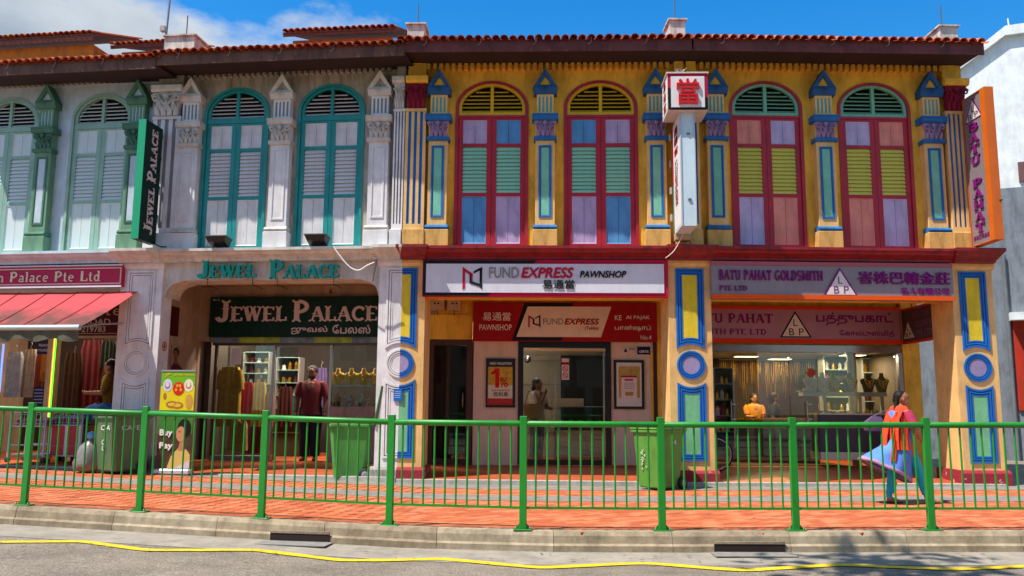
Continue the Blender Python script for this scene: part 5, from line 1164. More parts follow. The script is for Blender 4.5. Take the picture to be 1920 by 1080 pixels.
# ================================================================ wheelie bins
def bin_(loc, rz, body_c, lid_c, label, lid_open=False, marks=None, scrawl=False):
    o = empty('wheelie_bin', loc, rz); tag(o, label, 'bin', 'wheelie bins on the footpath')
    bm = paint(body_c, .5, .16, .12, 3, .5, '34382a', spec=.35, chip=.05, chipcol='9aa890'); lm = paint(lid_c, .5, .1, .08, 3, .25, '2a2a20')
    b = MB(); secs = [(.22, .25, .04), (.235, .265, .06), (.28, .345, .86), (.285, .35, .93)]
    def rr(hx, hy, z, c=.05): return [(-hx+c, -hy, z), (hx-c, -hy, z), (hx, -hy+c, z), (hx, hy-c, z), (hx-c, hy, z), (-hx+c, hy, z), (-hx, hy-c, z), (-hx, -hy+c, z)]
    b.rings([rr(*s_) for s_ in secs]); b.build('body', bm, o)
    b = MB(); b.rings([rr(.30, .365, .905), rr(.315, .38, .92), rr(.315, .38, .955), rr(.3, .365, .96)]); b.build('rim', bm, o)
    b = MB()
    b.rings([rr(.31, .375, 0), rr(.325, .39, .012), rr(.32, .385, .04), rr(.27, .33, .085), rr(.12, .16, .1)])
    if lid_open: lid = b.build('lid', lm, o, loc=(0, .44, 1.28), rot=(R(-100), 0, 0))
    else: lid = b.build('lid', lm, o, loc=(0, 0, .962))
    for s_ in (-1, 1):
        b = MB(); b.lathe([(.03, -.03), (.1, -.03), (.108, -.015), (.108, .015), (.1, .03), (.03, .03)], n=20); w = b.build('wheel', paint('1c1c1e', .7, .1, .1), o, loc=(s_*.265, .27, .108), rot=(0, R(90), 0))
        MB().lathe([(.01, -.034), (.055, -.034), (.06, -.03), (.06, .03), (.055, .034), (.01, .034)], n=12).build('hub', paint('8a8c90', .5, .1, 0), w)
    MB().tube([(-.26, .27, .108), (.26, .27, .108)], .014, n=8).build('axle', paint('5a5a5c', .5, .1, 0, metal=.6), o)
    MB().tube([(-.24, .36, .93), (-.24, .43, .95), (.24, .43, .95), (.24, .36, .93)], .016, n=8).build('handle', bm, o)
    if scrawl:          # illegible brush strokes down the front
        r_ = random.Random(12)
        for k in range(9):
            z = .62-.035*k; x = -.08+r_.uniform(-.03, .05); b = MB(); b.tube([(x, -.272-.112*(z-.06)-.006, z), (x+r_.uniform(.01, .05), -.272-.112*(z-.03)-.006, z+r_.uniform(.0, .035)), (x+r_.uniform(-.01, .06), -.272-.112*(z-.06)-.006, z-.02)], .005, n=4); b.build('scrawl', CH, o)
    if marks:
        for t, face, x0, x1, z0, z1, m in marks:
            l = lettering(o, t, x0, x1, 0, min(z1-z0, .08), 0, m)
            if face == 'front': l.rotation_euler = (R(-7), 0, 0); l.location = (0, -.27-.112*(z0-.06)-.012, z0)
            else: l.rotation_euler = (R(-4.5), 0, R(90)); l.location = (.245+.056*(z0-.06)+.012, 0, z0)
    return o
CH = paint('d8d8d0', .8, .1, 0)
p = ground_at(222, 886); bin_((p.x, p.y, p.z), R(-32), '57744c', '3f5c44', 'old dull green wheelie bin with scrawled white marks beside the white pillar', marks=[('CAFE', 'side', -.2, .15, .72, .8, CH), ('O', 'front', -.04, .05, .48, .56, CH), ('U', 'front', -.04, .05, .38, .46, CH), ('C A', 'front', -.05, .2, .72, .8, CH)])
p = ground_at(655, 900); bn = bin_((p.x, p.y, p.z), R(-83), '4f9a44', '3f6c3c', 'bright green wheelie bin with its lid thrown open in front of the jewellery shop', lid_open=True)
p = ground_at(1236, 918); bin_((p.x, p.y, p.z), R(-48), '5c9638', '66a83c', 'green wheelie bin with white scrawl against the centre yellow pillar', marks=[('4', 'side', .0, .09, .72, .82, CH)], scrawl=True)
# ================================================================ bicycle behind the centre pillar
def bicycle(F, u, v, z, label):
    o = F.empty('bicycle', u, v, z); tag(o, label, 'bicycle'); r = .325; wb = .52
    RED = paint('a01c2c', .35, .1, .02, 4, .15); CHR = paint('b4b2ae', .3, .08, 0, metal=.8); BLK = paint('17171a', .7, .1, .05)
    for s_ in (-1, 1):
        c = (s_*wb, 0, r); t = MB(); n = 32
        rg = [[(c[0]+(r-.018+.018*math.cos(a))*math.cos(q), .018*math.sin(a), c[2]+(r-.018+.018*math.cos(a))*math.sin(q)) for a in [k*math.pi/4 for k in range(8)]] for q in [i*2*math.pi/n for i in range(n+1)]]
        t.rings(rg, cap=False, smooth=True); w = t.build('wheel', BLK, o)
        t = MB(); rg = [[(c[0]+(r-.042+.008*math.cos(a))*math.cos(q), .012*math.sin(a), c[2]+(r-.042+.008*math.cos(a))*math.sin(q)) for a in [k*math.pi/3 for k in range(6)]] for q in [i*2*math.pi/n for i in range(n+1)]]
        t.rings(rg, cap=False, smooth=True); t.build('rim', paint('ecd4d4', .5, .1, 0), w)
        t = MB()
        for i in range(28):
            q = i*2*math.pi/28; t.tube([(c[0]+.02*math.cos(q+.6), .02*(-1)**i, c[2]+.02*math.sin(q+.6)), (c[0]+(r-.04)*math.cos(q), 0, c[2]+(r-.04)*math.sin(q))], .0016, n=4)
        tag(t.build('spokes', CHR, w), kind='stuff'); MB().lathe([(.022, -.04), (.022, .04)], n=10).build('hub', CHR, w, loc=c, rot=(R(90), 0, 0))
    bb, st, hd, hd2 = (.06, 0, .28), (.16, 0, .74), (-.36, 0, .80), (-.39, 0, .66); ra, fa = (wb, 0, r), (-wb, 0, r)
    t = MB()
    for a, b in ((bb, st), (bb, hd2), (st, hd), (hd, hd2)): t.tube([a, b], .016, n=8)
    for y in (-.05, .05):
        t.tube([(bb[0], y*.5, bb[2]), (ra[0], y, ra[2])], .009, n=6); t.tube([(st[0]-.01, y*.3, st[2]-.03), (ra[0], y, ra[2])], .008, n=6); t.tube([(hd2[0], y*.4, hd2[2]), (-.44, y, .5), (fa[0], y, fa[2])], .01, n=6)
    t.build('frame', RED, o)
    MB().tube([(-.34, 0, .8), (-.33, 0, .92), (-.36, 0, .95)], .012, n=8).build('stem', CHR, o)
    MB().tube([(-.22, -.28, .96), (-.34, -.2, .97), (-.37, 0, .95), (-.34, .2, .97), (-.22, .28, .96)], .012, n=8).build('handlebar', CHR, o)
    MB().tube([st, (.19, 0, .88)], .012, n=8).build('seat_post', CHR, o)
    MB().loft([(.33, 0, .90, .001, .08), (.30, 0, .92, .02, .09)], n=4) if False else None
    t = MB(); t.rings([[(x, -w_, z_), (x, w_, z_), (x, w_*.8, z_+.04), (x, -w_*.8, z_+.04)] for x, w_, z_ in ((.02, .02, .88), (.12, .035, .885), (.22, .085, .88), (.32, .09, .90))]); t.build('saddle', BLK, o)
    for s_ in (-1, 1):
        MB().tube([(bb[0], s_*.05, bb[2]), (bb[0]+s_*.12, s_*.07, bb[2]-s_*.12)], .009, n=6).build('crank', CHR, o); MB().box(bb[0]+s_*.12-.05, bb[0]+s_*.12+.05, min(s_*.08, s_*.15), max(s_*.08, s_*.15), bb[2]-s_*.12-.012, bb[2]-s_*.12+.012).build('pedal', BLK, o)
    MB().lathe([(.09, -.003), (.09, .003)], n=24).build('chainring', CHR, o, loc=(bb[0], -.045, bb[2]), rot=(R(90), 0, 0))
    t = MB(); n = 12; t.rings([[(ra[0]+(r+.025)*math.cos(q), y, ra[2]+(r+.025)*math.sin(q)) for y in (-.025, .025)] for q in [R(10+150*i/n) for i in range(n+1)]], closed=False, cap=False); t.build('mudguard', RED, o)
    MB().tube([(.1, -.05, .26), (.24, -.16, .0)], .009, n=6).build('kickstand', CHR, o)
bicycle(U2, U2.u(1289, 860, 1.25), 1.25, .165, 'red framed bicycle parked behind the centre yellow pillar')
# ================================================================ pipe, meter boxes, floodlights, cables
o = U1.empty('downpipe', U1.u(793, 780, .95), .95, .1); tag(o, 'white downpipe with a red sleeve beside the two-coloured pillar', 'pipe')
hh = U1.z(793, 655, .95)-.1; h2_ = U1.z(793, 710, .95)-.1; MB().tube([(0, 0, 0), (0, 0, hh+.8)], .06, n=14).build('pipe', pl('c9b4b0'), o); MB().lathe([(.066, h2_), (.066, hh)], n=16).build('red_sleeve', paint('b0141c', .5, .1, .05), o)
for k, (a, b, lb) in enumerate(((805, 833, 'cream meter box nearest the two-coloured pillar, under the pawnshop sign'), (839, 863, 'smaller cream meter box to the right of its twin under the pawnshop sign'))):
    s = Sign(U1, 'meter_box', a, 559, b, 581, SHV-.3, lb, 'meter box', 'electric meter boxes'); s.slab('case', (a, 559, b, 581), pl('d0b088', bump=.1), .0, .25)
    for px in (a+10, a+17): x, z = s.p(px, 569); MB().lathe([(.018, 0), (.018, .012)], n=8).build('plug_hole', S_BLACK, s.o, loc=(x, -.001, z), rot=(R(90), 0, 0))
    MB().tube([(0, .02, 0), (.02, .02, -.1)], .008, n=5).build('wire', S_BLACK, s.o)
for px, lb in ((413, 'black floodlight on the white cornice below the left teal window'), (597, 'black floodlight on the white cornice below the right teal window')):
    o = U0.empty('floodlight', U0.u(px, 455, -.22), -.22, Z['cor']); tag(o, lb, 'floodlight', 'cornice floodlights'); BK = paint('121316', .4, .1, .05, spec=.5)
    b = MB(); b.rings([[(-.16, -.16, .10), (.16, -.16, .10), (.16, .02, .02), (-.16, .02, .02)], [(-.19, -.2, .19), (.19, -.2, .19), (.19, .06, .16), (-.19, .06, .16)]]); b.build('housing', BK, o)
    b = MB(); b.rings([[(-.2, -.215, .188), (.2, -.215, .188), (.2, .07, .158), (-.2, .07, .158)], [(-.2, -.21, .205), (.2, -.21, .205), (.2, .075, .175), (-.2, .075, .175)]]); b.build('glass_frame', BK, o)
    for x in (-.12, .06): MB().box(x, x+.05, -.17, -.08, .2, .215).build('clamp', paint('cfcfd4', .2, .05, 0, metal=.9), o)
    MB().box(-.1, -.06, -.02, .02, 0, .06).build('foot', BK, o); MB().box(.06, .1, -.02, .02, 0, .06).build('foot', BK, o)
def cable(F, pts, v, r, m, label, name='cable'):
    q = [F.uz(px, py, v) for px, py in pts]; o = F.empty(name, q[0][0], v, q[0][1]); tag(o, label, 'cable')
    P = [Vector((a-q[0][0], 0, b-q[0][1])) for a, b in q]; S_ = []
    for i in range(len(P)-1):
        a, b = P[max(i-1, 0)], P[min(i+2, len(P)-1)]
        for t in (0, .25, .5, .75):
            t2, t3 = t*t, t*t*t; S_.append(.5*((2*P[i])+(P[i+1]-a)*t+(2*a-5*P[i]+4*P[i+1]-b)*t2+(-a+3*P[i]-3*P[i+1]+b)*t3))
    S_.append(P[-1]); MB().tube(S_, r, n=6).build('strand', m, o)
cable(U0, [(625, 462), (636, 478), (655, 500), (672, 507), (688, 498), (702, 492)], -.33, .012, flat('e4e0d8'), 'loose white cable drooping across the white beam')
cable(U0, [(705, 465), (706, 490), (702, 510), (699, 528)], -.06, .016, flat('8a8478'), 'grey conduit running down the right end of the white beam')
cable(U1, [(1284, 430), (1278, 445), (1264, 470), (1248, 484)], -.4, .008, flat('d8c8bc'), 'thin white cord hanging from the pawn sign to the cornice')
cable(U0, [(287, 455), (300, 462), (312, 463)], -.3, .012, S_BLACK, 'short black cable at the foot of the green blade sign')
# ================================================================ posters on the pawnshop wall
s = Sign(U1, 'framed_poster', 911, 672, 966, 764, SHV-.05, 'framed red and gold one percent poster left of the pawnshop door', 'poster')
s.slab('frame', (911, 672, 966, 764), BLKF, .0, .045); s.slab('print_gold', (915, 688, 961, 722), paint('c8a020', .4, .45, 0, 14), -.004, .0); s.slab('print_white', (915, 722, 961, 747), sg_mat('d8ccb0'), -.004, 0); s.slab('print_red', (914, 747, 961, 759), paint('b01c1c', .4, .3, 0, 20), -.004, 0)
s.text('HIGH VALUATION', (918, 679, 959, 684), S_TXTW, -.003, bold=.03); s.poly('numeral', [(929, 691), (936, 691), (936, 727), (928.5, 727), (928.5, 701), (921, 703), (921, 698), (926, 695)], sg_mat('c8140c'), -.008); s.text('%', (937, 707, 953, 726), sg_mat('c8140c'), -.008, bold=.015)
s.text('Low Interest Rate', (923, 730, 956, 733.5), S_BLACK, -.007); s.text('低利息', (925, 735, 953, 743.5), S_BLACK, -.007, bold=.01)
s = Sign(U1, 'framed_poster', 1151, 675, 1208, 767, SHV-.05, 'framed white and gold notice right of the pawnshop door', 'poster')
s.slab('frame', (1151, 675, 1208, 767), BLKF, .0, .045); s.slab('mount', (1156, 680, 1203, 762), sg_mat('d8d4c8'), -.004, 0); s.slab('print_gold', (1160, 687, 1200, 746), paint('b89a4a', .4, .3, 0, 10), -.007, -.004)
s.slab('notice', (1165, 705, 1194, 747), sg_mat('e4ccc4'), -.011, -.007); s.slab('band', (1164, 704.5, 1194, 708), S_CRIM, -.013, -.011); s.slab('title', (1171, 711, 1187, 714), S_RED, -.013, -.011); s.slab('bar', (1158, 714, 1202, 715.5), ALU, -.0065, -.0045)
for k in range(4): s.slab('print_line', (1170, 718+k*3.4, 1189, 719+k*3.4), S_GREYT, -.0125, -.011)
s.slab('gold_bars', (1172, 735, 1187, 742), paint('b8862c', .3, .3, 0, 12), -.0125, -.011)
s = Sign(U1, 'notice_plate', 1195, 650, 1219, 664.5, SHV-.02, 'small navy security company plate above the right notice', 'plate'); s.slab('plate', (1195, 650, 1219, 664.5), sg_mat('14204a'), 0, .015); s.text('CERTIS', (1198, 657, 1216, 661.5), S_TXTW, -.002, bold=.03)
s = Sign(U1, 'warning_sticker', 1169, 651.5, 1191, 661, SHV-.02, 'small white warning sticker with triangle beside the navy plate', 'sticker'); s.slab('sticker', (1169, 651.5, 1191, 661), sg_mat('d8c8b8'), 0, .012); s.poly('triangle', [(1173, 652.5), (1177, 660), (1169.5, 660)], S_BLACK, -.002); s.text('STOP', (1179, 653, 1190, 657), S_RED, -.002, bold=.03)
s = Sign(U1, 'prohibition_sign', 1053, 672, 1067, 712, SHV+.0, 'narrow white prohibition sign stuck on the pawnshop glass door', 'sign'); s.slab('sticker', (1053, 672, 1067, 712), sg_mat('d8c4bc'), 0, .01); s.slab('header', (1053, 679, 1067, 684), S_RED, -.004, 0)
for py in (691.5, 704): 
    x, z = s.p(1060, py); b = MB(); n = 16; b.frame([(x+.055*math.cos(i*2*math.pi/n), z+.055*math.sin(i*2*math.pi/n)) for i in range(n)], [(x+.042*math.cos(i*2*math.pi/n), z+.042*math.sin(i*2*math.pi/n)) for i in range(n)], -.004, 0); b.build('ring', S_RED, s.o); b = MB(); b.slab([(x-.04, z+.03), (x-.03, z+.04), (x+.04, z-.03), (x+.03, z-.04)][::-1], -.0055, -.0045); b.build('bar', S_RED, s.o)
s = Sign(U0, 'paper_notice', 433, 653, 452, 683, SHV+.0, 'white paper notice taped inside the left jewellery shop window', 'paper'); s.slab('sheet', (433, 653, 452, 683), sg_mat('d8d4d4'), .012, .014)
def on_side_wall(s, px, py, k):
    """turn a plate so that it hangs on the beige wall that runs into the arcade"""
    v = solve_v(U0, px, py, PC0+.104, .37, 3.0); s.o.location = U0.w(PC0+.104+.02, v, U0.z(px, s.px[3], v)); s.o.rotation_euler = (0, 0, U0.a+R(90)); s.o.scale = (k, 1, 1)
s = Sign(U0, 'wall_plaque', 318, 578, 329, 630, SHV-.36, 'dark maroon plaque on the beige arcade wall beside the jeweller', 'plaque'); s.slab('plate', (318, 578, 329, 630), S_MAROON, 0, .02); on_side_wall(s, 327, 604, 2.2)
s = Sign(U0, 'sticker', 292, 633, 304, 677, .0, 'white sticker with bright round print on the white pillar flank', 'sticker')
s.o.location = U0.w(PC0+HW0+.004, .2, s.z0); s.o.rotation_euler = (0, 0, U0.a+R(90)); MB().box(-.14, .14, -.003, .0, 0, s.h).build('sheet', sg_mat('d8d0cc'), s.o)
for i, c in enumerate(('c81c28', 'e0b010', '1c5cb0')): MB().lathe([(.09-.025*i, 0), (.09-.025*i, .001)], n=16).build('print', flat(c), s.o, loc=(.0, -.004-.001*i, s.h*.66), rot=(R(90), 0, 0))
s = Sign(U0, 'notice_plate', 738, 729, 754, 752, -.03, 'small blue notice fixed on the green panel of the two-coloured pillar', 'notice'); s.slab('plate', (738, 729, 754, 752), paint('1464b4', .4, .1, 0), .0, .02)
for k in range(4): s.slab('print_line', (740, 734+k*3.5, 751, 735+k*3.5), sg_mat('a8c0dc'), -.002, .0)
# ================================================================ roll-up banner
p = ground_at(326, 884); F_ = U0
ub = U0.u(327, 884, -.35); o = U0.empty('banner_stand', ub, -.35, gz(-6)+.005); tag(o, 'tall yellow and green roll-up banner with jewellery pictures beside the white pillar', 'banner')
bx0, bx1 = U0.u(297, 800, -.35)-ub, U0.u(361, 800, -.35)-ub; zT = U0.z(330, 697, -.35)-gz(-6); zy0, zy1 = U0.z(330, 770, -.35)-gz(-6), U0.z(330, 800, -.35)-gz(-6)
MB().box(bx0-.03, bx1+.03, -.1, .1, 0, .09, ch=.02).build('base', paint('c8c4cc', .35, .05, 0, metal=.5), o); MB().tube([(0, .03, .08), (0, .03, zT)], .012, n=8).build('mast', ALU, o)
MB().box(bx0, bx1, -.004, .004, .09, zT).build('sheet', sg_mat('3c7a2c'), o); MB().box(bx0-.005, bx1+.005, -.014, .012, zT, zT+.025).build('top_bar', ALU, o)
def bp(nm, x0, x1, z0, z1, m, y=-.006): w = bx1-bx0; MB().box(bx0+x0*w, bx0+x1*w, y, y+.0015, z0, z1).build(nm, m, o)
def disc(nm, x, z, rx, rz_, m, y=-.009):
    w = bx1-bx0; b = MB(); b.add([(bx0+x*w+rx*math.cos(t), y, z+rz_*math.sin(t)) for t in [k*math.pi/10 for k in range(20)]], [tuple(range(20))]); b.build(nm, m, o)
zz = lambda t: zy0+(zT-zy0)*t
bp('print_yellow', .0, 1, zy0, zz(.62), sg_mat('d8cc14')); bp('print_green', 0, 1, zz(.62), zT, sg_mat('6cae1c'))
w_ = bx1-bx0; lettering(o, 'JEWEL PALACE', bx0+w_*.36, bx0+w_*.98, zz(.88), zz(.935), -.008, sg_mat('e8c83c'), bold=.03); lettering(o, 'JP', bx0+w_*.1, bx0+w_*.28, zz(.86), zz(.96), -.008, sg_mat('e8c83c'), bold=.02, shear=.2)
for x, m in ((.2, 'cfcbd4'), (.82, 'e8dcc0')): disc('print_bust', x, zz(.64), .085, .11, sg_mat(m)); disc('print_necklace', x, zz(.64), .05, .06, paint('a89060' if x > .5 else '8a8894', .4, .3, 0, 20), -.011); disc('print_neck', x, zz(.66), .035, .045, sg_mat(m), -.013)
disc('print_red_disc', .53, zz(.56), .105, .115, sg_mat('d01c14'), -.0115)
for dx, dz_ in ((-.02, .05), (.02, .05), (-.035, -.02), (.035, -.02)): disc('print_earring', .53+dx*2, zz(.56)+dz_, .022, .03, paint('d8a020', .3, .3, 0, 20), -.0135)
for x, z in ((.36, .15), (.52, .13)): disc('print_bangle', x, zz(z), .11, .06, paint('a8742c', .3, .3, 0, 18), -.009-.001*x); disc('print_bangle_inner', x, zz(z), .07, .03, sg_mat('e0b830'), -.0115)
disc('print_pendant', .86, zz(.22), .07, .13, paint('c89838', .3, .3, 0, 18)); disc('print_ring', .14, zz(.36), .03, .06, paint('a86a2c', .3, .2, 0, 18))
bp('print_photo', 0, 1, .1, zy1-.12, paint('4a3018', .5, .6, 0, 7)); 
def poly(nm, pts, m, y): b = MB(); b.add([(bx0+x*w_, y, z) for x, z in pts], [tuple(range(len(pts)))]); fix_orient2(b); b.build(nm, m, o)
poly('print_dress', [(.32, .1), (.98, .1), (.98, .33), (.86, .42), (.62, .44), (.42, .3)], sg_mat('cbb060'), -.008); poly('print_neck', [(.62, .4), (.82, .4), (.8, .6), (.66, .55)], sg_mat('b87a58'), -.009); poly('print_sari', [(.55, .1), (.98, .1), (.98, .25)], sg_mat('cfc4c0'), -.0095)
disc('print_hair', .77, .78, .12, .16, sg_mat('1c100c'), -.010); disc('print_face', .68, .68, .085, .13, sg_mat('c48a64'), -.0115); disc('print_eye', .64, .72, .018, .008, sg_mat('241410'), -.013)
lettering(o, 'Buy', bx0+w_*.06, bx0+w_*.44, .62, .76, -.0145, S_TXTW, bold=.05); lettering(o, 'Pay', bx0+w_*.07, bx0+w_*.47, .40, .54, -.0145, S_TXTW, bold=.05)
# ================================================================ awning of the pale house
vA = -1.25; uA, zA = UM.uz(147, 614, vA); zTop = UM.z(120, 549, .03); uLft = UM.u(-200, 600, vA)
o = UM.empty('awning', uA, .0, zTop); tag(o, 'faded red canvas awning with grey front bar and ragged valance on the pale house', 'awning')
dz_ = zA-zTop; L_ = uA-uLft
b = MB(); rr = []
for k in range(7):
    t = k/6; rr.append([(-L_*i/14 + (4.93-uA)*(1-t)*(1 if i == 0 else 1-i/14), -.02+(vA+.02)*t, dz_*t-.03*math.sin(math.pi*t)+.006*math.sin(i*2.1)) for i in range(15)])
b.rings(rr, closed=False, cap=False, smooth=True); b.build('canvas', canvas_mat('c4444a', '4a3830', dz_, 0), o)
for i in range(1, 5): MB().tube([(-L_*i/14*2.2+(4.93-uA)*(1-t)*(1-i/14*2.2), -.02+(vA+.02)*t, dz_*t-.03*math.sin(math.pi*t)+.012) for t in (0, .25, .5, .75, 1)], .006, n=5).build('seam', paint('8a2c34', .9, .2, 0), o)
MB().tube([(-L_, vA, dz_), (.03, vA, dz_)], .05, n=10).build('front_bar', paint('b8c4c4', .35, .08, .05, metal=.5), o)
b = MB(); rr = []
for k in range(4):
    rr.append([(-L_*i/40, vA+.03*math.sin(i*1.3+k*.4)*k/3, dz_-.05-(.16+.03*math.sin(i*.9))*k/3) for i in range(41)])
b.rings(rr, closed=False, cap=False, smooth=True); b.build('valance', paint('5c5a48', .85, .3, .3, 3, .4, '22241c'), o)
for uu in (.0, -1.6): MB().tube([(uu-.06, vA, dz_), (uu-.03, vA*.5, dz_*.85), (uu-.02, -.02, dz_*.75)], .018, n=6).build('arm', ALU, o)
# ================================================================ goods in front of the pale house
def cart(px, py, w, h, d, label, rz=0, panel=None):
    p = ground_at(px, py); o = empty('display_cart', (p.x, p.y, p.z), UM.a+rz); tag(o, label, 'cart', 'goods carts by the clothes shop'); WM_ = paint('c9c4c4', .4, .08, .03, 3, .2, '6a6460', metal=.2)
    t = MB(); 
    for x in (-w/2, w/2):
        t.tube([(x, -d/2, .1), (x, -d/2, h), (x, d/2, h), (x, d/2, .1)], .016, n=8)
    for z in (.14, .32, h*.72, h): t.tube([(-w/2, -d/2, z), (w/2, -d/2, z)], .013, n=6); t.tube([(-w/2, d/2, z), (w/2, d/2, z)], .013, n=6)
    t.build('frame', WM_, o)
    t = MB()
    for k in range(9): x = -w/2+w*(k+.5)/9; t.tube([(x, -d/2, h*.72), (x, -d/2, h)], .005, n=4)
    for k in range(3): z = h*.72+h*.28*(k+.5)/3; t.tube([(-w/2, -d/2, z), (w/2, -d/2, z)], .005, n=4)
    t.build('wire_basket', WM_, o); MB().box(-w/2+.02, w/2-.02, -d/2+.02, d/2-.02, h*.71, h*.72).build('tray', WM_, o); MB().box(-w/2+.02, w/2-.02, -d/2+.02, d/2-.02, .13, .15).build('lower_tray', WM_, o)
    for sx in (-1, 1):
        for sy in (-1, 1): MB().lathe([(.02, -.02), (.05, -.02), (.05, .02), (.02, .02)], n=12).build('castor', paint('2a2a2c', .6, .1, 0), o, loc=(sx*w/2, sy*d/2, .05), rot=(R(90), 0, 0))
    if panel: MB().box(-w/2+.06, w/2-.06, -d/2-.012, -d/2+.004, .16, h*.70).build('red_panel', panel, o); [MB().box(x, x+.05, -d/2-.02, -d/2+.01, .14, h*.72).build('upright', WM_, o) for x in (-w/2+.01, .0, w/2-.06)]
    return o
def folded_pile(parent_o, w, d, z, cols, label, loc, rz):
    for k, (c, lb) in enumerate(cols):
        o = empty('folded_cloth', (loc[0], loc[1], loc[2]+z+k*.055), rz+rnd.uniform(-.1, .1)); tag(o, lb, 'cloth', 'folded cloths on the carts')
        b = MB(); n = 10
        rr = [[(-w/2+w*i/n, -d/2+(.02 if z_ in (0, 1) else 0), z_*.05+.008*math.sin(i*1.7+k)) for i in range(n+1)] + [(w/2-w*i/n, d/2, z_*.05+.008*math.cos(i*1.3+k)) for i in range(n+1)] for z_ in (0, .5, 1)]
        b.rings(rr, smooth=True); b.build('fabric', paint(c, .85, .35, .3, 14), o)
c1 = cart(62, 866, .72, .92, .45, 'white wire display cart at the left edge in front of the clothes shop'); folded_pile(c1, .6, .35, .67, [('c86a20', 'orange folded cloth in the wire cart at the left edge'), ('a04a90', 'purple folded cloth topmost in the left wire cart'), ], '', c1.location, UM.a)
c2 = cart(133, 868, .66, .98, .45, 'white cart with bright red panel in front of the clothes shop', panel=paint('c0142c', .5, .1, .05, 3, .15)); folded_pile(c2, .56, .35, .72, [('2c4a8c', 'dark blue folded cloth in the red panelled cart'), ('8c3058', 'plum folded cloth in the red panelled cart'), ('6a9cc8', 'pale blue folded cloth topmost in the red panelled cart')], '', c2.location, UM.a)
p = ground_at(163, 884); o = empty('rubbish_bag', (p.x, p.y, p.z), 0); tag(o, 'grey plastic rubbish bag slumped between red cart and dull bin', 'bag')
b = MB(); n = 20; rr = []
for k, (r_, z_) in enumerate(((.14, .0), (.22, .04), (.23, .15), (.20, .3), (.15, .43), (.08, .5), (.035, .53), (.05, .58), (.07, .62))): rr.append([(r_*(1+.10*math.sin(i*2.3+k*1.1)+.06*math.sin(i*5+k))*math.cos(i*2*math.pi/n)+.05*z_, r_*.8*(1+.10*math.cos(i*1.9+k*.7))*math.sin(i*2*math.pi/n), z_) for i in range(n)])
b.rings(rr, smooth=True); b.build('sack', paint('7c7872', .35, .2, .4, 9, .3, spec=.5, fine=25), o); MB().ball((.03, 0, .6), .09, .08, .07).build('blue_knot', paint('6aa0d0', .5, .2, .2), o)
p = ground_at(172, 872); o = empty('cloth_bundle', (p.x, p.y+.45, p.z), 0); tag(o, 'heap of blue patterned cloth on a table behind the dull green bin', 'cloth')
b = MB(); n = 22; rr = []
for k in range(7): rr.append([((.62*(1-k/7)**.55)*math.cos(i*2*math.pi/n)*(1+.12*math.sin(i*2.2+k)), .32*(1-k/7)**.55*math.sin(i*2*math.pi/n), .82+.30*(k/6)**.8+.03*math.sin(i*1.7+k)) for i in range(n)])
b.rings(rr, smooth=True); b.build('cloth', paint('1c68b0', .85, .55, .4, 7, .45, '14182c'), o)
MB().box(-.55, .55, -.28, .28, .74, .82).build('table_top', paint('6a4a34', .7, .2, .1), o); [MB().box(x, x+.05, y, y+.05, 0, .74).build('table_leg', paint('5a3c2c', .7, .2, .1), o) for x in (-.5, .45) for y in (-.25, .2)]
# light strip and hangings in the pale house shop
o = UM.empty('light_strip', UM.u(98, 705, 1.45), 1.45, UM.z(93, 782, 1.45)); tag(o, 'glowing green and orange light strip up the shop door post', 'light strip')
hh = UM.z(103, 634, 1.45)-UM.z(93, 782, 1.45); MB().box(-.025, .0, -.012, .0, 0, hh).build('orange_diodes', emit('ff9030', 1.0), o); MB().box(.001, .03, -.012, .0, 0, hh).build('green_diodes', emit('50ff20', 1.1), o)
o = UM.empty('light_strip', UM.u(6, 658, 1.45), 1.45, UM.z(4, 735, 1.45)); tag(o, 'blue and violet glowing light strip at the left edge', 'light strip'); MB().box(-.02, .02, -.01, 0, 0, UM.z(6, 645, 1.45)-UM.z(4, 735, 1.45)).build('diodes', emit('5070ff', 1.2), o)
def hanging(F, px0, py0, px1, py1, v, c, label, name='hanging_cloth', group='garments hanging in the shops', var=.35, th=.05, flare=1.0, sleeves=False):
    u0, u1, z0, z1 = uzbox(F, px0, py0, px1, py1, v); o = F.empty(name, (u0+u1)/2, v, z0); tag(o, label, 'garment', group); w = (u1-u0)/2; h = z1-z0; n = 16
    b = MB(); rr = []
    for k in range(8):
        t = k/7; ww = w*(flare+(1-flare)*t)*(1 if t < .92 else .8)
        ring = []
        for i in range(n*2):
            s_ = i/n; a = s_ if i < n else 2-s_; y = (-th if i < n else th)*(.6+.4*math.sin(a*21)*(1-t*.5)); ring.append((-ww+2*ww*a, y, h*t))
        rr.append(ring)
    b.rings(rr, smooth=True); m = paint(c, .85, var, .3, 9, .15); b.build('cloth', m, o)
    if sleeves:
        for s_ in (-1, 1): MB().loft([(s_*w*.85, 0, h*.95, .07, .05), (s_*w*1.05, 0, h*.8, .065, .05), (s_*w*1.15, 0, h*.62, .06, .045)], n=10).build('sleeve', m, o)
    MB().tube([(0, 0, h*.98), (0, 0, h+.08), (.03, 0, h+.12), (.0, 0, h+.15)], .005, n=5).build('hanger_hook', ALU, o); return o
for a in [(12, 660, 40, 745, 2.4, '9a9c9c', 'pale grey cloth at the far left of the clothes shop'), (42, 655, 66, 745, 2.5, '9a8870', 'beige cloth hanging left of the navy price board'), (66, 665, 78, 755, 2.3, '8c4020', 'rust cloth beside the beige one'), (78, 662, 92, 715, 2.2, 'c07a20', 'orange cloth square below the navy board'), (120, 662, 151, 775, 2.6, '4a2c14', 'dark brown patterned sari cloth behind the light strip'), (150, 638, 190, 775, 2.9, '6a0c14', 'deep red sari cloth in the clothes shop'), (190, 640, 216, 690, 2.9, '26382c', 'dark green cloth high behind the white pillar')]: hanging(UM, *a)
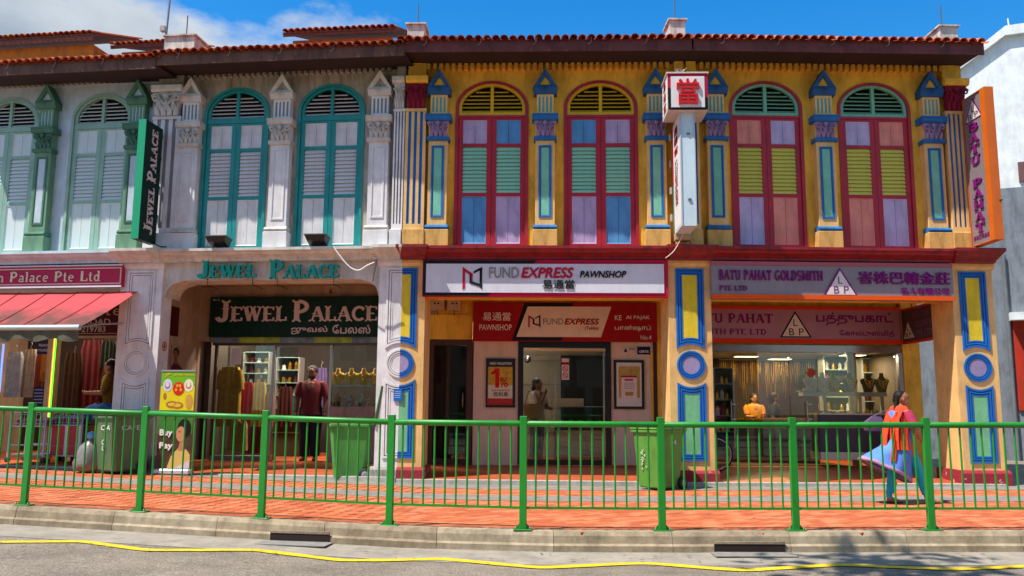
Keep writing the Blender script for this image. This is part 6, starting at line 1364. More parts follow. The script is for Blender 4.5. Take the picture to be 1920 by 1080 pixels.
s = Sign(UM, 'price_board', 70, 640, 94, 664, 1.9, 'navy price board with pale lines left of the light strip', 'board'); s.slab('board', (70, 640, 94, 664), sg_mat('14183c'), 0, .03); s.text('FASHION', (73, 645, 91, 650), sg_mat('c8b8c0'), -.003); s.text('PALACE', (73, 654, 90, 659), sg_mat('c8c8d0'), -.003)
s = Sign(UM, 'price_board', 62, 725, 84, 762, 1.9, 'navy price list lower down near the railing post', 'board'); s.slab('board', (62, 725, 84, 762), sg_mat('14183c'), 0, .03); [s.slab('print_line', (64, 730+k*6, 80, 732+k*6), sg_mat('8a8ca0'), -.003, 0) for k in range(5)]
# ================================================================ inside the jeweller
for a in [(411, 688, 449, 800, .4, 'b08c34', 'olive yellow kurta on a stand in the left jewellery shop window'), (449, 717, 474, 800, .7, 'b01a30', 'crimson shawl draped beside the olive kurta'), (474, 717, 497, 800, .7, 'b89018', 'mustard shawl beside the crimson one'), (522, 725, 546, 800, .9, '5c1c1c', 'dark red garment behind the glass door leaf'), (430, 790, 462, 845, .35, 'a8843c', 'gold skirt low in the left jewellery shop window'), (462, 800, 505, 850, .6, '6a1c20', 'maroon skirt low beside the gold one')]:
    hanging(U0, a[0], a[1], a[2], a[3], SHV+a[4], a[5], a[6], sleeves=(a[0] == 411), flare=1.15)
def bust(F, u, v, z, h, mat, gold, label, group='jewellery busts', name='jewellery_bust'):
    o = F.empty(name, u, v, z); tag(o, label, 'bust', group); w = h*.42
    b = MB(); n = 14; rr = []
    for t, wx, wy, y in ((0, .55, .3, .03), (.05, .6, .34, .03), (.35, .78, .36, 0), (.55, 1.0, .34, 0), (.66, .95, .3, .0), (.73, .5, .26, .01), (.8, .32, .26, .01), (.97, .27, .24, .0), (1, .24, .2, 0)): rr.append([(w*wx*math.cos(i*2*math.pi/n), w*wy*math.sin(i*2*math.pi/n)+y*h, h*t) for i in range(n)])
    b.rings(rr, smooth=True); b.build('form', mat, o)
    for k, (d, wd) in enumerate(((.36, .5), (.24, .62), (.14, .42))):
        if k < gold:
            b = MB(); pts = [(-w*wd*math.cos(R(180*i/12))*1.0 if False else w*wd*math.cos(R(180-180*i/12)), -w*.37-.004-.02*h*math.sin(R(180*i/12)), h*(.72-d*1.25*math.sin(R(180*i/12))**.8)) for i in range(13)]; b.tube(pts, h*.016, n=6); m_ = b.build('necklace', GOLD, o)
            q = pts[6]; MB().ball((q[0], q[1]-.005, q[2]-.02*h), h*.05, h*.02, h*.06, n=8, m=6).build('pendant', GOLD, o)
    return o
GOLD = paint('d29a1c', .28, .15, .1, 30, metal=.85); VEL = paint('16100e', .8, .1, .1); IVO = paint('c8a878', .6, .1, .05); WHB = paint('c9c4c0', .6, .08, .05)
zs = U0.z(660, 722, SHV+.2)
for k, px in enumerate((634, 659, 682, 704)): bust(U0, U0.u(px, 705, SHV+.2), SHV+.2, zs, .34, paint('c8962c', .5, .15, .1), 3, ['first gold bust from the glass door on the upper shelf', 'second gold bust on the upper shelf of the jewellery window', 'third gold bust on the upper shelf, taller neck', 'last gold bust on the upper shelf by the pillar'][k], 'gold busts on the upper shelf')
zs2 = U0.z(660, 763, SHV+.2)
for k, px in enumerate((632, 655, 679)): bust(U0, U0.u(px, 748, SHV+.2), SHV+.2, zs2, .27, WHB if k else IVO, 2, ['cream bust with gold chain on the lower shelf by the door', 'white bust in the middle of the lower shelf', 'white bust right on the lower shelf'][k], 'busts on the lower shelf')
for z, lb in ((zs, 'upper glass shelf of the jewellery window'), (zs2, 'lower glass shelf of the jewellery window')):
    o = U0.empty('shelf', U0.u(662, 730, SHV+.2), SHV+.2, z-.02); tag(o, lb, 'shelf'); MB().box(-.44, .44, -.13, .2, 0, .018).build('board', paint('5a7a74', .2, .1, 0), o); MB().box(-.44, .44, -.135, -.131, -.01, .02).build('front_strip', ALU, o)
o = U0.empty('display_case', U0.u(470, 840, SHV+1.6), SHV+1.6, .22); tag(o, 'dark display case deep inside the jewellery shop', 'case'); MB().box(-1, 1.3, 0, .5, 0, 1.5).build('body', paint('4a3828', .6, .2, .05), o)
for k in range(3): MB().box(-.95, 1.25, -.02, -.001, .5+.33*k, .53+.33*k).build('shelf_edge', ALU, o)
# ================================================================ inside the pawnshop
o = U1.empty('counter', U1.u(1085, 800, SHV+1.0), SHV+1.0, .2); tag(o, 'pale counter with glass jewellery case in the pawnshop', 'counter')
x0, x1 = U1.u(1040, 800, SHV+1.0)-U1.u(1085, 800, SHV+1.0), U1.u(1150, 800, SHV+1.0)-U1.u(1085, 800, SHV+1.0)
z1 = U1.z(1085, 795, SHV+1.0)-.2; z2 = U1.z(1085, 763, SHV+1.0)-.2; z3 = U1.z(1085, 747, SHV+1.4)-.2
MB().box(x0, x1, 0, .6, 0, z1).build('base', paint('3a2c24', .5, .2, .05), o); 
b = MB(); n = 40
rr = [[(x0+.02+(x1-x0-.04)*i/n, -.012-.008*math.sin(z*70+i*.35), z) for i in range(n+1)] for z in [.12+(z1-.25)*k/24 for k in range(25)]]
b.rings(rr, closed=False, cap=False, smooth=True); b.build('wavy_front', paint('c2ad92', .6, .1, .05), o)
MB().box(x0, x1, .0, .01, z1, z2).build('case_glass', GLASS, o); MB().box(x0, x1, 0, .45, z2, z2+.015).build('case_top', ALU, o); MB().box(x0+.02, x1-.02, .05, .4, z1, z1+.03).build('case_floor', paint('d8d4c4', .6, .1, .05), o)
for k in range(5): MB().ball((x0+.15+k*.2, .2, z1+.06), .05, .04, .03).build('jewellery', GOLD, o)
MB().box(x0-.1, x0+.62, .42, .95, z2, z3).build('transaction_top', paint('c8bcaa', .5, .06, .03), o)
o = U1.empty('security_camera', U1.u(989, 674, SHV+.9), SHV+.9, U1.z(989, 674, SHV+.9)); tag(o, 'round black security camera inside the pawnshop door', 'camera'); MB().ball((0, 0, 0), .075).build('dome', BLKF, o); MB().box(-.4, 0.0, -.03, .03, -.02, .02).build('bracket', ALU, o); MB().ball((0, -.05, 0), .04).build('lens', paint('c8c8cc', .2, .1, 0), o)
# ================================================================ inside the goldsmith
zsh = U2.z(1600, 735, SHV+.25)
for k, (px, m, lb) in enumerate(((1521, WHB, 'white bust nearest the goldsmith door handle'), (1541, WHB, 'second white bust on the goldsmith window shelf'), (1562, paint('6a6428', .7, .15, .1), 'olive bust with chain on the goldsmith window shelf'), (1593, VEL, 'black bust with double gold chain left of the window divider'), (1627, VEL, 'black bust with gold chains right of the window divider'), (1652, paint('38402a', .7, .15, .1), 'dark green bust at the right end of the shelf'))):
    bust(U2, U2.u(px, 710, SHV+.25), SHV+.25, zsh, .38, m, 3 if k > 1 else 1, lb, 'busts on the goldsmith shelf')
bust(U2, U2.u(1611, 785, SHV+.25), SHV+.25, U2.z(1611, 796, SHV+.25), .24, VEL, 2, 'small black bust low in the goldsmith window', None)
o = U2.empty('window_shelf', U2.u(1600, 738, SHV+.25), SHV+.25, zsh-.085); tag(o, 'long white shelf across the goldsmith display window', 'shelf'); MB().box(U2.u(1502, 738, SHV+.25)-U2.u(1600, 738, SHV+.25), U2.u(1658, 738, SHV+.25)-U2.u(1600, 738, SHV+.25), -.12, .14, 0, .08).build('board', paint('bdb4ac', .5, .06, .03), o)
for px in (1548, 1614, 1656): u = U2.u(px, 760, SHV+.25)-U2.u(1600, 738, SHV+.25); MB().box(u-.03, u+.03, .02, .08, -.6, 0).build('upright', paint('a8a29a', .5, .06, .03), o)
u = U2.u(1605, 700, SHV+.3); o = U2.empty('partition_panel', u, SHV+.55, .8); tag(o, 'pale grey panel standing behind the goldsmith busts', 'panel'); MB().box(-.05, .12, 0, .06, -.58, 1.9).build('sheet', paint('a09a92', .6, .06, .03), o)
MB().box(.02, 3.6, SHV+.16, SHV+3.3, .225, .232).build('shop_floor', paint('6a4a34', .35, .2, .05, 3, .2), h2)
uc = U2.u(1425, 790, SHV+1.2); o = U2.empty('counter', uc, SHV+1.2, .2, R(-16)); tag(o, 'long goldsmith counter with trays of gold jewellery', 'counter')
hc = U2.z(1425, 786, SHV+1.2)-.2; MB().box(-.95, 1.15, 0, .5, 0, hc-.06).build('base', paint('5a4c40', .5, .2, .05), o); MB().box(-.97, 1.17, -.02, .52, hc-.06, hc-.03).build('glass_top', paint('2c2418', .1, .1, 0), o)
for k in range(13): MB().box(-.92+k*.158, -.78+k*.158, .02, .48, hc-.03, hc+.02).build('gold_tray', GOLD, o)
for k in range(4): MB().box(-.7+k*.5, -.62+k*.5, -.012, -.001, .1, hc-.1).build('front_panel', paint('8c8074', .5, .1, .05), o)
# chains hung on the back wall
o = U2.empty('chain_display', U2.u(1430, 720, SHV+2.9), SHV+2.9, U2.z(1430, 770, SHV+2.9)); tag(o, 'wall of hanging gold chains behind the goldsmith counter', 'display')
xa, xb = U2.u(1350, 720, SHV+2.9)-U2.u(1430, 720, SHV+2.9), U2.u(1530, 720, SHV+2.9)-U2.u(1430, 720, SHV+2.9); zt_ = U2.z(1430, 676, SHV+2.9)-U2.z(1430, 770, SHV+2.9)
MB().box(xa-.1, xb+.1, .1, .14, -.3, zt_+.1).build('board', paint('2a1810', .7, .2, .05), o); MB().box(xa, xb, .0, .05, zt_, zt_+.03).build('hanging_rail', ALU, o)
for i in range(46):
    x = xa+(xb-xa)*(i+.5)/46; l = zt_*rnd.choice((.3, .45, .5, .7, .8))*rnd.uniform(.9, 1.1); w = rnd.uniform(.008, .022); MB().tube([(x-w, .03, zt_), (x-w*1.1, .03, zt_-l*.5), (x, .03, zt_-l), (x+w*1.1, .03, zt_-l*.5), (x+w, .03, zt_)], rnd.uniform(.003, .006), n=5).build('gold_chain', GOLD if rnd.random() < .5 else paint(rnd.choice(('7a4420', '5a3418', '9a6a3a')), .5, .2, 0, metal=.4), o)
# round sticker on the goldsmith glass
s = Sign(U2, 'door_sticker', 1511, 688, 1531, 710, SHV-.0, 'round reddish sticker on the goldsmith glass door', 'sticker'); b = MB(); x, z = s.p(1521, 699); b.lathe([(.09, 0), (.09, .003)], n=20); b.build('disc', paint('a8442c', .5, .2, 0), s.o, loc=(x, .004, z), rot=(R(90), 0, 0))
# ================================================================ lit lamps in the shop ceilings
def lamp(F, u, v, z, e, c, label, size=.5):
    o = F.empty('ceiling_lamp', u, v, z); tag(o, label, 'lamp', 'lit ceiling lamps in the shops'); MB().box(-size/2, size/2, -.15, .15, .0, .04).build('housing', paint('d0ccc4', .5, .05, 0), o); MB().box(-size/2+.02, size/2-.02, -.13, .13, -.006, -.001).build('diffuser', emit(c, 2.0), o)
    l = bpy.data.lights.new('shop_lamp', 'AREA'); l.shape = 'RECTANGLE'; l.size = size; l.size_y = .3; l.energy = e*(1.2 if F is U2 else 2.3); l.color = srgb(c); lo = bpy.data.objects.new('shop_lamp', l); col.objects.link(lo); lo.parent = o; lo.location = (0, 0, -.02)
zc = zl(535, SHV)-.06
lamp(U0, U0.u(460, 700, SHV+.6), SHV+.6, zc, 24, 'fff0dc', 'ceiling lamp over the left jewellery window'); lamp(U0, U0.u(665, 700, SHV+.5), SHV+.5, zc, 26, 'fff0dc', 'ceiling lamp over the gold busts'); lamp(U0, U0.u(560, 700, SHV+1.6), SHV+1.6, zc, 9, 'fff0dc', 'ceiling lamp inside the jewellery shop door')
zc = ZC1-.06
lamp(U1, U1.u(1000, 700, SHV+1.6), SHV+1.6, zc, 26, 'fff4e8', 'ceiling lamp inside the pawnshop door')
zc = zl(662, SHV)+.055
lamp(U2, U2.u(1400, 700, SHV+1.5), SHV+1.5, zc, 20, 'ffdca0', 'warm ceiling lamp over the goldsmith counter'); lamp(U2, U2.u(1600, 700, SHV+.8), SHV+.8, zc, 16, 'ffe4b8', 'warm ceiling lamp over the goldsmith window'); lamp(U2, U2.u(1460, 700, SHV+2.4), SHV+2.3, zc, 14, 'ffdca0', 'warm ceiling lamp before the gold chains')
lamp(UM, UM.u(60, 700, SHV), SHV+.4, zl(520, SHV)-.06, 12, 'fff0dc', 'ceiling lamp in the clothes shop at the left edge'); lamp(UM, UM.u(170, 700, SHV), SHV+1.2, zl(520, SHV)-.06, 10, 'ffe4c0', 'ceiling lamp over the red sari cloth')
# ---- small stock that fills the goldsmith's and jeweller's windows
CARD = [paint(c, .7, .15, 0) for c in ('d8d0c4', '6a1c28', '1c2c50', 'c8b890')]
def trinkets(F, px0, px1, py, v, n, label, seed):
    r_ = random.Random(seed); u0, u1 = F.u(px0, py, v), F.u(px1, py, v); z = F.z((px0+px1)/2, py, v); o = F.empty('jewellery_tray', (u0+u1)/2, v, z); tag(o, label, 'tray', 'trays of small jewellery'); w = u1-u0
    MB().box(-w/2, w/2, -.1, .14, -.012, 0).build('base', paint('d0c8bc', .5, .1, 0), o)
    for i in range(n):
        x = -w/2+w*(i+.5)/n; y = r_.uniform(-.06, .1); k = r_.random(); h = r_.uniform(.05, .11)
        if k < .35: MB().box(x-.03, x+.03, y, y+.015, 0, h).build('price_card', r_.choice(CARD), o)
        elif k < .7: MB().lathe([(.028, 0), (.03, .01), (.012, .02), (.012, h*.7), (.03, h*.8), (.026, h)], n=10).build('ring_stand', r_.choice((GOLD, GOLD, CARD[0], VEL)), o, loc=(x, y, 0))
        else: b = MB(); b.tube([(x+.03*math.cos(t), y, .034+.03*math.sin(t)) for t in [j*math.pi/6 for j in range(13)]], .007, n=5); b.build('bangle', GOLD, o)
trinkets(U2, 1540, 1605, 777, SHV+.2, 10, 'tray of bangles and cards low in the goldsmith window, left half', 1); trinkets(U2, 1620, 1680, 777, SHV+.2, 8, 'tray of bangles and cards low in the goldsmith window, right half', 2)
trinkets(U2, 1498, 1534, 733, SHV+.3, 5, 'short tray beside the white busts', 3); trinkets(U0, 622, 706, 762, SHV+.08, 9, 'tray of gold trinkets at the front of the lower jewellery shelf', 4)
def cabinet(F, px0, px1, py0, py1, v, rows, label, seed, back='2c2620'):
    r_ = random.Random(seed); u0, u1, z0, z1 = uzbox(F, px0, py0, px1, py1, v); o = F.empty('display_cabinet', (u0+u1)/2, v, z0); tag(o, label, 'cabinet', 'glass display cabinets'); w = u1-u0; h = z1-z0
    MB().box(-w/2, w/2, .3, .34, 0, h).build('back_board', paint(back, .7, .2, 0), o)
    for x in (-w/2, w/2-.03): MB().box(x, x+.03, 0, .3, 0, h).build('side_frame', ALU, o)
    for k in range(rows+1): MB().box(-w/2+.03, w/2-.03, .02, .3, h*k/rows-.008, h*k/rows+.008).build('glass_shelf', paint('8aa49c', .3, .1, 0), o)
    for k in range(rows):
        n = max(3, int(w/.16))
        for i in range(n):
            x = -w/2+.06+(w-.12)*(i+.5)/n; hh = min(.2, h/rows*.7)*r_.uniform(.6, 1); m_ = r_.choice((GOLD, GOLD, VEL, CARD[0], CARD[1]))
            b = MB(); b.lathe([(.05, 0), (.055, .01), (.035, hh*.5), (.05, hh*.7), (.02, hh*.85), (.018, hh)], n=8, sy=.5); b.build('jewellery', m_, o, loc=(x, .15, h*k/rows+.009))
cabinet(U2, 1338, 1378, 690, 840, SHV+.5, 5, 'tall glass cabinet at the left of the goldsmith shop', 5); cabinet(U2, 1545, 1605, 668, 770, SHV+1.5, 4, 'glass wall cabinet behind the goldsmith window busts', 6); cabinet(U2, 1618, 1680, 672, 780, SHV+1.2, 4, 'mirrored wall cabinet at the right of the goldsmith shop', 7, back='7a8c8c')
cabinet(U0, 455, 505, 660, 720, SHV+1.3, 3, 'lit wall cabinet behind the crimson shawl', 8, back='4a3c30'); cabinet(U0, 515, 560, 670, 790, SHV+1.45, 5, 'wall cabinet seen through the jewellery shop door', 9, back='3a2c24')
for a in [(590, 690, 612, 790, 1.2, '5c4a7a', 'violet garment hanging right of the man in the doorway'), (497, 735, 512, 800, .5, 'b0402c', 'brick red garment beside the mustard shawl'), (535, 740, 550, 790, 1.1, '2c6a5a', 'green garment left of the man in the doorway')]: hanging(U0, a[0], a[1], a[2], a[3], SHV+a[4], a[5], a[6])
# ================================================================ litter and leaves on road and path
LF = [paint(c, .8, .3, 0) for c in ('8a6a2c', '6a4a1c', 'a08a3c')]; b = MB(); r_ = random.Random(4)
for i in range(150):
    x, y = r_.uniform(-5.5, 6), r_.choice((r_.uniform(6.2, 9.0), r_.uniform(8.5, 9.05), r_.uniform(9.4, 12))); x *= y/9; ky = kerb_y(x); z = gz(x)+(.014 if y > ky+.2 else ROAD_Z+.02); z = gz(x)+.02 if ky-.05 < y < ky+.25 else z
    a = r_.uniform(0, 6.28); l, w = r_.uniform(.012, .035), r_.uniform(.007, .015); c, s_ = math.cos(a), math.sin(a); b.add([(x-c*l, y-s_*l, z), (x+s_*w, y-c*w, z+r_.uniform(0, .008)), (x+c*l, y+s_*l, z+.003), (x-s_*w, y+c*w, z+r_.uniform(0, .008))], [(0, 1, 2, 3)], mi=i % 3)
tag(b.build('fallen_leaves', LF), 'small dry leaves scattered over road and footpath', 'leaves', kind='stuff')
# ================================================================ people
def remesh(mb, voxel, mats, pick, name):
    """fuse overlapping limbs into one continuous skin"""
    me = mb.mesh('tmp', mats); o = bpy.data.objects.new('tmp', me); col.objects.link(o)
    m = o.modifiers.new('r', 'REMESH'); m.mode = 'VOXEL'; m.voxel_size = voxel; m.use_smooth_shade = True
    s = o.modifiers.new('s', 'SMOOTH'); s.factor = .5; s.iterations = 3
    dg = bpy.context.evaluated_depsgraph_get(); out = bpy.data.meshes.new_from_object(o.evaluated_get(dg))
    bpy.data.objects.remove(o); bpy.data.meshes.remove(me); out.name = name
    out.materials.clear()
    for q in mats: out.materials.append(q)
    for p in out.polygons: p.use_smooth = True; p.material_index = pick(p.center)
    return out
def limb(mb, pts, rs, n=12):
    P = [Vector(p) for p in pts]; Q = []; K = []
    for i in range(len(P)-1):
        for t in (0, .5): Q.append(P[i].lerp(P[i+1], t)); K.append(rs[i]+(rs[i+1]-rs[i])*t)
    Q.append(P[-1]); K.append(rs[-1]); mb.tube(Q, K, n=n)
    for p, r_ in zip(P, rs): mb.ball(p, r_*.99, n=10, m=6)
def head(mb, c, r, fwd, tilt=0):
    """r = half head height; fwd = angle of the face about z (0 = +x)"""
    c = Vector(c); f = Vector((math.cos(fwd), math.sin(fwd), 0)); s = Vector((-f.y, f.x, 0)); U = Vector((0, 0, 1))
    def bl(a, b, z, k): mb.ball(c+f*(a*r)+s*(b*r)+U*(z*r), k*r, n=10, m=8)
    mb.ball(c+U*(.22*r)-f*(.08*r), .76*r, .76*r, .76*r, n=14, m=10); bl(.15, 0, -.2, .60); bl(.30, 0, -.62, .34); bl(.2, .28, -.35, .38); bl(.2, -.28, -.35, .38); bl(.46, 0, .3, .36)
    bl(.76, 0, -.12, .13); bl(.70, 0, .02, .09); bl(.68, 0, -.42, .12); bl(.64, 0, -.52, .12); bl(.58, 0, -.8, .18)
    for k in (-1, 1):
        mb.ball(c+s*(k*.74*r)+U*(-.08*r)-f*(.04*r), .1*r, .1*r, .2*r, n=8, m=6); bl(.62, k*.25, .12, .12)
def eyes(o, c, r, fwd):
    c = Vector(c); f = Vector((math.cos(fwd), math.sin(fwd), 0)); s = Vector((-f.y, f.x, 0)); U = Vector((0, 0, 1)); D_ = flat('1a120e')
    for k in (-1, 1):
        MB().ball(c+f*(.70*r)+s*(k*.27*r)+U*(.04*r), .075*r, .075*r, .05*r, n=8, m=6).build('eye', D_, o); MB().ball(c+f*(.71*r)+s*(k*.28*r)+U*(.2*r), .12*r, .12*r, .035*r, n=8, m=6).build('eyebrow', D_, o)
    MB().ball(c+f*(.76*r)+U*(-.46*r), .06*r if abs(f.x) > .7 else .17*r, .17*r if abs(f.x) > .7 else .06*r, .045*r, n=8, m=6).build('lips', paint('7a3c34', .5, .1, 0), o)
def hand(mb, wrist, d, side, curl=.35, k=1.0):
    """palm, four unequal curled fingers and a thumb from the side of the palm; d points along the hand"""
    w = Vector(wrist); d = Vector(d).normalized(); s = Vector(side).normalized(); n_ = d.cross(s).normalized()
    pc = w+d*.05*k; mb.tube([w, w+d*.03*k, w+d*.085*k], [.022*k, .033*k, .034*k], n=8)
    for i, (off, l) in enumerate(((-.026, .062), (-.009, .074), (.009, .07), (.026, .055))):
        a = w+d*.08*k+s*off*k; b = a+(d*math.cos(curl)+n_*math.sin(curl))*l*.5*k; c_ = b+(d*math.cos(curl*2.4)+n_*math.sin(curl*2.4))*l*.5*k; mb.tube([a, b, c_], [.0105*k, .0095*k, .008*k], n=6)
    a = w+d*.03*k-s*.028*k; b = a+(d*.6-s*.7+n_*.3).normalized()*.035*k; mb.tube([a, b, b+(d*.9-s*.2+n_*.4).normalized()*.03*k], [.013*k, .011*k, .009*k], n=6)
SKIN = paint('a8714f', .55, .08, .03, 9, spec=.35); SKIN2 = paint('6a4230', .55, .08, .03, 9, spec=.35); HAIR = paint('15100f', .6, .3, .5, 30, spec=.25, fine=120)
# ---------------------------------------------------------------- the woman walking past
p = ground_at(1695, 945); wk = empty('person', (p.x, p.y, p.z), R(7)); tag(wk, 'woman in blue tunic, turquoise leggings and orange scarf walking past the goldsmith', 'person')
TURQ = paint('14b0c4', .8, .15, .2, 12, fine=120); BLUET = paint('5886dc', .8, .22, .3, 7, fine=140); ORNG = paint('e0481c', .85, .25, .4, 26, .3, 'b01c10', fine=160, streak=6)
b = MB(); HC = (.05, 0, 1.425)
limb(b, [(.0, 0, .84), (.01, 0, 1.0), (.0, 0, 1.18), (.01, 0, 1.26)], [.135, .12, .135, .085]); b.ball((-.02, 0, .82), .14, .15, .13); b.ball((.0, 0, 1.2), .11, .17, .09); limb(b, [(.0, 0, 1.24), (.03, 0, 1.36)], [.058, .05])
head(b, HC, .118, R(-12))
limb(b, [(.02, -.17, 1.22), (.09, -.215, 1.0), (.23, -.2, .82)], [.062, .048, .032]); hand(b, (.235, -.2, .815), (.45, .02, -1), (1, 0, .4), .4)     # right arm, swung forward
limb(b, [(.0, .17, 1.22), (-.06, .22, 1.0), (-.02, .2, .82)], [.062, .048, .032]); hand(b, (-.02, .2, .82), (.2, 0, -1), (1, 0, .2), .4)
limb(b, [(.02, -.085, .82), (.18, -.075, .48), (.30, -.07, .12), (.315, -.07, .07)], [.105, .072, .042, .04]); limb(b, [(.31, -.07, .055), (.42, -.075, .035), (.50, -.075, .03)], [.04, .036, .026])
limb(b, [(-.03, .085, .82), (-.085, .075, .46), (-.17, .07, .13), (-.165, .07, .075)], [.105, .072, .042, .04]); limb(b, [(-.17, .07, .06), (-.08, .07, .035), (-.02, .07, .03)], [.04, .036, .026])
def pick(c):
    if c.z < .82 and c.z > .085 and abs(c.y) < .17 and not (c.z > .6 and abs(c.y) > .165): return 1
    return 0
body = link('body', remesh(b, .011, [SKIN, TURQ], pick, 'body'), wk); eyes(wk, HC, .118, R(-12))
for x0, y0 in ((.31, -.07), (-.17, .07)):       # sandals
    m_ = paint('2a1c18', .6, .1, .05); b = MB(); pts = [(-.06, .0), (-.05, .038), (.06, .045), (.17, .045), (.2, .0), (.17, -.045), (.06, -.045), (-.05, -.038)]
    b.rings([[(x0+x, y0+y, z) for x, y in pts] for z in (.003, .02)]); o_ = b.build('sandal', m_, wk); MB().tube([(x0+.07, y0-.045, .02), (x0+.09, y0-.02, .062), (x0+.09, y0+.02, .062), (x0+.07, y0+.045, .02)], .009, n=6).build('strap', m_, o_)
cs = [(.29, -.07, .18), (-.155, .07, .19)]
for x0, y0, z0 in cs:
    b = MB()
    for k in range(5): b.lathe([(.05+.004*(k % 2), 0), (.058, .014), (.05, .03)], c=(x0-.012*k*(-1 if x0 > 0 else -1)*(-1 if x0 > 0 else 1), y0, z0-.055+.03*k), n=12, cap=False)
    b.build('gathered_cuff', TURQ, wk)
# tunic flaring backwards in the stride
def fold_ring(cx, cy, cz, rx, ry, tl, amp, ph, n=40): return [(cx+rx*(1+amp*math.sin(i*2*math.pi/n*7+ph))*math.cos(i*2*math.pi/n), cy+ry*(1+amp*math.cos(i*2*math.pi/n*6+ph))*math.sin(i*2*math.pi/n), cz+tl*rx*math.cos(i*2*math.pi/n)) for i in range(n)]
S_ = [(.01, 0, 1.285, .075, .10, 0, 0), (.0, 0, 1.25, .12, .175, 0, 0), (.0, 0, 1.15, .145, .185, 0, .01), (.0, 0, 1.0, .135, .165, 0, .012), (-.02, 0, .86, .165, .185, -.08, .02), (-.07, 0, .74, .21, .205, -.2, .035), (-.15, 0, .62, .27, .225, -.34, .05), (-.235, 0, .49, .335, .245, -.47, .06)]
b = MB(); b.rings([fold_ring(*s_[:6], s_[6], .4*k) for k, s_ in enumerate(S_)], cap=False, smooth=True); tun = b.build('tunic', BLUET, wk)
b = MB(); b.rings([fold_ring(-.235, 0, .49, .335, .245, -.47, .062, .4*7), fold_ring(-.238, 0, .487, .342, .250, -.47, .062, .4*7), fold_ring(-.262, 0, .445, .355, .26, -.47, .062, .4*7.3), fold_ring(-.26, 0, .445, .35, .255, -.47, .062, .4*7.3)], cap=False, smooth=True); b.build('hem_border', paint('b08aa8', .8, .4, .2, 40), tun)
for y0, sg in ((-.17, -1), (.17, 1)):
    x2 = .065 if sg < 0 else -.035
    b = MB(); b.tube([(.01, y0*.92, 1.25), (.025+(.01 if sg < 0 else -.02), y0*1.1, 1.16), (x2, y0*1.22, 1.07)], [.075, .076, .07], n=14, cap=False); b.build('sleeve', paint('c0385c', .8, .2, .3, 9), tun)
    b = MB(); b.tube([(x2, y0*1.22, 1.095), (x2+.004*-sg, y0*1.235, 1.055)], [.073, .072], n=14, cap=False); b.build('sleeve_band', paint('d8c0a0', .8, .4, .2, 50), tun)
# scarf: wrap round the shoulders and two tails down the back
b = MB(); n = 28
rg = [[(.005+(.10+.012*math.sin(3*a+q))*q_*math.cos(a), (.165+.01*math.sin(4*a))*q_*math.sin(a), z_) for a in [i*2*math.pi/n for i in range(n)]] for q, (q_, z_) in enumerate(((.60, 1.335), (.82, 1.325), (1.04, 1.28), (1.15, 1.21), (1.16, 1.14), (1.2, 1.06)))]
b.rings(rg, cap=False, smooth=True); sc = b.build('scarf', ORNG, wk)
def tail(pts, w, lab):
    b = MB(); rr = []; m = 9
    for k, (x, y, z) in enumerate(pts): rr.append([(x+.012*math.sin(i*2.4+k*.5), y-w/2+w*i/(m-1), z) for i in range(m)] + [(x-.014+.012*math.sin(i*2.4+k*.5), y-w/2+w*i/(m-1), z) for i in range(m-1, -1, -1)])
    b.rings(rr, smooth=True); b.build('scarf_tail', ORNG, sc)
tail([(-.06, -.08, 1.27), (-.14, -.10, 1.15), (-.165, -.10, .98), (-.17, -.10, .84), (-.175, -.11, .74)], .25, 'a')
tail([(-.08, .08, 1.26), (-.17, .02, 1.12), (-.23, .0, .92), (-.27, -.02, .72), (-.31, -.03, .56)], .12, 'b')
# side view of the near tail lies flat against the hip
b = MB(); rr = []
for k, (x, y, z, w) in enumerate(((-.03, -.175, 1.25, .10), (-.05, -.205, 1.1, .12), (-.06, -.2, .95, .13), (-.07, -.215, .80, .135), (-.07, -.225, .735, .14))): rr.append([(x-w/2+w*i/8, y-.012*math.sin(i*2.2+k*.3), z) for i in range(9)] + [(x+w/2-w*i/8, y+.012, z) for i in range(9)])
b.rings(rr, smooth=True); b.build('scarf_fold', ORNG, sc)
b = MB(); rr = []
for k, (x, y, z, w) in enumerate(((-.10, -.12, 1.25, .05), (-.15, -.17, 1.08, .065), (-.19, -.19, .9, .07), (-.23, -.215, .74, .075), (-.265, -.24, .585, .085))): rr.append([(x-w/2+w*i/8, y-.012*math.sin(i*2.2+k*.3), z) for i in range(9)] + [(x+w/2-w*i/8, y+.012, z) for i in range(9)])
b.rings(rr, smooth=True); b.build('scarf_fold', ORNG, sc)
# hair pulled back into a plait
c = Vector(HC); f = Vector((math.cos(R(-12)), math.sin(R(-12)), 0)); b = MB()
b.ball(c-f*.021+Vector((0, .003, .035)), .089, .089, .09, n=18, m=12); b.ball(c-f*.072+Vector((0, 0, -.01)), .045, .062, .06, n=12, m=8); 
for k in range(9): t = k/8; b.ball((-.045-.075*t, -.02-.03*t, 1.37-.26*t), .028-.006*t, .028-.006*t, .027, n=8, m=6)
b.build('hair', HAIR, wk); MB().lathe([(.034, -.006), (.036, 0), (.034, .006)], n=12, cap=False).build('bangle', GOLD, wk, loc=(.20, -.203, .86))
o = empty('handbag', wk.location+Vector((-.25, .18, .0)), R(10)); tag(o, 'grey purple handbag carried behind the walking woman', 'bag')
b = MB(); b.rings([[(x-.01*k, y, z) for x, y in ((-.15, -.05), (.12, -.05), (.13, .05), (-.15, .05))] for k, z in enumerate((.98, 1.0, 1.1))] + [[(-.05, -.012, 1.19), (.07, -.012, 1.19), (.07, .012, 1.19), (-.05, .012, 1.19)]]); b.build('pouch', paint('5a4a66', .6, .2, .2), o); MB().tube([(-.04, 0, 1.18), (.08, -.02, 1.24), (.22, -.03, 1.28)], .01, n=6).build('strap', paint('5a5060', .6, .2, .1), o)
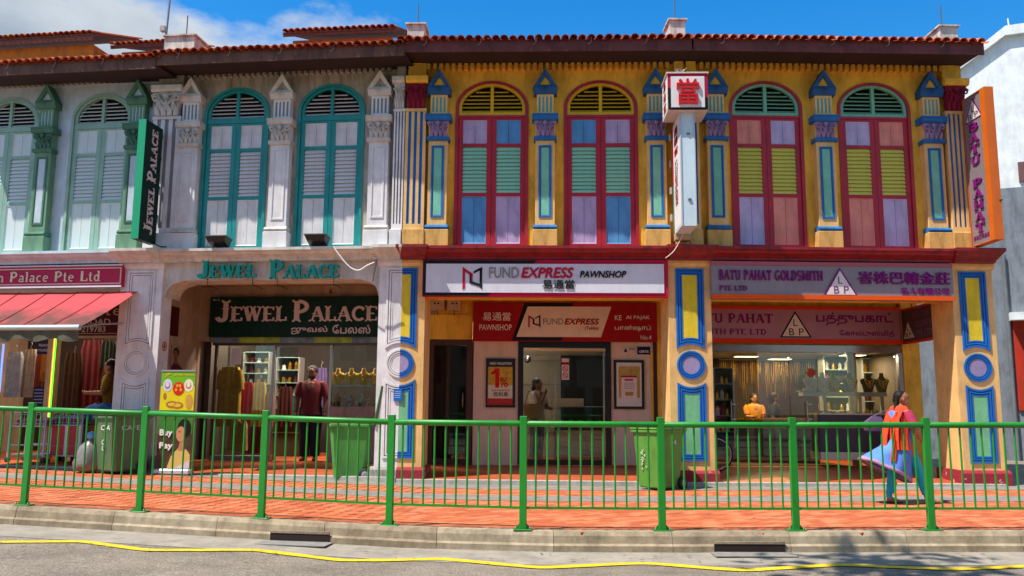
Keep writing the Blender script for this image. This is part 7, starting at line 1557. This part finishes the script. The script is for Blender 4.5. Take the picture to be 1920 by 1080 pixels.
# ---------------------------------------------------------------- people inside the shops
def figure(F, px, py_feet, py_head, v, rz, label, top, bottom, hairlen=0, arms='down', sari=None, skin=SKIN, H=None, z0=None, male=False):
    u, zf = F.uz(px, py_feet, v); zf = z0 if z0 is not None else zf; H = H or (F.z(px, py_head, v)-zf)
    o = F.empty('person', u, v, zf, rz); tag(o, label, 'person'); s = H/1.65; b = MB(); q = lambda *a: tuple(x*s for x in a)
    K = lambda l: [x*s for x in l]
    limb(b, [q(0, 0, .9), q(0, 0, 1.08), q(0, 0, 1.28), q(0, 0, 1.36)], K([.135, .125, .145, .09])); b.ball(q(0, 0, 1.32), .19*s, .10*s, .08*s); limb(b, [q(0, 0, 1.36), q(0, -.01, 1.46)], K([.056, .05])); HC = q(0, -.02, 1.53); head(b, HC, .118*s, R(-90))
    for sg in (-1, 1):
        if arms == 'down': pts = [q(sg*.19, 0, 1.33), q(sg*.25, .02, 1.07), q(sg*.25, -.05, .84)]; dd = (0, -.15, -1); sd = (0, 1, 0)
        elif arms == 'rest': pts = [q(sg*.18, 0, 1.32), q(sg*.22, -.08, 1.08), q(sg*.14, -.30, 1.08)]; dd = (-sg*.4, -1, 0); sd = (1, 0, 0)
        elif arms == 'chin': pts = [q(sg*.18, 0, 1.32), q(sg*.2, -.15, 1.07), q(sg*.08, -.22, 1.33)] if sg < 0 else [q(sg*.18, 0, 1.32), q(sg*.22, -.1, 1.08), q(sg*.05, -.3, 1.05)]; dd = (.1, -.3, .8) if sg < 0 else (-1, -.3, 0); sd = (1, 0, .2)
        limb(b, pts, K([.06, .048, .032])); hand(b, pts[2], dd, sd, .5, s)
        limb(b, [q(sg*.085, 0, .88), q(sg*.09, -.01, .48), q(sg*.095, .02, .08)], K([.105, .075, .045])); limb(b, [q(sg*.095, .02, .045), q(sg*.11, -.17, .03)], K([.04, .032]))
    link('body', remesh(b, .014, [skin], lambda c_: 0, 'body'), o); eyes(o, HC, .118*s, R(-90))
    tm, bm = paint(top, .85, .2, .3, 8, fine=120), paint(bottom, .85, .2, .3, 8, fine=120)
    b = MB(); L2 = .80 if not sari else .86
    b.rings([fold_ring(0, 0, z*s, rx*s, ry*s, 0, a, k) for k, (z, rx, ry, a) in enumerate(((1.40, .075, .075, 0), (1.37, .16, .10, 0), (1.31, .215, .125, .01), (1.15, .19, .15, .015), (1.0, .175, .145, .02), (L2, .195, .16, .025)))], cap=False, smooth=True); b.build('shirt', tm, o)
    for sg in (-1, 1):
        e = {'down': (.235, .01, 1.12), 'rest': (.212, -.06, 1.13), 'chin': (.205, -.1, 1.13)}[arms]; MB().tube([q(sg*.16, 0, 1.345), q(sg*.2, 0, 1.29), q(sg*e[0], e[1], e[2])], K([.07, .078, .07]), n=12, cap=False).build('sleeve', tm, o)
    if sari or bottom != 'legs':
        if sari: b = MB(); b.rings([fold_ring(0, 0, z*s, rx*s, ry*s, 0, a, k) for k, (z, rx, ry, a) in enumerate(((.98, .17, .14, .02), (.8, .2, .17, .03), (.4, .22, .19, .05), (.05, .25, .21, .06)))], cap=False, smooth=True); b.build('skirt', bm, o)
        else:
            for sg in (-1, 1): MB().tube([q(sg*.08, 0, .92), q(sg*.09, 0, .7), q(sg*.092, -.01, .45), q(sg*.095, .015, .09)], K([.12, .115, .095, .085]), n=14, cap=False).build('trouser_leg', bm, o)
    if sari:
        b = MB(); rr = []
        for k in range(7): t = k/6; rr.append([q(-.19+.34*t+.05*i/6*0+.11*(i/6-.5)*1.2, -.13-.05*math.sin(math.pi*t)-.008*math.sin(i*2.2), 1.39-.5*t+.10*(i/6-.5)) for i in range(7)])
        b.rings(rr, closed=False, cap=False, smooth=True); b.build('drape', bm, o)
    b = MB(); c_ = Vector(HC); b.ball(c_+Vector((0, .022*s, .036*s)), .097*s, .100*s, .097*s, n=16, m=10)
    if hairlen: b.loft([(c_.x, c_.y+.05*s, c_.z+.03*s, .09*s, .06*s), (c_.x, c_.y+.07*s, c_.z-.1*s, .095*s, .055*s), (c_.x, c_.y+.08*s, c_.z-(.1+hairlen)*s, .075*s, .04*s)], n=12)
    b.build('hair', HAIR, o)
    if male: b = MB(); b.ball(c_+Vector((0, -.028*s, -.075*s)), .062*s, .058*s, .04*s, n=12, m=8); b.build('beard', HAIR, o)
    return o
figure(U0, 580, 848, 686, SHV+.25, R(8), 'bearded man in dark red shirt and dark trousers standing in the jewellery shop doorway', '5c0c16', '14161c', skin=SKIN2, male=True, z0=.22)
figure(U1, 1006, 846, 709, SHV+.9, R(62), 'woman in pale top with long dark hair leaning on the pawnshop counter', 'b8a8a4', '6a6a72', hairlen=.28, arms='chin', skin=SKIN2, z0=.21)
o = U1.empty('handbag', U1.u(1000, 770, SHV+.7), SHV+.66, U1.z(1000, 785, SHV+.66)); tag(o, 'large tan shoulder bag of the woman in the pawnshop', 'bag'); b = MB(); b.rings([[(-.2*k, -.06, z), (.2*k, -.06, z), (.2*k, .06, z), (-.2*k, .06, z)] for z, k in ((0, .75), (.04, .85), (.26, 1.0), (.3, .97))]); b.build('pouch', paint('7a5c34', .6, .2, .2, 6), o); MB().tube([(-.17, 0, .29), (-.1, .05, .55), (.08, .05, .55), (.16, 0, .29)], .012, n=6).build('strap', paint('6a4c2a', .6, .1, 0), o)
figure(U2, 1417, 868, 738, SHV+1.95, R(6), 'shop assistant in orange yellow top behind the goldsmith counter', 'c8801c', '3a2c24', hairlen=.1, arms='rest', z0=.21)
figure(U2, 1455, 868, 737, SHV+2.0, R(70), 'dark haired person in dark clothes turned aside behind the goldsmith counter', '1c1a20', '1a181c', hairlen=.15, arms='down', z0=.21, skin=SKIN2)
s = Sign(U0, 'wall_poster', 314, 650, 346, 702, SHV-.33, 'portrait poster of a woman in plum on the beige arcade wall above the yellow banner', 'poster'); s.slab('sheet', (314, 650, 346, 702), sg_mat('a88c74'), .0, .012); on_side_wall(s, 334, 676, 1.7)
def oval(nm, cx, cy, rx, ry, m, y): s.poly(nm, [(cx+rx*math.cos(k*math.pi/10), cy+ry*math.sin(k*math.pi/10)) for k in range(20)], m, y)
oval('print_hair', 323, 663, 6.2, 9, sg_mat('1c1010'), -.002); oval('print_face', 322, 668, 5, 9, sg_mat('8c5a40'), -.004); s.poly('print_dress', [(314.5, 701.5), (314.5, 690), (319, 682), (328, 683), (337, 691), (342, 701.5)], sg_mat('5c1c34'), -.003); s.poly('print_neck', [(319, 674), (326, 674), (327, 684), (319, 683)], sg_mat('84543c'), -.0045); oval('print_brow', 320, 664, 1.6, .6, sg_mat('1c1010'), -.006); oval('print_brow', 325, 664, 1.6, .6, sg_mat('1c1010'), -.006); oval('print_lips', 322, 673.5, 1.6, .7, sg_mat('7a2c2c'), -.006)
figure(UM, 196, 868, 674, 1.9, R(-65), 'woman in mustard sari seen sideways beside the red sari cloth', '8a6c14', 'a07c18', hairlen=.22, arms='rest', sari=True, z0=.24)
# ================================================================ unseen street trees behind the viewer: their shade falls on the road
BARK = paint('5a4a3a', .95, .3, .9, 6, .4, '2c241c'); LEAF = [paint(c, .6, .35, 0, 3, spec=.35) for c in ('3f6a1e', '2f5618', '57822a')]
def tree(x, y, crown, n, label, limbs, seed):
    r_ = random.Random(seed); o = empty('unseen_street_tree', (x, y, -.2)); tag(o, label, 'tree', 'unseen street trees on the near side')
    b = MB(); C = Vector(crown[:3])-Vector((x, y, -.2)); top = Vector((C.x*.3, C.y*.3, C.z*.62))
    b.tube([(0, 0, -.3), (.02, .02, .4), (top*.5)[:], top[:]], [.34, .25, .2, .16], n=12)
    ends = []
    for k in range(limbs):
        a = k*2*math.pi/limbs+r_.uniform(-.3, .3); e = C+Vector((crown[3]*.6*math.cos(a), crown[4]*.6*math.sin(a), r_.uniform(-.2, .4)*crown[5])); m = top.lerp(e, .5)+Vector((0, 0, .4)); b.tube([top[:], m[:], e[:]], [.11, .07, .03], n=8); ends.append(e)
        for j in range(3): e2 = e+Vector((r_.uniform(-1, 1), r_.uniform(-1, 1), r_.uniform(0, .8))); b.tube([m[:], m.lerp(e2, .6)[:], e2[:]], [.05, .03, .012], n=5); ends.append(e2)
    b.build('trunk', BARK, o)
    b = MB(); cl = [(r_.gauss(0, .5), r_.gauss(0, .5), r_.gauss(0, .45)) for _ in range(34)]
    for i in range(n):
        c_ = r_.choice(cl); px, py, pz = [c_[k]*crown[3+k]*.95+r_.gauss(0, .42) for k in range(3)]
        if (px/crown[3])**2+(py/crown[4])**2+(pz/crown[5])**2 > 1.15: continue
        P_ = C+Vector((px, py, pz)); W_ = P_+Vector((x, y, -.2))
        if W_.y > 0 and (W_.z-EYE)/W_.y < .68: continue          # unseen crown: leaves that would hang into view are left out
        a = Vector((r_.gauss(0, 1), r_.gauss(0, 1), r_.gauss(0, .6))).normalized(); d = a.orthogonal().normalized(); l, w = r_.uniform(.1, .17), r_.uniform(.05, .08)
        b.add([P_-a*l, P_+d*w, P_+a*l, P_-d*w], [(0, 1, 2, 3)], mi=i % 3)
    b.build('crown', LEAF, o)
tree(-2.2, -2.6, (-.2, 3.0, 9.3, 4.4, 3.6, 2.4), 9000, 'large unseen street tree behind the viewer shading the road', 6, 3)
tree(-9.5, -13, (-9.5, -12.5, 7.5, 4.5, 4, 3.4), 9000, 'leafy street tree across the road to the left, seen only in the shop glass', 6, 5)
tree(1.0, -14, (1.0, -13.5, 7.0, 4.5, 4, 3.6), 9000, 'leafy street tree across the road in the middle, seen only in the shop glass', 6, 8)
tree(10.5, -12, (10.5, -11.5, 7.0, 4.5, 4, 3.4), 9000, 'leafy street tree across the road to the right, seen only in the shop glass', 6, 11)
# ================================================================ unseen houses behind the viewer, added to darken the shop glass reflections
for k, (c, w, h) in enumerate((('b8a890', 7.5, 8.6), ('8a9a94', 6.5, 9.4), ('a88c74', 7.5, 8.4), ('9a9c9a', 7, 9.8), ('b09a78', 8, 8.8))):
    x = -21+k*8.2; o = empty('added_house', (x, -19, -.2), R(180)); tag(o, ['beige', 'grey green', 'tan', 'grey', 'sandy'][k]+' plastered house added behind the viewer to dim the shop glass reflections', 'house', 'houses added facing the row')
    m = pl(c); b = MB(); b.box(-w/2-.3, w/2+.3, 0, 8, 0, h); b.build('wall', m, o); b = MB(); b.rings([[(u_, -.6, h), (u_, 4, h+1.8), (u_, 8.4, h), (u_, 8.4, h-.1), (u_, -.6, h-.1)] for u_ in (-w/2-.4, w/2+.4)]); b.build('roof', M_TILEDARK, o)  # wall and roof of the added house
    for i in range(4):
        u_ = -w/2+w*(i+.5)/4; MB().box(u_-.5, u_+.5, -.04, .02, 4.6, 6.6).build('window', paint('3a4a4c', .3, .2, 0), o)
        MB().box(u_-.65, u_+.65, -.05, .02, .1, 2.9).build('added_house_shopfront', paint('2c2824', .3, .3, 0), o)
